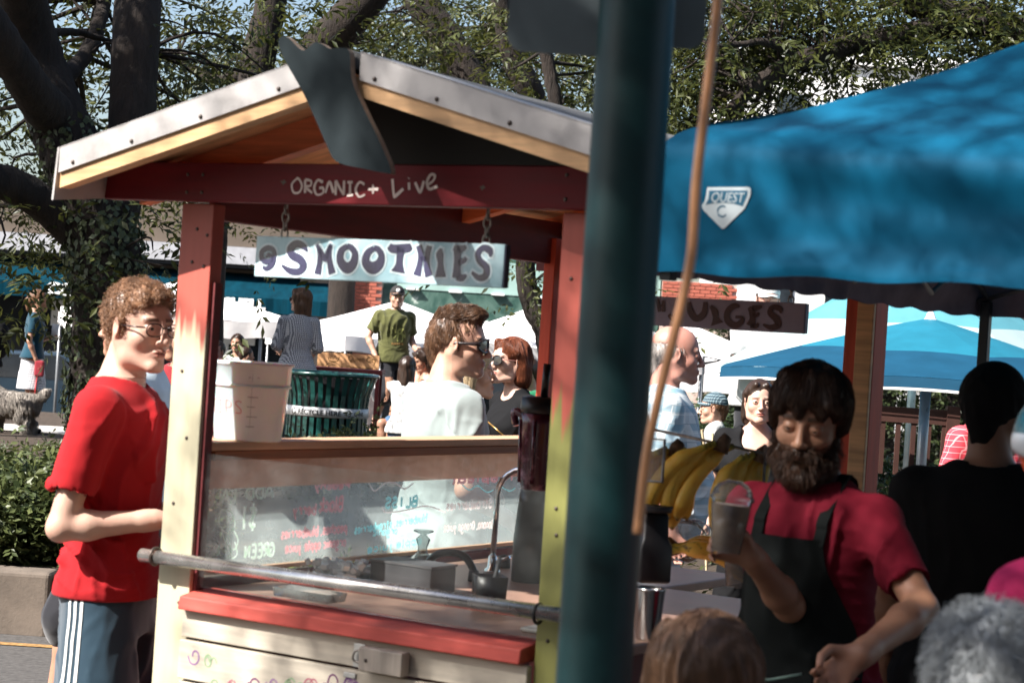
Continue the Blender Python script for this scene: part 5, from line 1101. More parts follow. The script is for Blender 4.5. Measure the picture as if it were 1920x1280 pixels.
# customer side: shelf, plastic sheet, writing board
shelf = MB(); shelf.span(-0.085, 0.035, 0.07, 1.78, 1.318, 1.340); M_shelf = woodmat('shelf_pine', (0.62, 0.36, 0.22), axis=1, dirt=0.2); shelf.build('shelf', M_shelf, stall, 0.003)
sb('shelf_rail', 0.0, 0.028, 0.095, 1.755, 1.292, 1.316, woodmat('rail_pine', (0.36, 0.14, 0.06), axis=1), 0.002)
M_kraft = mat('brown_plastic_sheet', (0.72, 0.44, 0.31), 0.28, var=0.15, scale=4, spec=0.7)
V = []; Fc = []; nx, nz = 170, 18
for j in range(nz + 1):
    for i in range(nx + 1):
        t = 0.09 + 1.655 * i / nx; z = 1.216 + 0.077 * j / nz; V.append((0.010, t, z))
Vn = np.array(V); fold = np.abs(wav(Vn * [1, 1, 1.6], 42, 4, 7)) * 0.0035 + np.abs(wav(Vn * [1, 1, 1.3], 95, 8, 6)) * 0.0016; Vn[:, 0] += 0.009 - fold
for j in range(nz):
    for i in range(nx): q = j * (nx + 1) + i; Fc.append((q, q + 1, q + nx + 2, q + nx + 1))
link('plastic_sheet', fastmesh('plastic_sheet', Vn, Fc), M_kraft, stall)
M_board = mat('menu_board', (0.20, 0.24, 0.235), 0.4, var=0.25, scale=3, dirt=0.0, thr=(0.3, 0.7), col2=(0.38, 0.41, 0.40))
def backlit(m, c, f):
    N = NT(m); tr = N.n('ShaderNodeBsdfTranslucent'); ms = N.n('ShaderNodeMixShader'); ms.inputs[0].default_value = f
    src = N.b.inputs['Base Color'].links[0].from_socket; g = N.n('ShaderNodeMix', data_type='RGBA', blend_type='MULTIPLY'); g.inputs[0].default_value = 1; g.inputs[7].default_value = (*c, 1); N.l(src, g.inputs[6]); N.l(g.outputs[2], tr.inputs[0]); N.l(N.b.outputs[0], ms.inputs[1]); N.l(tr.outputs[0], ms.inputs[2]); N.l(ms.outputs[0], N.t.nodes['Material Output'].inputs[0])
M_board = clearmat('smoky_acrylic_board', (0.98, 1.0, 0.99), 0.22, (0.70, 0.76, 0.76), 0.2, 0.14, backlit=True, gloss=False); backlit(M_kraft, (1, 1, 1), 0.65)
brd = sb('menu_board', 0.0, 0.008, 0.091, 1.745, 1.004, 1.2145, M_board, 0); sb('board_trim', -0.002, 0.016, 0.091, 1.745, 0.992, 1.003, M_shelf, 0.001)
# chalk writing seen from behind, so it runs right to left
FONT = {
 'a': [[(3, 3), (2, 4), (.6, 3.4), (.4, 1), (1.6, 0), (2.8, 1)], [(3, 4), (3, .8), (3.6, 0)]], 'b': [[(.4, 6.5), (.4, 0), (2.2, 0), (3.2, 1.6), (2.4, 3.4), (.5, 3)]], 'c': [[(3, 3.2), (1.8, 4), (.5, 2.2), (1.4, .2), (3.1, .7)]], 'd': [[(3, 6.5), (3, 0)], [(3, 3), (1.6, 3.9), (.4, 2), (1.4, 0), (3, .8)]],
 'e': [[(.5, 1.9), (3, 2.3), (2.2, 4), (.7, 3), (.7, .9), (2, 0), (3.2, .7)]], 'g': [[(3, 3.4), (1.4, 4), (.5, 2.4), (1.6, .8), (3, 2)], [(3, 4), (3, -1.4), (1.6, -2.6), (.5, -1.6)]], 'h': [[(.4, 6.5), (.4, 0)], [(.4, 2.6), (1.8, 4), (2.9, 3), (3, 0)]], 'i': [[(1, 4), (1, 0)], [(1, 5.6), (1.1, 5.9)]], 'k': [[(.4, 6.5), (.4, 0)], [(2.8, 4), (.5, 1.8), (3, 0)]],
 'l': [[(1, 6.5), (1, .4), (1.6, 0)]], 'm': [[(.3, 4), (.3, 0)], [(.3, 3), (1.2, 4), (2, 3), (2, 0)], [(2, 3), (3, 4), (3.8, 3), (3.8, 0)]], 'n': [[(.4, 4), (.4, 0)], [(.4, 3), (1.8, 4), (2.9, 3), (3, 0)]], 'o': [[(1.7, 4), (.4, 2.4), (1.2, .1), (2.8, .8), (3, 3), (1.7, 4)]], 'p': [[(.4, 4), (.4, -2.4)], [(.4, 3.2), (2.2, 4), (3.1, 2.2), (2, .2), (.5, .7)]],
 'r': [[(.5, 4), (.5, 0)], [(.5, 2.6), (1.6, 3.9), (2.8, 3.6)]], 's': [[(2.8, 3.4), (1.6, 4), (.6, 3.1), (2.7, 1.2), (1.8, 0), (.4, .6)]], 't': [[(1.5, 6), (1.5, .6), (2.4, 0)], [(.3, 4), (2.9, 4)]], 'u': [[(.4, 4), (.5, .8), (1.8, 0), (3, 1.4)], [(3, 4), (3, 0)]], 'w': [[(.2, 4), (1, 0), (2, 3), (3, 0), (3.8, 4)]], 'y': [[(.4, 4), (1.7, .8)], [(3.1, 4), (1.4, -1.6), (.4, -2.5)]], 'v': [[(.3, 4), (1.6, 0), (3, 4)]], 'j': [[(2, 4), (2, -1.8), (.8, -2.4)], [(2, 5.6), (2.1, 5.9)]],
 'A': [[(0, 0), (1.8, 6), (3.6, 0)], [(.7, 2.2), (3, 2.2)]], 'B': [[(.4, 0), (.4, 6), (2.6, 5.4), (2.3, 3.4), (.5, 3.1)], [(.5, 3.1), (3.2, 2.6), (2.8, .2), (.4, 0)]], 'D': [[(.4, 0), (.4, 6)], [(.4, 6), (2.8, 5), (3.2, 2.4), (2, .3), (.4, 0)]], 'E': [[(3, 6), (.5, 6), (.5, 0), (3.1, 0)], [(.5, 3), (2.5, 3.1)]], 'G': [[(3.2, 5.2), (1.8, 6), (.4, 3.4), (1, .4), (3, .4), (3.2, 2.6), (1.9, 2.6)]], 'I': [[(1.7, 6), (1.7, 0)]], 'J': [[(3, 6), (3, 1.2), (1.7, 0), (.4, 1)], [(1.6, 6), (3.8, 6)]],
 'K': [[(.4, 0), (.4, 6)], [(3, 6), (.5, 2.8), (3.2, 0)]], 'L': [[(.5, 6), (.5, 0), (3, 0)]], 'N': [[(.4, 0), (.4, 6)], [(.4, 6), (3, 0)], [(3, 0), (3, 6)]], 'O': [[(1.8, 6), (.3, 4), (.6, .8), (2, 0), (3.3, 2), (3, 5), (1.8, 6)]], 'R': [[(.4, 0), (.4, 6), (2.8, 5.4), (2.6, 3.4), (.5, 2.9), (3, 0)]], 'S': [[(3, 5.2), (1.8, 6), (.5, 5), (1, 3.5), (2.8, 2.4), (2.6, .5), (1.2, 0), (.3, .9)]],
 'H': [[(.4, 0), (.4, 6)], [(3, 0), (3, 6)], [(.4, 3), (3, 3)]], 'T': [[(1.7, 0), (1.7, 6)], [(0, 6), (3.4, 6)]], '1': [[(1.4, 6), (1.2, 0)]], '$': [[(3, 5), (1.6, 5.6), (.6, 4.4), (2.8, 2), (2, .6), (.4, 1)], [(1.7, 6.8), (1.5, -.6)]], ',': [[(1, .4), (.6, -1)]]}
FONT['P'] = [[(.4, 0), (.4, 6), (2.8, 5.4), (2.6, 3.2), (.5, 2.9)]]
def chalk(name, s, t0, z0, h, m, slope=0.0, w=0.0042, sq=1.0):
    """writing whose first letter sits at the far end t0 and runs towards the viewer"""
    mb = MB(); k = h / 6.0; x = 0
    for ch in s:
        if ch == ' ': x += 2.4 * k; continue
        for st in FONT[ch]:
            pts = []
            for (a, b) in st:
                u = t0 - (x + a * k * sq) ; v = z0 + b * k + slope * (x + a * k * sq); pts.append((u, v, w * 1.9 * (0.8 + 0.4 * random.random())))
            ribbon(mb, pts, lambda u, v, q: (0.0088 + q, u, v), n=4 if len(pts) > 2 else 2, th=0.0006)
        x += (4.3 if ch in 'mwN' else 2.2 if ch in 'il1,' else 3.9) * k * sq
    return mb.build(name, m, brd)
cg = mat('chalk_green', (0.80, 1.0, 0.80), 0.9, var=0.2, scale=80); cp = mat('chalk_pink', (1.0, 0.46, 0.48), 0.9, var=0.2, scale=80); cb = mat('chalk_blue', (0.48, 0.95, 1.0), 0.9, var=0.2, scale=80); cr_ = mat('chalk_rose', (1.0, 0.74, 0.72), 0.9, var=0.2, scale=80)
for m_ in (cg, cp, cb, cr_): backlit(m_, (1, 1, 1), 1.0)
def tx(px, py): t, z = SX(px, py, 0.0088); return t, z
def ct(s, px, py, hpx, m, name='chalk_line', sq=1.0, slope=0.0, w=0.0042, span=None):
    t, z = tx(px, py); h = hpx / 690.0
    if span: # fit the word between two columns
        t2, _ = tx(span, py); n = sum(2.4 if c == ' ' else (4.3 if c in 'mwN' else 2.2 if c in 'il1,' else 3.9) for c in s) * h / 6; sq = (t - t2) / n
    chalk(name, s, t, z, h, m, slope, w, sq)
ct('ADD', 512, 932, 20, cg, span=458, w=.005); ct('KALE', 442, 942, 24, cg, span=385, w=.005); ct('$1', 480, 990, 42, cg, span=452, w=.005); ct('GREEN', 514, 1040, 22, cg, span=455, w=.005); ct('Ha', 410, 1040, 18, cg, span=385, w=.005)
ct('Peachy', 655, 914, 13, cp, span=588, w=.005); ct('Black', 642, 956, 26, cp, span=596, w=.0055); ct('berry', 592, 962, 18, cp, span=548, w=.005)
ct('peaches, blueberries', 650, 996, 17, cp, span=526, slope=-.02); ct('organic apple juice', 648, 1022, 17, cp, span=534, slope=-.02)
ct('BLISS', 782, 948, 20, cb, span=720, w=.005); ct('blueberries, strawberries', 800, 976, 15, cb, span=664, slope=-.06, w=.0036); ct('organic', 745, 1000, 14, cb, span=698, w=.0036); ct('apple juice', 790, 1018, 14, cb, span=684, slope=-.05, w=.0036)
ct('Strawberries', 922, 950, 18, cr_, span=835, w=.0042); ct('Banana, Orange juice', 925, 988, 17, cr_, span=832, w=.0038); ct('Tropical', 966, 900, 14, cp, span=846, w=.005)
for pts, m in (((( 690, 902), (702, 920), (722, 905), (742, 906), (758, 916), (775, 905)), cr_), (((716, 950), (724, 960), (760, 956), (800, 948), (835, 960)), cr_), (((866, 908), (880, 918), (895, 910), (912, 922), (925, 918)), cb), (((940, 912), (955, 920), (966, 914)), cb),
               (((414, 955), (432, 958), (436, 975), (420, 988), (410, 980), (414, 955)), cg), (((412, 985), (425, 1000), (440, 985), (436, 965)), cg), (((415, 990), (422, 1015), (438, 1030), (446, 1012), (436, 990)), cg), (((420, 1018), (432, 1045), (444, 1038), (440, 1015)), cg), (((424, 965), (428, 1000), (434, 1040)), cg)):
    mb = MB(); ribbon(mb, [(*tx(*p), 0.0045) for p in pts], lambda u, v, q: (0.0088 + q, u, v), th=0.0006); mb.build('chalk_drawing', m, brd)
# counter with sink inside
M_cnt = mat('counter_laminate', (0.42, 0.25, 0.19), 0.4, var=0.15, scale=4, dirt=0.3, spec=0.6); M_steel = mat('stainless', (0.60, 0.60, 0.60), 0.22, metal=1.0, var=0.1); M_chrome = mat('chrome', (0.75, 0.75, 0.75), 0.08, metal=1.0, var=0.05)
sb('counter', 0.03, 1.215, 0.05, 1.30, 0.935, 0.962, M_cnt, 0.004); sb('counter', -0.0 + 0.03, 0.72, 1.3045, 1.85, 0.935, 0.962, M_cnt, 0.004)
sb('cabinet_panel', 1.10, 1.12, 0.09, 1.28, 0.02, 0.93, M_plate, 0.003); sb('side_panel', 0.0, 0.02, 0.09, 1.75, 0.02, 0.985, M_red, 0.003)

# hanging signs
def curvy_sign(name, label, tpl, s0, s1, z0, z1, facem, letterm, halom, letters, chains, mapf, edge, th=0.02, back=False):
    c = L((s0 + s1) / 2, tpl, z0); t = empty(name, c, -YAW, label, 'sign'); sc_, zc = (s0 + s1) / 2, z0
    MB().span(s0 - sc_, s1 - sc_, 0, th, 0, z1 - z0).build('board', [facem], t, 0.002); MB().span(s1 - sc_ + 0.0005, s1 - sc_ + 0.004, 0.0, th, 0.001, z1 - z0 - 0.001).build('edge', edge, t)
    def fn(u, v, w): return (u - sc_, -0.0004 - w, v - zc)
    for lt in letters:
        halo = MB(); let = MB()
        for st in lt:
            closed = st and st[0] == 'c'; P = [mapf(*p[:2]) + ((p[2],) if len(p) > 2 else ()) for p in (st[1:] if closed else st)]
            ribbon(halo, P, fn, extra=0.0055, lift=0.0, th=0.0008, n=6); ribbon(let, P, fn, lift=0.0012, th=0.0010, n=6)
        l_ = let.build('letter', letterm, t)
        if halom: halo.build('outline', halom, l_)
    for (s, zt) in chains:
        zz = z1 - zc; k = 0; ch = empty('chain', (s - sc_, th / 2, 0)); ch.parent = t; zz -= 0.006
        while zz < zt - zc - 0.012:
            pts = []; a0 = (k % 2) * pi / 2 + 0.3; hl, wl = 0.021, 0.0085
            for q in range(17): a = 2 * pi * q / 16; pts.append((cos(a0) * wl * cos(a), sin(a0) * wl * cos(a), zz + hl * (1 + sin(a)) * 0.5 * 1.35))
            MB().tube(pts, 0.0026, 7, cap=False).build('link', M_chain, ch); zz += hl * 1.35 - 0.0075; k += 1
    return t
M_sface = mat('sign_sky_blue', (0.33, 0.60, 0.68), 0.5, var=0.22, scale=7, col2=(0.60, 0.80, 0.85)); M_snavy = mat('sign_navy', (0.035, 0.035, 0.085), 0.28, var=0.2, coat=0.4); M_shalo = mat('sign_halo', (0.72, 0.86, 0.90), 0.5, var=0.08)
def zs(x, y): s, z = SL(x / 3.84 + 460, y / 3.84 + 380, 0.018); return (s, z)
u_ = 3.84 * 640.0  # zoom pixels per metre on the sign
w = lambda v: v / u_
SMO = [
 [[(150, 395, w(14)), (165, 375, w(22)), (190, 385, w(26)), (185, 415, w(28)), (150, 425, w(34)), (118, 400, w(36)), (122, 350, w(34)), (165, 325, w(34)), (205, 345, w(30)), (208, 400, w(32)), (190, 450, w(34)), (150, 475, w(30)), (125, 460, w(20))]],
 [[(448, 352, w(14)), (420, 315, w(40)), (370, 295, w(46)), (325, 330, w(50)), (335, 375, w(54)), (395, 410, w(56)), (420, 455, w(52)), (385, 495, w(44)), (320, 490, w(40)), (262, 450, w(16))]],
 [[(515, 300, w(24)), (532, 345, w(30)), (535, 420, w(36)), (520, 515, w(52))], [(535, 330, w(26)), (568, 400, w(34)), (590, 410, w(20))], [(620, 300, w(24)), (598, 340, w(28)), (580, 400, w(32))], [(612, 310, w(28)), (605, 400, w(36)), (625, 510, w(54))]],
 [[(735, 310, w(30)), (690, 350, w(48)), (685, 420, w(56)), (730, 470, w(66)), (775, 440, w(60)), (790, 370, w(46)), (765, 325, w(40)), (735, 310, w(30))]],
 [[(925, 325, w(30)), (880, 365, w(50)), (868, 430, w(60)), (915, 470, w(74)), (965, 440, w(66)), (980, 380, w(46)), (955, 335, w(40)), (925, 325, w(30))]],
 [[(1035, 310, w(40)), (1060, 330, w(52)), (1120, 328, w(50)), (1170, 325, w(52)), (1195, 310, w(36))], [(1122, 320, w(60)), (1112, 400, w(50)), (1108, 450, w(58)), (1100, 500, w(104))]],
 [[(1250, 308, w(44)), (1262, 370, w(40)), (1255, 440, w(40)), (1235, 525, w(58))], [(1325, 310, w(40)), (1310, 380, w(38)), (1305, 450, w(42)), (1320, 530, w(54))], [(1262, 410, w(30)), (1285, 400, w(26)), (1308, 412, w(30))]],
 [[(1412, 330, w(14)), (1400, 370, w(50)), (1405, 440, w(38)), (1405, 535, w(76))]],
 [[(1500, 325, w(30)), (1525, 345, w(50)), (1525, 430, w(44)), (1520, 540, w(60))], [(1520, 335, w(46)), (1560, 330, w(40)), (1590, 315, w(20))], [(1530, 430, w(34)), (1570, 420, w(30)), (1590, 395, w(22))], [(1525, 530, w(46)), (1560, 540, w(40)), (1592, 520, w(16))]],
 [[(1765, 390, w(14)), (1760, 345, w(44)), (1715, 325, w(36)), (1675, 365, w(38)), (1690, 420, w(42)), (1735, 465, w(44)), (1730, 525, w(42)), (1680, 540, w(36)), (1630, 500, w(18))]]]
sgn = curvy_sign('hanging_sign', 'sky blue hand painted board reading SMOOTHIES hanging on two chains', 0.02, 0.181, 0.924, 1.772, 1.874, M_sface, M_snavy, M_shalo, SMO, [(0.262, 1.955), (0.865, 1.956)], zs, mat('sign_edge_navy', (0.02, 0.02, 0.05), 0.5))
M_jface = mat('sign_lilac', (0.26, 0.24, 0.33), 0.6, var=0.15); M_jlet = mat('sign_maroon', (0.045, 0.010, 0.012), 0.5)
def zj(x, y): s, z = SL(x / 3.555 + 1210, y / 3.555 + 500, 1.898); return (s, z)
v_ = 3.555 * 520; w = lambda v: v / v_
JUI = [[[(80, 215, w(20)), (95, 300, w(22))], [(85, 260, w(16)), (118, 255, w(16))], [(118, 225, w(20)), (122, 300, w(22))]],
       [[(225, 230, w(20)), (222, 300, w(38)), (190, 345, w(40)), (155, 320, w(18))]],
       [[(290, 235, w(24)), (300, 300, w(40)), (340, 345, w(40)), (390, 310, w(40)), (400, 235, w(26))]],
       [[(435, 260, w(18)), (462, 300, w(44)), (468, 340, w(36)), (478, 382, w(86))]],
       [[(628, 265, w(14)), (590, 262, w(36)), (548, 300, w(38)), (550, 360, w(42)), (600, 392, w(38)), (640, 365, w(32)), (645, 340, w(20)), (600, 335, w(18))]],
       [[(690, 270, w(24)), (712, 300, w(44)), (715, 350, w(40)), (700, 395, w(60))], [(712, 275, w(30)), (750, 272, w(30)), (778, 265, w(14))], [(715, 325, w(24)), (745, 322, w(22)), (758, 305, w(14))], [(700, 392, w(34)), (740, 395, w(28)), (752, 375, w(14))]],
       [[(905, 310, w(12)), (895, 280, w(34)), (850, 270, w(32)), (830, 305, w(34)), (870, 345, w(42)), (885, 385, w(40)), (840, 405, w(34)), (785, 385, w(14))]]]
curvy_sign('hanging_sign', 'dusky lilac board reading JUICES hanging at the back of the stall', 1.90, 0.10, 0.855, 1.733, 1.829, M_jface, M_jlet, None, JUI, [(0.20, 1.92), (0.80, 1.92)], zj, mat('sign_edge_blue', (0.06, 0.1, 0.2), 0.5))
# ---------------------------------------------------------------- things on and in the stall
M_bucket = mat('bucket_plastic', (0.86, 0.86, 0.85), 0.35, var=0.04, trans=0.0, spec=0.5); 
b_ = M_bucket.node_tree.nodes['Principled BSDF']; b_.inputs['Subsurface Weight'].default_value = 0.5; b_.inputs['Subsurface Scale'].default_value = 0.05
def at_stall(s, t, z): return L(s, t, z)
tb = empty('tip_bucket', L(-0.025, 0.285, 1.3405), -YAW + 0.1, 'round white plastic tip bucket on the pine shelf beside the left post', 'bucket')
MB().lathe([(0.0, 0.002), (0.086, 0.0), (0.088, 0.004), (0.101, 0.145), (0.103, 0.147), (0.105, 0.20), (0.111, 0.203), (0.111, 0.209), (0.103, 0.210), (0.098, 0.15), (0.084, 0.006), (0, 0.006)], n=48).build('shell', M_bucket, tb)
MB().lathe([(0.1035, 0.143), (0.1065, 0.145), (0.1065, 0.149), (0.1035, 0.151)], n=48).build('stacking_rib', M_bucket, tb)
M_ink = mat('marker_pink', (0.72, 0.36, 0.36), 0.8); M_scale = mat('scale_print', (0.35, 0.34, 0.36), 0.8)
def cyl_fn(a0, r0, r1, H):
    def f(u, v, w):
        r = r0 + (r1 - r0) * v / H + 0.0006 + w; a = a0 + u / r; return (r * cos(a), r * sin(a), v)
    return f
TIPS = {'T': [[(0, 1), (1, 1)], [(.5, 1), (.5, 0)]], 'I': [[(.5, 1), (.5, 0)], [(.15, 1), (.85, 1)], [(.1, 0), (.9, 0)]], 'P': [[(.1, 0), (.1, 1), (.8, .9), (.8, .55), (.1, .45)]], 'S': [[(.9, .9), (.4, 1), (.1, .75), (.8, .35), (.7, .05), (.1, .08)]]}
fb = cyl_fn(-pi / 2 - 0.20, 0.088, 0.101, 0.145)
for i, ch in enumerate('TIPS'):
    mb = MB()
    for st in TIPS[ch]: ribbon(mb, [(-0.052 + i * 0.030 + a * 0.02, 0.072 + b * 0.034, 0.0028) for a, b in st], fb, n=3 if len(st) > 2 else 2, th=0.0005)
    mb.build('letter', M_ink, tb)
fs_ = cyl_fn(-pi / 2 + 0.62, 0.088, 0.101, 0.145); mb = MB()
for k in range(6): z = 0.04 + k * 0.026; ribbon(mb, [(-0.010, z), (0.012 + 0.006 * (k % 2), z)], fs_, 0.0018, n=1, th=0.0004)
ribbon(mb, [(0.0, 0.035), (0.0, 0.18)], fs_, 0.0008, n=1, th=0.0004); mb.build('volume_scale', M_scale, tb)
tb.scale = (1.02, 1.02, 1.0)
def CT(px, py, z=0.963): r_ = ray(px, py); return Vector((0, 0, CZ)) + r_ * ((z - CZ) / r_.z)
# blender with purple smoothie
M_smth = mat('berry_smoothie', (0.16, 0.025, 0.06), 0.25, var=0.6, scale=22, col2=(0.42, 0.20, 0.28), coat=0.6, thr=(0.5, 0.72)); M_blk = mat('black_plastic', (0.015, 0.014, 0.016), 0.35, spec=0.6)
pb = W(1003, 905, 5.75); bl = empty('blender', (pb.x, pb.y, 0.963), -YAW, 'tall blender jug of purple smoothie with black lid behind the acrylic', 'blender')
zb_ = pb.z - 0.963
MB().lathe([(0, 0), (0.052, 0), (0.052, 0.12), (0.044, zb_ - 0.06), (0.040, zb_ - 0.02), (0, zb_ - 0.02)], n=24).build('motor_base', M_blk, bl)
MB().lathe([(0.040, zb_ - 0.02), (0.045, zb_), (0.050, zb_ + 0.17), (0.053, zb_ + 0.20), (0.0, zb_ + 0.20)], n=20).build('jug', M_smth, bl)
MB().tube(sp([(-0.048, 0, zb_ + 0.19), (-0.085, 0, zb_ + 0.20), (-0.075, 0, zb_ + 0.16)], 5), [0.012] * 11, 8).build('spout_handle', M_smth, bl)
for k in range(5): a = 2 * pi * k / 5; MB().tube([(0.046 * cos(a), 0.046 * sin(a), zb_), (0.052 * cos(a), 0.052 * sin(a), zb_ + 0.18)], 0.006, 6).build('jug_rib', M_smth, bl)
MB().lathe([(0, zb_ + 0.201), (0.054, zb_ + 0.201), (0.056, zb_ + 0.21), (0.054, zb_ + 0.245), (0.034, zb_ + 0.25), (0, zb_ + 0.25)], n=24).build('lid', M_blk, bl)
MB().tube([(0.012, 0, zb_ + 0.25), (0.016, 0, zb_ + 0.345)], 0.011, 10).build('tamper', M_blk, bl)
# swan neck tap
pt = CT(922, 1075); tp = empty('sink_tap', (pt.x, pt.y, 0.963), 0, 'chrome swan neck sink tap arching behind the acrylic', 'tap'); 
MB().lathe([(0, 0), (0.026, 0), (0.024, 0.012), (0.015, 0.02), (0.013, 0.05), (0.010, 0.055), (0, 0.055)], n=20).build('base', M_chrome, tp)
P = [(0, 0, 0.05), (0.002, 0, 0.20)] + [(0.002 + 0.082 * (1 - cos(a)), -0.04 * (1 - cos(a)), 0.235 + 0.082 * sin(a)) for a in np.linspace(0, pi, 12)] + [(0.167, -0.08, 0.20), (0.168, -0.08, 0.185)]
MB().tube(P, 0.0085, 12).build('spout', M_chrome, tp); MB().tube([(0.012, 0, 0.035), (0.05, -0.02, 0.055)], 0.005, 8).build('lever', M_chrome, tp)
# boxes, trays and ice on the counter
def prop(name, label, cat, s, t, z=0.963, rz=0.0, group=None): return empty(name, L(s, t, z), -YAW + rz, label, cat, group)
M_grey = mat('grey_box', (0.05, 0.05, 0.055), 0.6); M_ice = mat('crushed_ice', (0.75, 0.82, 0.84), 0.2, var=0.1, scale=40, spec=0.7); M_clearp = clearmat('clear_plastic', (0.9, 0.92, 0.92), 0.12, (0.8, 0.82, 0.82), 0.1, 0.2)
M_bench = mat('bench_brown', (0.05, 0.018, 0.012), 0.7)
t = prop('napkin_box', 'low grey box standing on the counter behind the acrylic', 'box', 0.40, 0.55); t.location = CT(772, 1105); MB().box((0, 0, 0.035), (0.20, 0.12, 0.07)).build('carton', M_grey, t, 0.003); MB().box((0, 0, 0.0735), (0.205, 0.125, 0.006)).build('lid', mat('grey_lid', (0.09, 0.09, 0.095), 0.5), t)
t = prop('knife_block', 'square black container beside the chrome tap', 'container', 0.80, 0.50); t.location = CT(915, 1140); MB().lathe([(0, 0), (0.05, 0), (0.056, 0.085), (0.052, 0.085), (0.046, 0.006), (0, 0.006)], n=4).build('wall', M_blk, t); MB().tube([(0, 0, 0.01), (0.02, 0.01, 0.13)], 0.006, 8).build('whisk_handle', M_grey, t)
ti, zi = SX(640, 1056, 0.17); hi_ = zi - 0.963
t = prop('ice_bin', 'clear bin heaped with crushed ice along the menu board', 'bin', 0.17, ti); MB().lathe([(0, 0), (0.10, 0), (0.115, hi_ - 0.03), (0.11, hi_ - 0.03), (0.095, 0.004), (0, 0.004)], n=4).build('pan', M_steel, t)
r = np.random.default_rng(3); mb = MB()
for i in range(120): mb.box((r.uniform(-.07, .07), r.uniform(-.07, .07), hi_ - 0.04 + r.uniform(0, .045)), (0.018, 0.016, 0.014), Matrix.Rotation(r.uniform(0, 3), 3, 'Z') @ Matrix.Rotation(r.uniform(0, 3), 3, 'X'))
o = mb.build('ice', M_ice, t); o['kind'] = 'stuff'
t = prop('clear_tray', 'clear plastic lid tray lying by the red ledge', 'tray', 0.36, 0.10, 0.9745, 0.0); MB().lathe([(0, 0), (0.085, 0), (0.09, 0.022), (0.088, 0.022), (0.083, 0.002), (0, 0.002)], n=4, R=Matrix.Rotation(pi / 4, 3, 'Z') ).build('tray', M_clearp, t); t.scale = (1.4, 0.6, 1)
t = prop('citrus_press', 'clear glass citrus press in front of the menu board', 'juicer', 0.36, 0.80); t.location = CT(790, 1064); MB().lathe([(0, 0), (0.055, 0), (0.05, 0.015), (0.016, 0.045), (0.013, 0.06), (0.022, 0.085), (0.008, 0.10), (0.030, 0.108), (0.030, 0.112), (0, 0.112)], n=24).build('press', clearmat('cut_glass', (0.85, 0.9, 0.9), 0.3, (0.7, 0.75, 0.75), 0.05, 0.2), t); MB().lathe([(0.055, 0.0), (0.06, 0.002), (0.06, 0.006), (0.05, 0.006)], n=24).build('rim', M_steel, t)
t = prop('spray_hose', 'curled black hose lying on the counter behind the acrylic', 'hose', 0.60, 0.72, 0.966); t.location = CT(840, 1080); MB().tube(sp([(-0.09, 0, 0.01), (-0.04, 0.0, 0.06), (0.04, 0.01, 0.065), (0.09, 0, 0.02), (0.10, -0.02, 0.008)], 6), 0.011, 10).build('hose', M_blk, t); MB().lathe([(0, 0), (0.016, 0), (0.014, 0.03), (0, 0.03)], (0.10, -0.02, 0.0), 12).build('nozzle', M_grey, t)
t = prop('water_tube', 'thin white water tube rising to the right post', 'tube', 0.88, 0.42); t.location = CT(955, 1065); MB().tube(sp([(-0.02, 0, 0.03), (0.05, 0, 0.06), (0.10, -0.05, 0.13), (0.15, -0.1, 0.17)], 6), 0.0035, 8).build('tube', M_white, t); MB().lathe([(0, 0), (0.02, 0), (0.018, 0.035), (0, 0.04)], (-0.02, 0, 0), 12).build('valve', M_grey, t)
# right side: shaker, bananas, cups, cloth
t = empty('metal_shaker', W(1218, 1126, 4.75), 0, 'steel milkshake beaker standing by the green pole', 'beaker'); t.location.z = 0.963; MB().lathe([(0, 0), (0.026, 0), (0.028, 0.003), (0.037, 0.118), (0.0385, 0.121), (0.036, 0.121), (0.034, 0.11), (0.026, 0.006), (0, 0.006)], n=28).build('cup', M_steel, t); MB().lathe([(0.0365, 0.117), (0.0395, 0.119), (0.0395, 0.123), (0.036, 0.123)], n=28).build('rolled_rim', M_steel, t)
M_ban = bpy.data.materials.new('banana_peel'); M_ban.use_nodes = True; N = NT(M_ban); tc = N.n('ShaderNodeTexCoord'); no = N.n('ShaderNodeTexNoise', Scale=28.0, Detail=6.0); N.l(tc.outputs['Object'], no.inputs[0]); at = N.n('ShaderNodeAttribute', attribute_name='tint')
cr1 = N.n('ShaderNodeValToRGB'); e = cr1.color_ramp.elements; e[0].position = 0.3; e[0].color = (0.92, 0.50, 0.06, 1); e[1].position = 0.62; e[1].color = (0.95, 0.64, 0.12, 1); q = e.new(0.70); q.color = (0.10, 0.045, 0.015, 1); N.l(no.outputs[0], cr1.inputs[0])
sc_ = N.n('ShaderNodeSeparateColor'); N.l(at.outputs['Color'], sc_.inputs[0]); m1 = N.n('ShaderNodeMix', data_type='RGBA'); N.l(sc_.outputs[0], m1.inputs[0]); N.l(cr1.outputs[0], m1.inputs[6]); m1.inputs[7].default_value = (0.30, 0.36, 0.05, 1)
m2 = N.n('ShaderNodeMix', data_type='RGBA'); N.l(sc_.outputs[1], m2.inputs[0]); N.l(m1.outputs[2], m2.inputs[6]); m2.inputs[7].default_value = (0.04, 0.022, 0.012, 1); N.l(m2.outputs[2], N.b.inputs[0]); N.b.inputs['Roughness'].default_value = 0.42
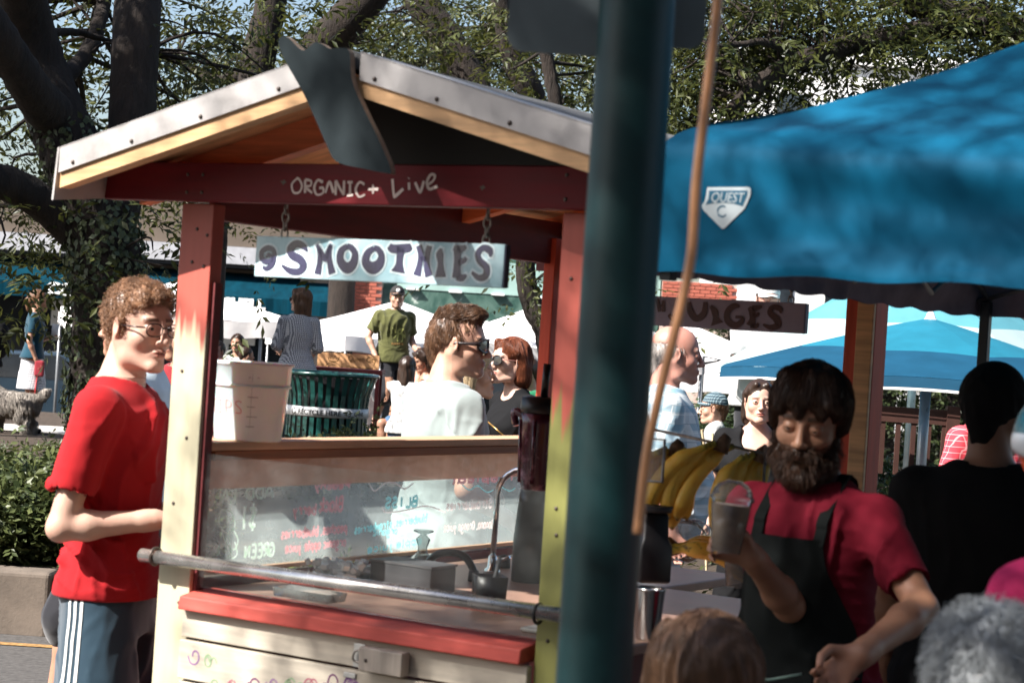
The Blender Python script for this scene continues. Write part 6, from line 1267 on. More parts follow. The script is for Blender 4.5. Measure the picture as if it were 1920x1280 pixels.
def banana_mesh(length=0.19, r0=0.0175, bend=1.25, seed=0):
    r = np.random.default_rng(seed); n = 22; k = 10; V = []; tint = []
    for i in range(n + 1):
        u = i / n; a = bend * u; R = length / bend; c = np.array([R * (1 - cos(a)), 0, -R * sin(a)]); tg = np.array([sin(a), 0, -cos(a)]); nx = np.array([cos(a), 0, sin(a)]); ny = np.array([0, 1, 0])
        rad = r0 * (0.36 + 0.64 * min(1, max(0, (u - 0.13) / 0.14)) ** 0.7 if u < 0.27 else 1.0) * (1 if u < 0.82 else max(0.12, (1 - ((u - 0.82) / 0.18) ** 2 * 0.86)))
        for j in range(k): th = 2 * pi * j / k; rr = rad * (1 + 0.07 * cos(5 * th)); V.append(c + nx * rr * cos(th) + ny * rr * sin(th)); tint.append((max(0, 1 - u / 0.16) * 0.8 + max(0, (u - 0.9) / 0.1) * 0.3, 1.0 if u > 0.965 else (0.7 if u < 0.02 else 0), 0, 1))
    Fc = [(i * k + j, i * k + (j + 1) % k, (i + 1) * k + (j + 1) % k, (i + 1) * k + j) for i in range(n) for j in range(k)]
    me = fastmesh('banana', V, Fc); at = me.color_attributes.new('tint', 'FLOAT_COLOR', 'POINT'); at.data.foreach_set('color', np.array(tint, np.float32).ravel()); me.materials.append(M_ban); return me
BM = [banana_mesh(0.245, 0.0235, 1.25), banana_mesh(0.26, 0.0240, 1.10), banana_mesh(0.235, 0.0225, 1.4)]
def bunch(label, px, py, d, n, fan, yaw, k0=0, tilt=0.2, off=(0, 0), up=0.55):
    p = W(px, py, d); t = empty('banana_bunch', p, yaw, label, 'bananas', 'banana bunches hanging beside the stall counter')
    for i in range(n):
        o = link('banana', BM[(i + k0) % 3], None, t); u = (i - (n - 1) / 2); a = fan * u
        o.rotation_euler = (0.06 * u + random.uniform(-.05, .05), up + random.uniform(-.06, .06) + 0.05 * abs(u), a); o.location = (off[0] * u, off[1] * u + 0.004 * (i % 2), 0.004 * (i % 3))
    MB().tube([(0.0, 0, -0.015), (0.008, 0, 0.012), (0.02, 0, 0.026)], [0.022, 0.018, 0.013], 10, jit=0.15).build('crown_stem', mat('banana_crown_%d' % k0, (0.16, 0.10, 0.06), 0.8, var=0.4, scale=60), t); return t
bunch('banana bunch hanging nearest the pole, mostly brown speckled', 1262, 846, 5.15, 8, 0.17, 0.25, 0, off=(0.014, 0.012), up=0.95)
bunch('largest central banana bunch with brown tipped stem', 1350, 836, 5.10, 7, 0.17, 0.15, 1, off=(0.014, 0.010), up=1.05)
bunch('right hand banana bunch behind the smoothie cup', 1424, 856, 5.12, 7, 0.15, 0.2, 2, off=(0.017, 0.008), up=0.72)
t = bunch('bananas lying on the counter behind the beaker', 1262, 1030, 5.2, 4, 0.2, 2.9, 3, off=(0, 0.03), up=1.9)
t['group'] = ''; del t['group']
hk = empty('banana_rail', W(1330, 826, 5.18), -YAW, 'dark metal bar carrying the hanging banana bunches', 'rack'); MB().tube([(-0.20, 0, 0.02), (0.16, 0, -0.02)], 0.004, 8).build('bar', M_chain, hk)
for s in (-0.2, 0.16): MB().tube([(s, 0, 0.0), (s, 0.02, -0.60)], 0.004, 8).build('upright', M_chain, hk)
def cup_stack(label, px, py, d, n, tilt=0.0):
    p = W(px, py, d); t = empty('cup_stack', p, 0, label, 'cups'); me = None
    for i in range(n):
        if me is None: o = MB().lathe([(0.026, 0), (0.030, 0.002), (0.040, 0.095), (0.042, 0.097), (0.0415, 0.10)], n=20).build('cup', M_clearp, t); me = o.data
        else: o = link('cup', me, None, t)
        o.location = (0, 0, i * 0.009)
    return t
cup_stack('stack of clear plastic cups left of the red sleeve', 1418, 1050, 4.95, 5); cup_stack('tall stack of clear cups below the held smoothie', 1382, 1100, 5.1, 12)
t = empty('basket_of_cups', W(1275, 1010, 5.5), 0, 'clear bag of ice behind the hanging bananas', 'bag'); D = SD(); D.ell((0, 0, 0.0), (0.09, 0.06, 0.055), 0.02); V, Q = D.mesh((-.12, -.1, -.08), (.12, .1, .08), 0.006); V = V + vnorm(V, Q) * (np.abs(wav(V, 60, 3)) * 0.008)[:, None]; link('bag', fastmesh('bag', V, Q), M_clearp, t)
t = empty('coffee_grinder', W(1222, 1000, 5.0), 0.3, 'black blender base partly hidden by the green pole', 'appliance'); MB().lathe([(0, -0.12), (0.062, -0.12), (0.062, -0.03), (0.05, -0.01), (0.046, 0.055), (0, 0.055)], n=4, R=Matrix.Rotation(pi / 4, 3, 'Z')).build('housing', M_blk, t, 0.008); MB().lathe([(0, 0.0555), (0.046, 0.0555), (0.05, 0.07), (0, 0.07)], n=20).build('collar', M_grey, t)
t = empty('card_holder', W(1222, 862, 4.7), -0.2, 'clear acrylic card holder beside the bananas', 'holder'); MB().box((0, 0, 0), (0.05, 0.004, 0.10)).build('plate', M_clearp, t, 0.002); MB().tube([(-0.028, 0, -0.05), (0.028, 0, -0.05), (0.028, 0, 0.05), (-0.028, 0, 0.05), (-0.028, 0, -0.05)], 0.004, 8).build('frame', M_alu, t)
t = empty('folded_cloth', L(1.02, 0.22, 0.963), -YAW, 'white folded cloth on the counter corner by the pole', 'cloth'); MB().box((0, 0, 0.006), (0.16, 0.10, 0.010)).build('cloth', M_white, t, 0.004)
# dark bin in front of the counter, side cabinet
# ---------------------------------------------------------------- green pole with sign backs
M_pole = mat('pole_green', (0.003, 0.024, 0.026), 0.46, var=0.3, scale=5, coat=0.0, dirt=0.12, bump=0.06, bscale=30, spec=0.4)
pa = W(1188, 20, 3.0); pbm = W(1120, 1260, 3.0); px_ = (pa.x + pbm.x) / 2
pole = empty('lamp_post', (px_, 3.0, 0), 0, 'thick dark green painted metal post in the foreground', 'post')
MB().lathe([(0.075, 0.0), (0.075, 0.25), (0.062, 0.30), (0.0575, 0.34), (0.0573, 2.19)], n=48).build('shaft', M_pole, pole)
MB().lathe([(0.0574, 2.19), (0.0574, 3.6), (0, 3.6)], n=48).build('upper_shaft', mat('bare_metal', (0.42, 0.40, 0.42), 0.4, metal=0.5), pole)
M_sback = mat('sign_back', (0.13, 0.16, 0.17), 0.5, metal=0.4, var=0.15, scale=4)
def rsign(name, label, x0, x1, z0, z1, y, par_loc, rz):
    t = empty(name, ((x0 + x1) / 2, y, z0), rz, label, 'sign'); w_ = (x1 - x0) / 2; h = z1 - z0; rr = 0.028; pts = []
    for (cx, cz, a0) in ((-w_ + rr, rr, pi), (w_ - rr, rr, 1.5 * pi), (w_ - rr, h - rr, 0), (-w_ + rr, h - rr, pi / 2)):
        for k in range(7): a = a0 + k * pi / 12; pts.append((cx + rr * cos(a), cz + rr * sin(a)))
    MB().prism(pts, lambda u, v, w: (u, w, v), 0.003).build('plate', M_sback, t); MB().box((0, 0.010, h / 2), (w_ * 0.5, 0.010, 0.03)).build('bracket', M_screw, t); return t
pA = W(948, 60, 2.92); pB = W(1330, 92, 2.92)
rsign('street_sign', 'back of a grey rounded street sign on the post, left and upper part', pA.x, 0.215, pA.z - 0.005, pA.z + 0.6, 3.075, None, 0)
rsign('street_sign', 'back of a grey rounded street sign showing right of the post', 0.14, pB.x + 0.008, W(1290, 92, 3.085).z, 2.7, 3.085, None, 0.12)
# tan cable in front of the canopy
cb_ = [W(x, y, 2.55) for x, y in ((1350, -60), (1342, 40), (1325, 180), (1306, 340), (1296, 480), (1268, 610), (1238, 730), (1212, 860), (1196, 1000))]
t = empty('power_cable', cb_[-1], 0, 'tan orange cord hanging slantwise across the blue canopy', 'cord'); MB().tube([p - cb_[-1] for p in [Vector(q) for q in sp([tuple(c) for c in cb_], 6)]], 0.0066, 12).build('cord', mat('cord_tan', (0.50, 0.24, 0.11), 0.4, var=0.2, scale=8, coat=0.3), t)

# ---------------------------------------------------------------- blue pop-up canopy
M_blue = mat('canopy_blue', (0.0012, 0.105, 0.205), 0.6, var=0.12, scale=3, sheen=0.05, bump=0.15, bscale=120, spec=0.12)
N = NT(M_blue); trn = N.n('ShaderNodeBsdfTranslucent'); trn.inputs[0].default_value = (0.01, 0.16, 0.30, 1); ms = N.n('ShaderNodeMixShader'); ms.inputs[0].default_value = 0.06; N.l(N.b.outputs[0], ms.inputs[1]); N.l(trn.outputs[0], ms.inputs[2]); N.l(ms.outputs[0], N.t.nodes['Material Output'].inputs[0])
M_lin = mat('canopy_inner', (0.30, 0.24, 0.28), 0.8, var=0.2, scale=8); M_leg = mat('canopy_leg', (0.03, 0.035, 0.04), 0.4, metal=0.5)
cs, ct0, cw, cd = 1.405, -0.16, 2.9, 2.1; ZV0, ZV1, ZP = 1.815, 2.125, 2.98
can = empty('popup_canopy', L(cs, ct0, 0), -YAW, 'blue pop-up canopy with QUEST badge over the right side', 'canopy')
cor = [(0, 0), (cw, 0), (cw, cd), (0, cd)]; mid = (cw / 2, cd / 2)
for k in range(4):
    a, b = cor[k], cor[(k + 1) % 4]; n = 150; nrm = np.array([b[1] - a[1], -(b[0] - a[0])], float); nrm /= np.linalg.norm(nrm); V = []; Fc = []; rows = []
    for j in range(31): v = j / 30; rows.append((0.0, ZV0 + (ZV1 - 0.07 - ZV0) * v, 1 - v * 0.85))
    for j in range(1, 9): q = j / 8 * pi / 2 * 0.72; rows.append(((1 - cos(q)) * 0.09, ZV1 - 0.07 + sin(q) * 0.085, 0.15 * (1 - j / 8)))
    v0 = rows[-1][0]; zb2 = rows[-1][1]
    for j in range(1, 27): v = j / 26; rows.append((v0 + (1 - v0) * v, zb2 + (ZP - zb2) * (0.40 * v + 0.60 * v ** 1.9), 0.0))
    m = len(rows) - 1
    for (v, z, wv) in rows:
        for i in range(n + 1):
            u = i / n; ex, ey = a[0] + (b[0] - a[0]) * u, a[1] + (b[1] - a[1]) * u; ed = min(1, 14 * u, 14 * (1 - u)); x, y = ex + (mid[0] - ex) * v, ey + (mid[1] - ey) * v
            zz = z - 0.035 * sin(pi * u) * (1 - v) * min(1, max(0, (z - ZV0) / 0.3)); w1 = (0.010 * sin((zz - ZV0) * 30 + 1.2 * sin(u * 6)) + 0.006 * sin((zz - ZV0) * 55 + u * 8) * (1 - u)) * min(1, wv * 1.5 + 0.25) * (1 - v) * ed
            tw_ = w1 + 0.014 * wv * ed
            if k == 0: ff = min(1, max(0, (math.hypot(u * cw - (1.556 - cs), zz - 1.96) - 0.08) / 0.12)); tw_ = 0.012 * (1 - ff) + tw_ * ff
            x += nrm[0] * tw_; y += nrm[1] * tw_; V.append((x, y, zz + (0.004 * sin(u * 60) if wv > 0.9 else 0)))
    V = np.array(V); V[:, 2] += wav(V * [1.6, 1, 3], 7, 20 + k) * 0.004 * (V[:, 2] > ZV1)
    c1 = np.abs(wav(V * [1, 1, 1.4], 30, 30 + k)); low = np.clip((ZV0 + 0.12 - V[:, 2]) / 0.1, 0, 1) * np.clip((np.linalg.norm(V[:, :2] - np.array(a), axis=1) - 0.4) * 1.2, 0.10, 1)
    V[:, 0] += nrm[0] * c1 * 0.013 * low; V[:, 1] += nrm[1] * c1 * 0.013 * low
    for j in range(m):
        for i in range(n): q = j * (n + 1) + i; Fc.append((q, q + 1, q + n + 2, q + n + 1))
    o = link('roof_panel', fastmesh('roof_panel', V, Fc), M_blue, can)
    nb = 28 * (n + 1); Vi = V[:nb].copy(); Vi[:, 0] -= nrm[0] * 0.006; Vi[:, 1] -= nrm[1] * 0.006; link('valance_lining', fastmesh('valance_lining', Vi, np.array(Fc)[:27 * n][:, ::-1]), M_lin, o)
for (x, y) in cor:
    MB().box((x + (0.03 if x == 0 else -0.03), y + (0.03 if y == 0 else -0.03), 0.93), (0.03, 0.03, 1.86)).build('leg', M_leg, can, 0.003) if not (x == 0 and y == 0) else MB().box((x + 0.03, y + 0.03, 1.95), (0.03, 0.03, 0.30)).build('leg_head', M_leg, can, 0.003)
for (a, b) in ((0, 3), (1, 2), (3, 2)):
    A_, B_ = cor[a], cor[b]; n = 4
    for i in range(n):
        u0, u1 = i / n, (i + 1) / n; p0 = (A_[0] + (B_[0] - A_[0]) * u0 + (0.03 if A_[0] == 0 and B_[0] == 0 else -0.03 if A_[0] == B_[0] else 0), A_[1] + (B_[1] - A_[1]) * u0 - (0.03 if A_[1] == B_[1] else 0)); p1 = (A_[0] + (B_[0] - A_[0]) * u1 + (0.03 if A_[0] == 0 and B_[0] == 0 else -0.03 if A_[0] == B_[0] else 0), A_[1] + (B_[1] - A_[1]) * u1 - (0.03 if A_[1] == B_[1] else 0))
        za, zc = (1.86, 2.08) if i % 2 == 0 else (2.08, 1.86); MB().tube([(*p0, za), (*p1, zc)], 0.008, 6).build('truss_bar', M_alu, can); MB().tube([(p0[0] + .008, p0[1] + .008, zc), (p1[0] + .008, p1[1] + .008, za)], 0.008, 6).build('truss_bar', M_alu, can)
# badge printed on the valance
M_badge = mat('badge_white', (0.66, 0.74, 0.76), 0.6, var=0.08); M_badb = mat('badge_blue', (0.02, 0.13, 0.22), 0.6)
def bf(u, v, w): return (u - cs, -0.0135 - w, v)
bq = lambda x, y: SL(x / 9.84 + 1280, y / 9.84 + 320, ct0 - 0.04)
MB().prism([bq(*p) for p in ((350, 290), (360, 283), (1120, 280), (1155, 310), (1150, 430), (1080, 600), (1030, 690), (660, 1050), (620, 1050), (270, 700), (248, 620), (300, 550), (330, 430))][::-1], bf, 0.001).build('badge', M_badge, can)
MB().prism([bq(*p) for p in ((385, 345), (1100, 345), (1095, 430), (1010, 640), (830, 585), (640, 570), (480, 575), (320, 610), (375, 500))][::-1], lambda u, v, w: bf(u, v, w + 0.0011), 0.0006).build('badge_field', M_badb, can)
x_, z_ = bq(385, 565); x2, _ = bq(1060, 565); text('badge_word', 'QUEST', 0.029, M_badge, can, (x_ - cs + 0.003, -0.0158, z_ + 0.001), ext=0.0004, off=0.0, shear=0.2, sx=0.84)
mb = MB(); c = bq(635, 730); ribbon(mb, [(c[0] + 0.011 * cos(a), c[1] + 0.011 * sin(a), 0.0035 if k % 8 else 0.001) for k, a in enumerate(np.linspace(0.9, 5.6, 16))], bf, lift=0.0012, n=2, th=0.0005); mb.build('badge_ring', M_badb, can)

# ---------------------------------------------------------------- market umbrella
M_ub = [mat('umbrella_light', (0.12, 0.38, 0.46), 0.7, var=0.08, bump=0.1, bscale=60), mat('umbrella_deep', (0.004, 0.08, 0.16), 0.7, var=0.1, bump=0.1, bscale=60), mat('umbrella_pale', (0.48, 0.62, 0.63), 0.7, var=0.05)]
for m_, c in zip(M_ub, ((0.12, 0.38, 0.46), (0.004, 0.10, 0.2), (0.45, 0.6, 0.6))):
    N = NT(m_); trn = N.n('ShaderNodeBsdfTranslucent'); trn.inputs[0].default_value = (*c, 1); ms = N.n('ShaderNodeMixShader'); ms.inputs[0].default_value = 0.35; N.l(N.b.outputs[0], ms.inputs[1]); N.l(trn.outputs[0], ms.inputs[2]); N.l(ms.outputs[0], N.t.nodes['Material Output'].inputs[0])
def umbrella(label, px, d, yz, yr, RU, cols, rz, base=0.31, NS=8, pole=True):
    c = W(px, 700, d); um = empty('market_umbrella', (c.x, d, base), rz, label, 'umbrella'); zt = W(px, yz, d).z - base; zr = W(px, yr, d).z - base
    for k in range(NS):
        a0 = 2 * pi * k / NS; a1 = 2 * pi * (k + 1) / NS
        for (r0, r1), mi in zip(((0.03, 0.62), (0.62, 1.0)), cols):
            V = []; Fc = []; n = 8; m = 6
            for j in range(m + 1):
                rr = r0 + (r1 - r0) * j / m
                for i in range(n + 1):
                    u = i / n; p = np.array([cos(a0) * (1 - u) + cos(a1) * u, sin(a0) * (1 - u) + sin(a1) * u]) * RU * rr; z = zt - (zt - zr) * (rr ** 1.1) + 0.02 * sin(pi * u) * rr; V.append((p[0], p[1], z))
            for j in range(m):
                for i in range(n): q = j * (n + 1) + i; Fc.append((q, q + n + 1, q + n + 2, q + 1))
            link('canopy_panel', fastmesh('canopy_panel', V, Fc), M_ub[mi], um)
        V = []; n = 10
        for i in range(n + 1):
            u = i / n; p = np.array([cos(a0) * (1 - u) + cos(a1) * u, sin(a0) * (1 - u) + sin(a1) * u]) * RU; z = zr + 0.02 * sin(pi * u) - 0.002; V += [(p[0], p[1], z), (p[0] * 1.004, p[1] * 1.004, z - 0.055), (p[0] * 1.008, p[1] * 1.008, z - 0.056), (p[0] * 1.008, p[1] * 1.008, z - 0.070)]
        vo = link('valance', fastmesh('valance', V, [(i * 4, i * 4 + 4, i * 4 + 5, i * 4 + 1) for i in range(n)]), M_ub[cols[1]], um); link('hem', fastmesh('hem', V, [(i * 4 + 2, i * 4 + 6, i * 4 + 7, i * 4 + 3) for i in range(n)]), M_white, vo)
        MB().tube([(0, 0, zt - 0.03), (cos(a0) * RU * .99, sin(a0) * RU * .99, zr - 0.015)], 0.008, 6).build('rib', M_leg, um)
    MB().tube([(0, 0, 0), (0, 0, zt)], 0.030, 16).build('pole', M_upole, um); MB().lathe([(0, 0), (0.25, 0), (0.24, 0.06), (0.04, 0.09), (0.04, 0.3)], n=24).build('base', M_conc, um); MB().lathe([(0.0, zt + .05), (0.02, zt + .03), (0.03, zt), (0.05, zt - 0.02)], n=12).build('finial', M_white, um)
    return um
M_upole = mat('umbrella_pole', (0.55, 0.60, 0.66), 0.3, metal=0.3); M_ub.append(mat('umbrella_mid', (0.004, 0.13, 0.20), 0.7, var=0.08))
umbrella('blue market umbrella with mid blue centre and deep blue border, white pole', 1738, 11.5, 596, 712, 1.24, (3, 1), 0.2)
umbrella('pale aqua part of the far umbrella with whitish border, built as a second umbrella', 1712, 14.2, 478, 706, 1.45, (0, 2), 0.35)  # one far umbrella split in two; its paler part is a second umbrella

# ---------------------------------------------------------------- litter bin
M_bin = mat('bin_green', (0.012, 0.075, 0.065), 0.28, coat=0.5, var=0.2, spec=0.6); M_binw = mat('bin_band', (0.72, 0.72, 0.72), 0.4)
pbn = W(618, 700, 16.4); gz = 0.337; bn = empty('litter_bin', (pbn.x, 16.4, gz), 0, 'round dark green slatted litter bin with RECYCLE HERE band', 'bin'); Hb = 1.28 - gz
slat = None
for i in range(34):
    a = 2 * pi * i / 34; R = Matrix.Rotation(a, 4, 'Z')
    if slat is None:
        mb = MB(); pr = [(0.335, 0.05), (0.335, Hb - 0.28), (0.345, Hb - 0.16), (0.375, Hb - 0.06), (0.40, Hb)]; V = []
        for (r_, z) in pr: V += [(r_, -0.019, z), (r_, 0.019, z), (r_ - 0.008, 0.019, z), (r_ - 0.008, -0.019, z)]
        Fc = [(i2 * 4 + k, i2 * 4 + (k + 1) % 4, i2 * 4 + 4 + (k + 1) % 4, i2 * 4 + 4 + k) for i2 in range(4) for k in range(4)]; mb.add(V, Fc); slat = mb.build('slat', M_bin, bn); o = slat
    else: o = link('slat', slat.data, None, bn)
    o.matrix_local = R
MB().lathe([(0.385, Hb - 0.01), (0.415, Hb - 0.005), (0.418, Hb + 0.015), (0.40, Hb + 0.022), (0.36, Hb + 0.02), (0.355, Hb - 0.01)], n=48).build('rim', M_bin, bn); MB().lathe([(0.30, 0.03), (0.30, Hb - 0.02)], n=32).build('liner', M_blk, bn); MB().lathe([(0.0, 0.0), (0.31, 0.0), (0.335, 0.05), (0.325, 0.06)], n=32).build('foot_ring', M_bin, bn)
zb0 = W(600, 782, 16.05).z - gz; bnd = MB().lathe([(0.338, zb0), (0.341, zb0), (0.341, zb0 + 0.078), (0.338, zb0 + 0.078)], n=64).build('band', M_binw, bn)
def wrap_text(s, size, a_mid, z, par, r_=0.3425):
    c = bpy.data.curves.new('band_word', 'FONT'); c.body = s; c.size = size; c.extrude = 0.0005; c.align_x = 'CENTER'; c.offset = 0.0008; t = bpy.data.objects.new('w', c); COL.objects.link(t); dg = bpy.context.evaluated_depsgraph_get(); dg.update(); me = bpy.data.meshes.new_from_object(t.evaluated_get(dg)); bpy.data.objects.remove(t)
    for v in me.vertices: x, y, zz = v.co; a = a_mid + x / r_; v.co = ((r_ + zz) * cos(a), (r_ + zz) * sin(a), z + y)
    me.materials.clear(); me.name = 'band_word'; return link('band_word', me, M_blk, par)
wrap_text('RECYCLE HERE', 0.056, -pi / 2 - 0.12, zb0 + 0.018, bnd); wrap_text('CANS', 0.045, -pi / 2 + 0.95, zb0 + 0.022, bnd)
for am in (-pi / 2 + 0.62, -pi / 2 - 0.82):
    mb = MB()
    for k in range(3):
        b = 2 * pi * k / 3 + 0.5; pts = [(0.022 * cos(b + q), 0.022 * sin(b + q) + 0.038, 0.009 if q < 1.2 else 0.003) for q in (0, 0.5, 1.0, 1.5)]; ribbon(mb, pts, lambda u, v, w: ((0.3425 + w) * cos(am + u / 0.3425), (0.3425 + w) * sin(am + u / 0.3425), zb0 + v), n=2, th=0.0006)
    mb.build('recycling_mark', M_blk, bnd)

# banner, crates and tables beyond
M_ban2 = mat('banner_tan', (0.62, 0.34, 0.16), 0.7, var=0.08); M_ink2 = mat('banner_ink', (0.16, 0.09, 0.02), 0.7)
p0 = W(596, 660, 20.5); p1 = W(712, 665, 20.5); t = empty('vendor_banner', ((p0.x + p1.x) / 2, 20.5, 0.36), 0, 'tan vendor banner with a crown emblem reading Queen City', 'banner'); hw = (p1.x - p0.x) / 2; z0 = p0.z - 0.36
MB().box((0, 0, z0 - 0.13), (hw * 2, 0.012, 0.27)).build('panel', M_ban2, t); 
for s in (-1, 1): MB().tube([(s * hw * .97, 0.02, 0), (s * hw * .97, 0.02, z0)], 0.012, 8).build('stake', M_alu, t)
q = W(652, 684, 20.5); text('banner_word', 'Queen City', 0.085, M_ink2, t, (q.x - t.location.x, -0.0075, q.z - 0.36 + 0.04), ext=0.001, sx=0.72); text('banner_word', 'Connecticut baked', 0.042, M_ink2, t, (q.x - t.location.x, -0.0075, q.z - 0.36 - 0.035), ext=0.001, sx=0.8)
q = W(625, 676, 20.5); mb = MB(); cx, cz = q.x - t.location.x, q.z - 0.36; fn = lambda u, v, w: (cx + u, -0.0065 - w, cz + v)
ribbon(mb, [(-0.045, 0.0), (-0.06, 0.045), (-0.03, 0.02), (-0.02, 0.055), (0, 0.02), (0.02, 0.055), (0.03, 0.02), (0.06, 0.045), (0.045, 0.0)], fn, 0.007, n=1); ribbon(mb, [(-0.045, 0.0), (0, -0.008), (0.045, 0)], fn, 0.009); ribbon(mb, [(0.085 * cos(a), -0.10 + 0.085 * sin(a)) for a in np.linspace(0.25, pi - 0.25, 10)], fn, 0.004); ribbon(mb, [(0.062 * cos(a), -0.10 + 0.062 * sin(a)) for a in np.linspace(0.25, pi - 0.25, 10)], fn, 0.003); mb.build('crown_emblem', M_ink2, t)
q = W(650, 694, 20.1); t = empty('brown_table', (q.x, 20.1, 0.36), 0, 'reddish brown table edge below the vendor banner', 'table'); MB().box((0, 0, q.z - 0.36), (0.75, 0.5, 0.04)).build('tabletop', M_plate, t)
for sx in (-1, 1):
    for sy in (-1, 1): MB().box((sx * 0.33, sy * 0.2, (q.z - 0.38) / 2), (0.04, 0.04, q.z - 0.38)).build('leg', M_plate, t)
# parked car glimpsed behind the woman with the dog
M_car = mat('car_dark', (0.02, 0.035, 0.05), 0.2, coat=0.8, var=0.1)
pc = W(60, 640, 31); car = empty('parked_car', (pc.x, 31, -0.42), 0, 'dark parked car glimpsed between the woman and the ivy trunk', 'car'); zc = pc.z + 0.42
prof = [(-2.1, 0.35), (-2.15, 0.75), (-1.9, 0.92), (-1.1, 1.0), (-0.55, 1.42), (0.7, 1.46), (1.35, 1.02), (2.05, 0.95), (2.15, 0.6), (2.1, 0.35)]
MB().prism([(a, b) for a, b in prof], lambda u, v, w: (u, -0.85 + w, v), 1.7).build('body', M_car, car, 0.06, 3)
MB().prism([(-0.95, 1.03), (-0.5, 1.38), (0.65, 1.41), (1.15, 1.05)], lambda u, v, w: (u, -0.856 + w, v), 0.01).build('side_window', M_glassw, car)
for x in (-1.35, 1.35):
    wh = MB().lathe([(0.0, -.09), (0.31, -.09), (0.33, -.05), (0.33, .09), (0, .09)], (x, -0.80, 0.33), 20, Matrix.Rotation(pi / 2, 3, 'X')).build('wheel', M_blackr, car); MB().lathe([(0.0, .095), (0.2, .095), (0.22, .091)], (x, -0.80, 0.33), 16, Matrix.Rotation(pi / 2, 3, 'X')).build('rim', M_alu, wh)
# red-brown bench rail at right
q = W(1700, 778, 13); q2 = W(1764, 760, 13); t = empty('garden_bench', (q.x, 13, 0.32), 0, 'reddish wooden bench back behind the yellow flowered shrubs', 'bench')
MB().box((0, 0, q.z - 0.32), (0.62, 0.04, 0.10)).build('top_rail', M_bench, t); 
for k in range(6): MB().box((-0.25 + 0.1 * k, 0.0, q.z - 0.32 - 0.22), (0.03, 0.025, 0.34)).build('slat', M_bench, t)
for s in (-1, 1): MB().box((s * 0.31 - 0.01 + (0.0), 0.0, (q2.z - 0.32) / 2), (0.085, 0.07, q2.z - 0.32)).build('post', M_bench, t)
MB().box((0, -0.2, 0.42), (0.6, 0.36, 0.04)).build('seat', M_bench, t)
# folded tent frame left of the umbrella
q = W(1320, 668, 15); t = empty('tent_frame', (q.x, 15, 0.33), 0, 'bare black tent frame standing behind the bald man', 'frame'); z = q.z - 0.33; MB().tube([(0, 0, 0), (0, 0, z)], 0.008, 8).build('upright', M_leg, t); MB().tube([(0, 0, z), (0.14, 0.1, z - 0.02), (0.02, 0.2, z - 0.06), (0.0, 0, z - 0.05), (0.14, 0.1, z - 0.02)], 0.005, 6).build('brace', M_leg, t)
# ---------------------------------------------------------------- people
def hm(n, c, v=0.35): return mat('hair_' + n, c, 0.42, var=v, scale=30, stretch=(1, 1, 0.3), spec=0.5)
H_brn = hm('brown', (0.11, 0.055, 0.028)); H_dk = hm('dark', (0.030, 0.016, 0.010)); H_red = hm('auburn', (0.17, 0.050, 0.022)); H_bln = hm('blonde', (0.55, 0.42, 0.26)); H_gry = hm('grey', (0.30, 0.27, 0.25)); H_cur = hm('light_brown', (0.24, 0.125, 0.066)); H_brd = hm('beard_brown', (0.055, 0.024, 0.012)); H_wht = hm('silver', (0.34, 0.36, 0.37), 0.2); H_dbl = hm('dark_blonde', (0.15, 0.08, 0.045))
def fab(n, c, v=0.12, rough=0.88, sheen=0.25): return mat('cloth_' + n, c, rough, var=v, scale=5, bump=0.25, bscale=420, sheen=sheen, spec=0.25, bdist=0.001)
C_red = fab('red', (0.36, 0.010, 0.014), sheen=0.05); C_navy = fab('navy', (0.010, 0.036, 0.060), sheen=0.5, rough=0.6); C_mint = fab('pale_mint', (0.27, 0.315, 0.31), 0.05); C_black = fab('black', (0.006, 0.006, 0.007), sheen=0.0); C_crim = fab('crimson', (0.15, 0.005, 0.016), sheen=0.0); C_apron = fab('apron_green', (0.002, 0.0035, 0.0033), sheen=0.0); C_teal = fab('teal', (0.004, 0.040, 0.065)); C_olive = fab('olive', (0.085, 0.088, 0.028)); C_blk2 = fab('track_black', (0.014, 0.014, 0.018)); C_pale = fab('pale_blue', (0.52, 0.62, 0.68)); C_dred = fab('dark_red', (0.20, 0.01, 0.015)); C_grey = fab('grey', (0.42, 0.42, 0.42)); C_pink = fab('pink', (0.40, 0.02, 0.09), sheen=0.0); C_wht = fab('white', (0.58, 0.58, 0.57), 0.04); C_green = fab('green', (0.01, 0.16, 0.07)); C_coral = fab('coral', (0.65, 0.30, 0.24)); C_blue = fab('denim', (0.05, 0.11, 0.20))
P_ging = plaid('gingham_black', (0.70, 0.72, 0.74), [((0.02, 0.03, 0.06), 0.020, 0.0095, 0, 0.70)]); P_blue = plaid('plaid_blue', (0.62, 0.68, 0.70), [((0.14, 0.32, 0.44), 0.075, 0.030, 0, 0.55), ((0.80, 0.84, 0.84), 0.0375, 0.004, 0.012, 0.8), ((0.15, 0.25, 0.32), 0.075, 0.004, 0.05, 0.6)]); P_cap = plaid('plaid_cap', (0.03, 0.07, 0.10), [((0.40, 0.52, 0.55), 0.035, 0.005, 0, 0.7), ((0.01, 0.02, 0.03), 0.035, 0.012, 0.015, 0.6)]); P_red = plaid('plaid_red', (0.55, 0.04, 0.06), [((0.75, 0.4, 0.4), 0.030, 0.004, 0, 0.6)]); P_skirt = plaid('print_skirt', (0.66, 0.66, 0.68), [((0.03, 0.03, 0.06), 0.028, 0.012, 0, 0.6), ((0.7, 0.7, 0.7), 0.017, 0.004, 0.004, 0.8)])
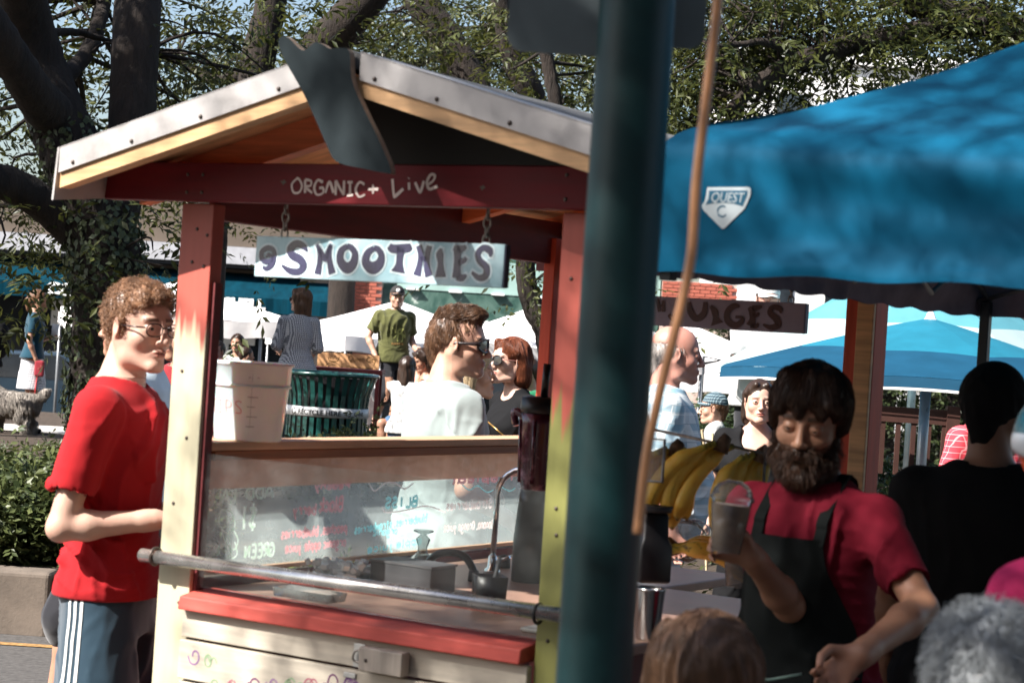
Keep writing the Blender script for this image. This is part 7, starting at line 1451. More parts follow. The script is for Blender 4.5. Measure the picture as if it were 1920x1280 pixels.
M_lensd = mat('lens_dark', (0.012, 0.013, 0.016), 0.06, var=0.1, spec=0.9, coat=0.8); M_lensc = clearmat('lens_clear', (0.93, 0.9, 0.9), 0.02, (0.9, 0.9, 0.9), 0.02, 0.02); M_frm = mat('glasses_frame', (0.018, 0.012, 0.012), 0.25); M_frmr = mat('glasses_rose', (0.62, 0.30, 0.24), 0.3); M_gold = mat('zip_gold', (0.6, 0.36, 0.12), 0.35, metal=0.9)
M_flip = mat('sandal_black', (0.02, 0.018, 0.016), 0.7); M_stripe = fab('stripe_white', (0.70, 0.70, 0.68), 0.04)
def stripe(p, name, hip, knee, side, m, offs, cm, w=0.010, r=0.112, r2=0.100, fwd=0.0, n=14):
    """sewn bands running down the outside of a trouser leg, laid on the cloth surface"""
    from mathutils.bvhtree import BVHTree
    V, Q = cm; bv = BVHTree.FromPolygons([tuple(v) for v in V], [tuple(q) for q in Q]); out = []
    for o_ in offs:
        mb = MB(); top = []
        for i in range(n + 1):
            u = i / n; c = np.array(hip) * (1 - u) + np.array(knee) * u; row = []
            for e in (-w / 2, w / 2):
                a = fwd + (o_ + e) / 0.11; d = Vector((side * cos(a), sin(a), 0)).normalized(); hit = bv.ray_cast(Vector(c) + d * 0.5, -d, 0.6)
                row.append(tuple(hit[0] + d * 0.0025) if hit[0] is not None else tuple(Vector(c) + d * r))
            top += row
        mb.add(top, [(2 * i, 2 * i + 1, 2 * i + 3, 2 * i + 2) for i in range(n)], True); out.append(mb.build(name, m, p))
    return out

# 1 man in the red T-shirt, glasses, arms folded before him
p = Person('man in a red T-shirt and glasses standing left of the stall post', 263, 613, 5.42, 0, -97, skin='pale', head=(-33, 1, 0), res=0.008, hres=0.0034, wide=0.93, jaw=1.0, lids=0.004, beard=(0.10, 0.05, 0.03),
           arms=dict(re=(0.225, -0.075, 1.095), rw=(0.13, 0.15, 1.125), le=(-0.24, -0.08, 1.13), lw=(-0.06, 0.16, 1.12), rh=(-0.2, 0.16, 0.02), lh=(0.3, 0.1, 0.05)))
red = p
p.shirt(C_red, hem=0.90, sleeve=0.66, infl=0.014, flare=0.06, res=0.007, wr=0.011, seed=4, slinf=0.016, neck=0.066)
p.shorts(C_navy, leg=0.55, infl=0.05, top=0.985, res=0.009, wr=0.006); cm = p.last
stripe(p.root, 'stripe', (0.085, 0, 0.955), (0.10, 0.01, 0.50), 1, M_stripe, (-0.030, -0.008, 0.014), cm, w=0.0095, fwd=-0.35)
p.shoes(C_wht); p.hairvol(H_cur, 'curly', puff=0.4, rough=0.006, rsc=75, line=0.074); p.hairs(H_cur, 5600, 0.013, lift=0.5, flow=(0, 0.2, 0.2), curl=0.0045, w=0.0014, segs=7, cfreq=420, grav=0.1, radial=0.3, hug=False)
g = p.shades(M_frm, M_lensc, size=0.92, rnd=0.75, name='glasses', y0=0.102, drop=0.002)
# 2 woman in teal polo with a dog
p = Person('woman in a teal polo and patterned skirt holding a red dog lead', 74, 564, 21.0, 0.36, -78, fem=True, skin='tan', head=(0, 2, 0), res=0.014, hres=0.008, fine=False, wide=1.1,
           arms=dict(re=(0.22, -0.05, 1.13), rw=(0.21, 0.05, 0.90), le=(-0.20, 0.02, 1.13), lw=(-0.10, 0.22, 1.20)), legs=dict(rk=(0.10, 0.04, 0.49), lk=(-0.10, -0.02, 0.49)), hs=1.1)
p.shirt(C_teal, hem=0.92, sleeve=0.6, infl=0.02, res=0.012); p.shorts(P_skirt, skirt=True, top=0.99, res=0.014); p.shoes(C_black); p.hairvol(H_brn, 'pony'); p.shades(M_frm, M_lensd, temple=M_frmr)
MB().tube([(-0.10, 0.24, 1.16), (-0.10, 0.25, 1.36)], [0.035, 0.045], 10).build('paper_cup', C_wht, p.root)
wom = p
# lead and dog
t = empty('dog_lead', wom.root.location + Vector((0.05, -0.15, 0)), 0, 'red dog lead hanging from the woman hand', 'lead')
hw = wom.root.matrix_basis @ Vector((0.21, 0.08, 0.83)); lp = hw - t.location
MB().tube([lp, lp + Vector((-0.02, -0.02, -0.35)), lp + Vector((-0.06, -0.05, -0.62))], 0.010, 8, flat=0.4).build('strap', fab('lead_red', (0.6, 0.03, 0.03)), t); MB().box(lp + Vector((0.01, 0, -0.02)), (0.10, 0.06, 0.17)).build('grip', fab('grip_maroon', (0.25, 0.02, 0.03)), t, 0.02); MB().box(lp + Vector((-0.03, -0.04, -0.50)), (0.05, 0.02, 0.16)).build('lead_pouch', fab('pouch_red', (0.65, 0.05, 0.05)), t, 0.008)
q = W(14, 812, 20.6); M_dog = mat('dog_fur', (0.26, 0.23, 0.20), 0.9, var=0.35, scale=14); dg_ = empty('dog', (q.x, 20.6, 0.36), radians(75), 'fluffy grey and white dog beside the woman with the lead', 'dog')
D = SD(); D.cone((0, 0.12, 0.30), (0, -0.22, 0.30), 0.135, 0.12, 0.05); D.cone((0, 0.14, 0.34), (0, 0.25, 0.44), 0.10, 0.085, 0.04); D.ell((0, 0.27, 0.47), (0.085, 0.10, 0.085), 0.03); D.cone((0, 0.33, 0.455), (0, 0.40, 0.44), 0.045, 0.032, 0.02)
for s in (-1, 1): D.cone((s * 0.07, 0.13, 0.25), (s * 0.075, 0.14, 0.13), 0.045, 0.032, 0.03); D.cone((s * 0.075, 0.14, 0.13), (s * 0.075, 0.15, 0.03), 0.030, 0.032, 0.02); D.cone((s * 0.07, -0.20, 0.26), (s * 0.08, -0.17, 0.16), 0.06, 0.035, 0.03); D.cone((s * 0.08, -0.17, 0.16), (s * 0.08, -0.25, 0.12), 0.032, 0.026, 0.02); D.cone((s * 0.08, -0.25, 0.12), (s * 0.08, -0.24, 0.03), 0.026, 0.032, 0.02); D.ell((s * 0.075, 0.24, 0.49), (0.02, 0.035, 0.06), 0.015)
D.cone((0, -0.30, 0.34), (0, -0.42, 0.46), 0.04, 0.035, 0.03); V, Q = D.mesh((-.25, -.55, 0), (.25, .5, .62), 0.011); V = V + vnorm(V, Q) * ((1 - np.abs(wav(V, 60, 3))) * 0.014)[:, None]; link('body', fastmesh('body', V, Q), M_dog, dg_); strands('fur', V, Q, 4200, 0.085, M_dog, dg_, lambda P, Nn: np.tile([0, -0.3, -1.0], (len(P), 1)), 0.004, 90, 0.4, 0.0035, 4)
MB().lathe([(0, 0), (0.016, 0.004), (0.014, 0.014), (0, 0.018)], (0, 0.425, 0.45), 10, Matrix.Rotation(-pi / 2, 3, 'X')).build('nose', M_blk, dg_)
for s in (-1, 1): MB().lathe([(0, -.01), (0.011, 0), (0, 0.01)], (s * 0.035, 0.345, 0.495), 8).build('eye', M_blk, dg_)
# 3 person at the far left edge with a rucksack
p = Person('person in black with a rucksack cut off by the left edge', -22, 575, 20, 0.36, 60, skin='tan', res=0.016, hres=0.012, fine=False, arms=dict(le=(-0.24, 0.0, 1.12), lw=(-0.2, 0.22, 1.02), re=(0.24, -0.05, 1.12), rw=(0.16, 0.18, 0.98))); p.shirt(C_black, sleeve=0.9, infl=0.02, res=0.014); p.shorts(C_blue, leg=0.8, res=0.016); p.shoes(C_black); p.hairvol(H_dk, 'short')
D = SD(); D.ell((0, -0.20, 1.22), (0.16, 0.10, 0.24), 0.02); p.cloth('rucksack', D, C_black, res=0.014, wr=0.006)
# 4 woman in the gingham shirt, seen from behind
p = Person('woman in a black and white gingham shirt seen from behind', 563, 562, 19.6, 0.36, 10, fem=True, skin='fair', head=(50, -2, 0), res=0.012, hres=0.007, fine=False, arms=dict(re=(0.215, -0.02, 1.15), rw=(0.17, 0.19, 1.08), le=(-0.215, -0.02, 1.15), lw=(-0.17, 0.19, 1.10)))
p.shirt(P_ging, hem=0.90, sleeve=1.45, infl=0.020, res=0.010, slinf=0.016); p.shorts(C_navy, leg=0.8, infl=0.02, res=0.014); p.shoes(C_black); p.hairvol(H_dbl, 'long', rough=0.006); p.hairs(H_dbl, 1500, 0.10, lift=0.05, flow=(0, -0.1, -1), w=0.0022, segs=5, grav=0.5); p.shades(M_frm, M_lensd)
# 5 man in the olive T-shirt and cap, walking
p = Person('man in an olive dinosaur T-shirt and dark cap walking past the bin', 745, 557, 24, 0.38, 202, skin='fair', head=(-14, 4, 0), res=0.012, hres=0.006, stub=0.35, fine=True, arms=dict(re=(0.30, -0.03, 1.16), rw=(0.235, 0.08, 0.955), le=(-0.24, -0.06, 1.15), lw=(-0.22, 0.14, 1.06), rc=0.35, lc=0.6), legs=dict(rk=(0.14, 0.16, 0.52), ra=(0.20, 0.06, 0.09), lk=(-0.10, -0.02, 0.49), la=(-0.10, -0.22, 0.16)))
p.shirt(C_olive, hem=0.88, sleeve=0.68, infl=0.028, res=0.009, wr=0.012, slinf=0.022, flare=0.1); cmS = p.last
p.shorts(C_blk2, leg=0.42, infl=0.06, res=0.012); cmP = p.last; stripe(p.root, 'stripe', (0.085, 0, 0.93), (0.13, 0.13, 0.58), 1, M_stripe, (-0.024, 0, 0.024), cmP, w=0.012, fwd=0.5); p.shoes(C_black); p.hairvol(H_brn, 'short'); cap_ = p.cap(mat('cap_black', (0.02, 0.018, 0.018), 0.8), None)
MB().lathe([(0, 0), (0.026, 0.0), (0.026, 0.003), (0, 0.004)], p.hl((0, 0.082, 0.082)), 16, Matrix((p.Rh @ rotx(-1.05)).tolist())).build('cap_patch', C_wht, cap_)
from mathutils.bvhtree import BVHTree
bvS = BVHTree.FromPolygons([tuple(v) for v in cmS[0]], [tuple(q_) for q_ in cmS[1]])
def chest(u, v, w):
    h = bvS.ray_cast(Vector((u, 0.6, v)), Vector((0, -1, 0)), 1.0); y = h[0].y if h[0] is not None else 0.13; return (u, y + 0.002 + w, v)
mb = MB(); DX = lambda P: [(-0.012 - a, 1.19 + b, c) for a, b, c in P]
for st in (DX([(-0.085, 0.085, .008), (-0.06, 0.075, .012), (-0.035, 0.035, .016), (-0.01, 0.045, .05), (0.03, 0.055, .075), (0.06, 0.03, .05), (0.085, -0.02, .014)]), DX([(0.0, 0.03, .02), (-0.01, -0.03, .014), (-0.008, -0.06, .012)]), DX([(0.05, 0.02, .022), (0.055, -0.03, .015), (0.045, -0.07, .012)]), DX([(-0.01, 0.02, .012), (-0.05, -0.02, .010), (-0.055, -0.03, .010)])): ribbon(mb, st, chest, n=5, th=0.0005)
mb.build('dinosaur_print', fab('print_green', (0.30, 0.32, 0.10)), p.root)
for row, zz in ((0, 1.10),): mb = MB(); [ribbon(mb, [(-0.075 + 0.021 * i, zz), (-0.062 + 0.021 * i, zz)], chest, 0.022, n=1, th=0.0005) for i in range(7)]; mb.build('chest_print', fab('print_brown', (0.30, 0.16, 0.05)), p.root)
# 6 man in the pale T-shirt with wraparound sunglasses
p = Person('man in a pale mint T-shirt with black wraparound sunglasses', 862, 645, 7.2, 0, -64, skin='fair', head=(-36, 0, 0), res=0.009, hres=0.0036, jaw=1.06, stub=0.18, wide=1.04, arms=dict(re=(0.27, -0.03, 1.13), rw=(0.20, 0.18, 1.02), le=(-0.26, 0.0, 1.13), lw=(-0.15, 0.2, 1.1)))
p.shirt(C_mint, hem=0.88, sleeve=0.72, infl=0.026, res=0.008, wr=0.008, slinf=0.018, neck=0.070, seed=8); p.shorts(C_navy, leg=0.45, infl=0.04); p.shoes(C_black)
p.hairvol(H_brn, 'quiff', rough=0.006, line=0.072, puff=0.35); hv = p.hairVQ; ctr = p.oh; p.hairs(H_brn, 2600, 0.018, lift=0.15, flow=(0, -0.2, -1), w=0.0011, segs=4, lvar=.5, grav=0.2); p.hairs(H_brn, 2400, 0.034, lift=0.35, flow=(0, 0.9, 0.35), w=0.0014, segs=6, grav=0.3, seed=6, keep=lambda c: c[:, 2] > ctr[2] + 0.085, hug=True)
p.shades(M_frm, M_lensd, wrap=True, size=1.32, rnd=0.7)
# 7 blonde woman, 8 redhead
p = Person('blonde woman in profile between the pale shirted man and the redhead', 887, 700, 9.3, 0, -88, fem=True, skin='tan', head=(-2, -4, 0), res=0.012, hres=0.0045, jaw=0.95, hs=1.08); p.shirt(C_black, sleeve=0.6, ndrop=0.06, res=0.012); p.shorts(C_blue, leg=0.8, infl=0.02, res=0.014); p.shoes(C_black)
p.hairvol(H_bln, 'long', rough=0.005); p.hairs(H_bln, 3200, 0.13, lift=0.05, flow=(0, -0.1, -1), w=0.0016, segs=6, grav=0.5, radial=0.8)
p = Person('auburn haired woman in round sunglasses and black zip top', 955, 677, 10.3, 0, 120, fem=True, skin='pale', head=(4, -2, 0), res=0.010, hres=0.0042, jaw=0.95, hs=1.04, arms=dict(le=(-0.21, 0.0, 1.14), lw=(-0.12, 0.2, 1.05), re=(0.21, 0.0, 1.14), rw=(0.16, 0.2, 1.0)))
p.shirt(C_black, hem=0.88, sleeve=0.30, infl=0.014, ndrop=0.04, vneck=0.10, res=0.009, wr=0.003); p.shorts(C_black, leg=0.8, infl=0.02, res=0.014); p.shoes(C_black)
p.hairvol(H_red, 'bob', rough=0.005); p.hairs(H_red, 3800, 0.12, lift=0.04, flow=(0, -0.25, -1), w=0.0014, segs=7, grav=0.5, radial=0.85); p.shades(M_frm, M_lensd, temple=M_frmr, size=1.28, rnd=0.95)
V_, Q_ = p.last if False else (None, None)
MB().tube([(-0.02, 0.155, 1.30), (-0.13, 0.115, 1.235)], 0.0045, 8).build('gold_zip', M_gold, p.root); MB().tube([(-0.02, 0.160, 1.30), (-0.018, 0.165, 1.25)], 0.003, 6).build('zip_pull', M_gold, p.root)
# 9 seated women beyond
p = Person('brunette woman in coral top smiling and looking down behind the bin', 791, 675, 19, 0.36, 120, fem=True, skin='tan', head=(0, 22, 0), seated=True, res=0.014, hres=0.007, fine=False, hs=1.0); p.shirt(C_coral, sleeve=0.2, ndrop=0.07, res=0.013); p.shorts(C_blue, leg=0.3, res=0.016); p.hairvol(H_dk, 'long', rough=0.006)
t = empty('garden_chair', p.root.location, p.root.rotation_euler.z, 'dark chair under the seated brunette woman', 'chair'); t.scale = p.root.scale
MB().box((0, -0.02, 0.40), (0.44, 0.44, 0.04)).build('seat', M_leg, t); MB().box((0, -0.25, 0.66), (0.42, 0.03, 0.3)).build('backrest', M_leg, t)
for sx in (-1, 1):
    for sy in (-1, 1): MB().tube([(sx * 0.2, sy * 0.2, 0), (sx * 0.2, sy * 0.2, 0.38)], 0.014, 8).build('leg', M_leg, t)
p = Person('dark haired woman seen from behind beside the seated brunette', 764, 688, 18.4, 0.36, -10, fem=True, skin='tan', seated=True, res=0.016, hres=0.009, fine=False); p.shirt(C_wht, sleeve=0.3, ndrop=0.05, res=0.014); p.shorts(C_blue, leg=0.3, res=0.016); p.hairvol(H_dk, 'long')
t2 = None
# 10 passer-by in pale blue, mostly hidden by the man in red
p = Person('person in a pale blue T-shirt with a dark bag strap behind the man in red', 242, 614, 7.7, 0, 88, skin='tan', res=0.012, hres=0.008, fine=False, arms=dict(le=(-0.23, -0.10, 1.13), lw=(-0.2, 0.1, 1.0), re=(0.23, -0.1, 1.12), rw=(0.2, 0.1, 1.0)), legs=dict(lk=(-0.1, 0.17, 0.50), la=(-0.1, 0.22, 0.085), rk=(0.1, -0.02, 0.49), ra=(0.1, -0.16, 0.09))); p.shirt(C_pale, sleeve=0.6, infl=0.03, res=0.010); p.shorts(C_blk2, leg=0.45, infl=0.04); p.hairvol(H_brn, 'short')
MB().tube(sp([(0.12, -0.16, 1.0), (-0.02, -0.15, 1.28), (-0.12, -0.03, 1.47), (-0.13, 0.13, 1.30), (-0.05, 0.16, 1.05)], 6), 0.016, 8, flat=0.3).build('bag_strap', C_black, p.root)
for a in ('ra', 'la'):
    An = np.array(p.Lg[a]); MB().prism([(0.045 * cos(q) * (1.0 if sin(q) > 0 else 0.85), 0.055 + 0.135 * sin(q)) for q in np.linspace(0, 2 * pi, 24, endpoint=False)], lambda u, v, w: (An[0] + u, An[1] + v, 0.003 + w), 0.016).build('sandal', M_flip, p.root, 0.004); MB().tube(sp([(An[0] - 0.035, An[1] + 0.02, 0.02), (An[0] - 0.01, An[1] + 0.10, 0.062), (An[0] + 0.0, An[1] + 0.125, 0.022)], 4), 0.005, 6).build('sandal_strap', M_flip, p.root); MB().tube(sp([(An[0] + 0.035, An[1] + 0.02, 0.02), (An[0] + 0.015, An[1] + 0.10, 0.062), (An[0] + 0.0, An[1] + 0.125, 0.022)], 4), 0.005, 6).build('sandal_strap', M_flip, p.root)
p = Person('person in a dark red top behind the left post', 338, 632, 9.6, 0, 150, skin='tan', res=0.014, hres=0.009, fine=False); p.shirt(C_dred, sleeve=0.9, infl=0.03, res=0.012); p.shorts(C_blk2, leg=0.8); p.shoes(C_black); p.hairvol(H_dk, 'short')
# 11 heads beyond the tip bucket
p = Person('dark haired man whose head shows just right of the left post', 406, 662, 15, 0.33, 95, skin='ruddy', head=(60, 6, 0), res=0.014, hres=0.006, fine=False, eye=1.10); p.shirt(C_dred, res=0.013); p.shorts(C_navy); p.hairvol(H_dk, 'short', puff=0.5)
p = Person('small woman beyond the tip bucket facing the stall', 443, 668, 18.5, 0.35, 170, fem=True, skin='tan', res=0.014, hres=0.007, fine=False, eye=1.12); p.shirt(C_grey, res=0.013); p.shorts(C_navy); p.hairvol(H_dk, 'bob')
p = Person('bending person in denim blue beyond the tip bucket', 462, 680, 18, 0.35, -60, skin='tan', res=0.014, hres=0.008, fine=False, eye=1.02); p.shirt(C_blue, res=0.013); p.shorts(C_navy); p.hairvol(H_dk, 'short')
# 12 bald man in plaid and the person in a white cap next to him
p = Person('balding man in a light blue plaid shirt looking right', 1270, 664, 8.4, 0, -90, skin='ruddy', head=(-2, 2, 0), res=0.009, hres=0.0038, jaw=1.12, wide=1.02, beard=(0.25, 0.2, 0.18))
p.shirt(P_blue, hem=0.86, sleeve=0.75, infl=0.034, res=0.008, belly=0.10, slinf=0.024, wr=0.009, seed=12); p.shorts(C_grey, leg=0.8, infl=0.03); p.shoes(C_black)
D = SD(); D.prof([(1.395, 0, -0.010, 0.105, 0.085), (1.45, 0, -0.012, 0.078, 0.078), (1.475, 0, -0.012, 0.074, 0.078)], 0.005); D.prof([(1.38, 0, -0.012, 0.09, 0.075), (1.45, 0, -0.012, 0.066, 0.066), (1.49, 0, -0.012, 0.064, 0.066)], 0.004, 's'); D.cone((0, 0.09, 1.36), (0, 0.09, 1.50), 0.03, 0.045, 0.005, 's'); p.cloth('collar', D, P_blue, res=0.006, wr=0.0)
p.hairvol(H_gry, 'ring', puff=0.2, rough=0.004); p.hairs(H_gry, 1700, 0.020, lift=0.2, flow=(0, -0.4, -1), w=0.0010, segs=4)
p = Person('person in a backwards white cap mostly hidden by the green pole', 1208, 672, 8.9, 0, -92, skin='fair', res=0.012, hres=0.006); p.shirt(C_grey, sleeve=0.7, infl=0.03); p.shorts(C_navy); p.shoes(C_black); p.hairvol(H_dk, 'short'); p.cap(C_wht, back=True)
# 13 toddler in a plaid cap
p = Person('toddler in a dark plaid cap looking left', 1337, 766, 13.8, 0.33, 82, skin='fair', head=(4, 2, 0), res=0.010, hres=0.005, hs=1.5, jaw=0.95, beard=(0.2, 0.12, 0.08)); p.shirt(C_grey, sleeve=0.7, res=0.010); p.shorts(C_navy); p.shoes(C_black); p.hairvol(H_brn, 'short', puff=0.4); p.cap(P_cap, P_cap, visor=0.06)
# 14 woman in black scoop neck
p = Person('fair woman in a black scoop neck top standing behind the bananas', 1424, 753, 10.2, 0, 176, fem=True, skin='pale', head=(4, 0, 0), res=0.010, hres=0.0045, wide=1.25, jaw=1.05, hs=1.05); p.shirt(C_black, hem=0.86, sleeve=0.7, infl=0.028, ndrop=0.105, neck=0.090, res=0.009, belly=0.08); p.shorts(C_black, leg=0.8, infl=0.03); p.shoes(C_black); p.hairvol(H_dk, 'bob', puff=0.8)
# 15 man in a white cap above the sign
p = Person('man in a white cap and grey shirt above the JUICES sign', 1440, 563, 15, 0.33, -160, skin='ruddy', head=(-18, 6, 0), res=0.014, hres=0.006, fine=False, arms=dict(re=(0.24, 0.08, 1.16), rw=(0.02, 0.22, 1.14), le=(-0.24, 0.08, 1.16), lw=(-0.02, 0.24, 1.1))); p.shirt(C_grey, sleeve=0.7, infl=0.03, res=0.012); p.shorts(C_blk2); p.shoes(C_black); p.hairvol(H_dk, 'short', puff=.5); p.cap(C_wht)
# 20 person in a red plaid sleeve
p = Person('person in a red plaid shirt beyond the black capped figure', 1868, 742, 9.4, 0, -150, skin='fair', res=0.014, hres=0.009, fine=False, arms=dict(re=(0.28, -0.02, 1.12), rw=(0.30, 0.05, 0.88), le=(-0.30, 0, 1.14), lw=(-0.33, 0.05, 0.9))); p.shirt(P_red, sleeve=0.62, infl=0.03, res=0.012); p.shorts(C_blk2); p.shoes(C_black); p.hairvol(H_dk, 'short')
p = Person('person in a green top glimpsed between the redhead and the blender', 985, 700, 14.0, 0.33, 120, skin='tan', seated=True, res=0.016, hres=0.010, fine=False); p.shirt(C_green, sleeve=0.7, infl=0.04, res=0.014); p.shorts(C_navy, leg=0.3); p.hairvol(H_dk, 'short')
# 17 dark figure in a black cap
p = Person('figure in black cap and black T-shirt seen from behind', 1868, 772, 5.1, 0, -20, skin='olive', head=(-20, 0, 0), res=0.0121, hres=0.006, wide=1.08, fine=False); p.shirt(C_black, sleeve=0.7, infl=0.03, res=0.012); p.shorts(C_blk2); p.shoes(C_black); p.hairvol(C_black, 'short', puff=1.5); p.cap(C_black, back=False)
# 16 bearded man with apron holding up a smoothie
p = Person('bearded man in a crimson T-shirt and dark apron holding a smoothie cup', 1518, 786, 4.40, 0, 146, skin='olive', head=(14, 13, -4), res=0.008, hres=0.0032, lids=0.0022, eyed=-0.004, wide=0.90, stub=0.8, beard=(0.035, 0.016, 0.008), lean=(0.0, 0.05),
           arms=dict(re=('W', 1480, 1135, 4.32), rw=('W', 1412, 1045, 4.17), rh=('D', -1.0, -0.12, 0.35), rt=('D', 0.3, -0.2, 1.0), rp=-1, rcs=[0.55, 0.6, 0.62, 0.7], rti=0.5, le=('W', 1728, 1140, 4.16), lw=('W', 1612, 1228, 3.92), lh=('D', -0.6, -0.2, -0.5), lt=('D', -0.5, 0.3, 0.6), lc=0.45))
bm = p
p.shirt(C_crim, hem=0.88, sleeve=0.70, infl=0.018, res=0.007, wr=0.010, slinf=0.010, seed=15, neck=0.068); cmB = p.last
p.shorts(C_blk2, leg=0.8, infl=0.03); p.shoes(C_black)
bvB = BVHTree.FromPolygons([tuple(v) for v in cmB[0]], [tuple(q_) for q_ in cmB[1]])
def onshirt(x, z, off=0.012):
    h = bvB.ray_cast(Vector((x, 0.7, z)), Vector((0, -1, 0)), 1.2); return Vector((x, (h[0].y if h[0] is not None else 0.1) + off, z))
nx, nz = 36, 80; G = np.zeros((nz + 1, nx + 1, 3))
for j in range(nz + 1):
    z = 0.50 + (1.36 - 0.50) * j / nz; w_2 = np.interp(z, [0.5, 0.9, 1.05, 1.16, 1.27, 1.36], [0.20, 0.19, 0.165, 0.150, 0.112, 0.088])
    for i in range(nx + 1): x = -w_2 + 2 * w_2 * i / nx; y = onshirt(x, max(z, 0.90), 0.013).y; G[j, i] = (x, y if z > 0.9 else y + (0.9 - z) * 0.06, z)
for _ in range(4):
    y = G[:, :, 1]; yp = np.pad(y, 1, mode='edge'); av = (yp[:-2, 1:-1] + yp[2:, 1:-1] + yp[1:-1, :-2] + yp[1:-1, 2:]) / 4; G[:, :, 1] = np.maximum(y, av) * 0.5 + av * 0.5 + 0.001
G[:, :, 1] += 0.004 * np.maximum(0, wav(G.reshape(-1, 3) * [1, 1, 0.3], 50, 3, 5)).reshape(nz + 1, nx + 1) * (G[:, :, 2] < 1.1)
Vg = G.reshape(-1, 3); Vb = Vg - [0, 0.004, 0]; nn_ = nx + 1; Qf = [(j * nn_ + i + 1, j * nn_ + i, (j + 1) * nn_ + i, (j + 1) * nn_ + i + 1) for j in range(nz) for i in range(nx)]; m_ = len(Vg); Qb = [tuple(q + m_ for q in f)[::-1] for f in Qf]
link('apron', fastmesh('apron', np.concatenate([Vg, Vb]), Qf + Qb), C_apron, p.root)
def ontop(x, y):
    h = bvB.ray_cast(Vector((x, y, 1.8)), Vector((0, 0, -1)), 1.0); return Vector((x, y, (h[0].z if h[0] is not None else 1.45) + 0.006))
for s in (-1, 1):
    P_ = [onshirt(s * 0.080, 1.345, 0.016), onshirt(s * 0.080, 1.38, 0.010), onshirt(s * 0.079, 1.41, 0.008), ontop(s * 0.078, 0.045), ontop(s * 0.076, 0.01), ontop(s * 0.070, -0.03), ontop(s * 0.05, -0.07)]
    P_ = sp([tuple(a) for a in P_], 6); V2 = []
    for q in P_: V2 += [(q[0] - 0.014, q[1] + 0.001, q[2] + 0.001), (q[0] + 0.014, q[1] + 0.001, q[2] + 0.001), (q[0] + 0.014, q[1] - 0.003, q[2] - 0.003), (q[0] - 0.014, q[1] - 0.003, q[2] - 0.003)]
    link('apron_strap', fastmesh('apron_strap', V2, [(4 * i + k, 4 * i + (k + 1) % 4, 4 * i + 4 + (k + 1) % 4, 4 * i + 4 + k) for i in range(len(P_) - 1) for k in range(4)], False), C_apron, p.root)
kn = Vector((0.03, 0.205, 1.02)); C_tie = fab('apron_tie', (0.06, 0.10, 0.085)); MB().tube(sp([tuple(kn + Vector(a)) for a in ((-0.10, -0.02, 0.03), (-0.04, 0.01, 0.012), (0, 0.015, 0), (0.05, 0.0, -0.05), (0.065, -0.01, -0.11))], 5), 0.009, 8, flat=0.4).build('apron_tie', C_tie, p.root); MB().tube(sp([tuple(kn + Vector(a)) for a in ((0, 0.018, 0), (0.03, 0.02, 0.025), (0.055, 0.012, 0.0), (0.02, 0.018, -0.012), (0, 0.016, 0))], 5), 0.009, 8, flat=0.5).build('apron_tie', C_tie, p.root)
p.hairvol(H_brd, 'mop', rough=0.007, puff=0.8, line=0.064); p.hairs(H_brd, 5200, 0.045, lift=0.10, flow=(0.12, 0.1, -1), w=0.0013, segs=6, grav=0.35, radial=0.9)
# beard and moustache
D = SD(p.Rh, p.oh, p.hs)
for s in (-1, 1): D.cone((s * 0.066, 0.004, -0.035), (s * 0.054, 0.020, -0.090), 0.010, 0.020, 0.02); D.cone((s * 0.054, 0.022, -0.090), (s * 0.014, 0.076, -0.116), 0.022, 0.026, 0.02); D.cone((s * 0.006, 0.101, -0.053), (s * 0.030, 0.086, -0.070), 0.0075, 0.009, 0.008); D.cone((s * 0.030, 0.084, -0.070), (s * 0.024, 0.080, -0.100), 0.010, 0.018, 0.012)
D.ell((0, 0.082, -0.106), (0.026, 0.022, 0.020), 0.02); D.ell((0, 0.108, -0.070), (0.020, 0.020, 0.0085), 0.006, 's'); V, Q = D.mesh(p.oh - 0.2, p.oh + 0.16, 0.0034); loc = (V - p.oh) @ p.Rh; V = V + vnorm(V, Q) * ((1 - np.abs(wav(loc, 160, 3, 7))) * 0.003)[:, None]; bo = link('beard', fastmesh('beard', V, Q), H_brd, p.root); p.hairs(H_brd, 3600, 0.020, lift=0.4, flow=(0, 0.25, -1), w=0.0009, segs=4, vq=(V, Q), seed=7, name='beard_strands', curl=0.001, cfreq=300)
# the smoothie cup in his hand
pc_ = p.root.matrix_basis @ Vector((0, 0, 0)); cw_ = W(1360, 1036, 4.105); cup = empty('smoothie_cup', cw_, 0.1, 'clear domed cup of brown smoothie in the raised hand', 'cup'); cup.rotation_euler = (0.0, 0.06, 0)
M_mocha = mat('brown_smoothie', (0.24, 0.15, 0.075), 0.35, var=0.25, scale=30, coat=0.7); M_cupc = clearmat('cup_clear', (0.97, 0.97, 0.97), 0.08, (0.8, 0.8, 0.8), 0.03, 0.05)
MB().lathe([(0, 0.003), (0.0285, 0.003), (0.0395, 0.100), (0, 0.100)], n=32).build('smoothie', M_mocha, cup); MB().lathe([(0.029, 0), (0.0305, 0.002), (0.042, 0.106), (0.0435, 0.109), (0.0435, 0.112)], n=32).build('cup_wall', M_cupc, cup)
MB().lathe([(0.0435, 0.109), (0.0465, 0.110), (0.0465, 0.117), (0.043, 0.119), (0.040, 0.130), (0.030, 0.143), (0.014, 0.150), (0.010, 0.150)], n=32).build('dome_lid', M_cupc, cup)
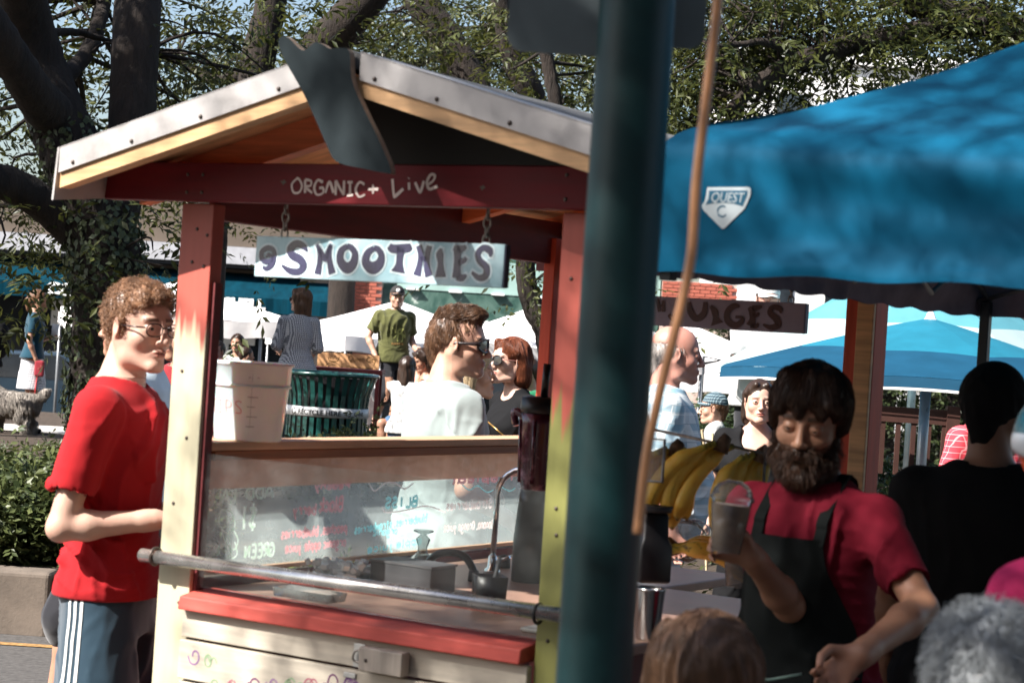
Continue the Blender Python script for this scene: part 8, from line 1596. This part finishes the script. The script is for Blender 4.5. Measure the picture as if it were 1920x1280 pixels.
# 18 grey-haired head in the foreground and the helmeted figure at the right edge
p = Person('person with short silver grey hair in the right foreground', 1852, 1296, 2.9, 0, -8, skin='pale', head=(-4, 0, 0), res=0.014, hres=0.006, hs=1.30, fine=False); p.shirt(C_grey, sleeve=0.7, infl=0.03, res=0.012); p.shorts(C_navy); p.shoes(C_black); p.hairvol(H_wht, 'curly', puff=2.2, rough=0.006, line=0.05); p.hairs(H_wht, 5200, 0.022, lift=0.6, flow=(0, -0.2, -1), curl=0.004, w=0.0014, segs=6, cfreq=380, grav=0.15, radial=0.6)
p = Person('cyclist in a teal and white helmet and pink top cut off by the right edge', 2022, 880, 3.25, 0, 10, skin='olive', head=(-45, 0, 0), res=0.014, hres=0.008, fine=False, wide=0.60); p.shirt(C_pink, sleeve=0.5, infl=0.02, res=0.012); p.shorts(C_black); p.shoes(C_black); p.hairvol(H_dk, 'short')
D = SD(p.Rh, p.oh, p.hs); D.ell((0, -0.02, 0.055), (0.105, 0.135, 0.095), 0.01); D.cut((0, 0, 0.030), (0, 0.1, -1), 0.01); V, Q = D.mesh(p.oh - 0.2, p.oh + 0.25, 0.006); hl_ = link('helmet', fastmesh('helmet', V, Q), mat('helmet_teal', (0.02, 0.10, 0.13), 0.25, coat=0.6), p.root)
D = SD(p.Rh, p.oh, p.hs); D.ell((0, -0.02, 0.045), (0.108, 0.138, 0.075), 0.01); D.cut((0, 0, 0.028), (0, 0.1, -1), 0.01); D.cut((0, 0, 0.062), (0, 0, 1), 0.004); V, Q = D.mesh(p.oh - 0.2, p.oh + 0.25, 0.006); link('helmet_rim', fastmesh('helmet_rim', V, Q), mat('helmet_white', (0.65, 0.68, 0.70), 0.25, coat=0.6), hl_)
for s in (-1, 1):
    MB().tube([p.hl((s * 0.092, 0.05, 0.03)), p.hl((s * 0.070, 0.02, -0.07)), p.hl((s * 0.02, 0.06, -0.13))], 0.008, 8, flat=0.4).build('chin_strap', mat('strap_orange', (0.75, 0.10, 0.03), 0.6), hl_); MB().tube([p.hl((s * 0.092, -0.05, 0.03)), p.hl((s * 0.070, 0.02, -0.07))], 0.008, 8, flat=0.4).build('chin_strap', mat('strap_orange2', (0.75, 0.10, 0.03), 0.6), hl_)
# 19 blonde-brown head in the bottom foreground
p = Person('child with dark blonde parted hair in the bottom foreground', 1315, 1288, 3.25, 0, 12, fem=True, skin='fair', head=(0, 4, 0), res=0.014, hres=0.006, hs=1.42, fine=False); p.shirt(C_dred, sleeve=0.5, infl=0.02, res=0.012); p.shorts(C_navy); p.shoes(C_black); p.hairvol(H_dbl, 'long', rough=0.006, puff=1.4); p.hairs(H_dbl, 6500, 0.15, lift=0.03, flow=(0, -0.3, -1), w=0.0012, segs=8, grav=0.45, radial=0.97)
# trailing small things
for (px1, py1, dd, n_) in ((1340, 830, 12.2, 14),):
    q = W(px1, py1, dd); t = empty('ornamental_grass', (q.x, dd, 0.33), 0, 'pale dry ornamental stems in front of the toddler', 'plant'); mb = MB(); r = np.random.default_rng(2)
    for i in range(26): a = r.uniform(0, 2 * pi); e = r.uniform(0.05, 0.20); h = (q.z - 0.33) * r.uniform(0.85, 1.12); mb.tube(sp([(0, 0, 0), (e * .3 * cos(a), e * .3 * sin(a), h * .6), (e * cos(a), e * sin(a), h)], 3), [0.008, 0.007, 0.006, 0.007, 0.008, 0.008, 0.009], 5, cap=False)
    mb.build('stems', mat('dry_stem', (0.55, 0.44, 0.28), 0.8, var=0.3), t)
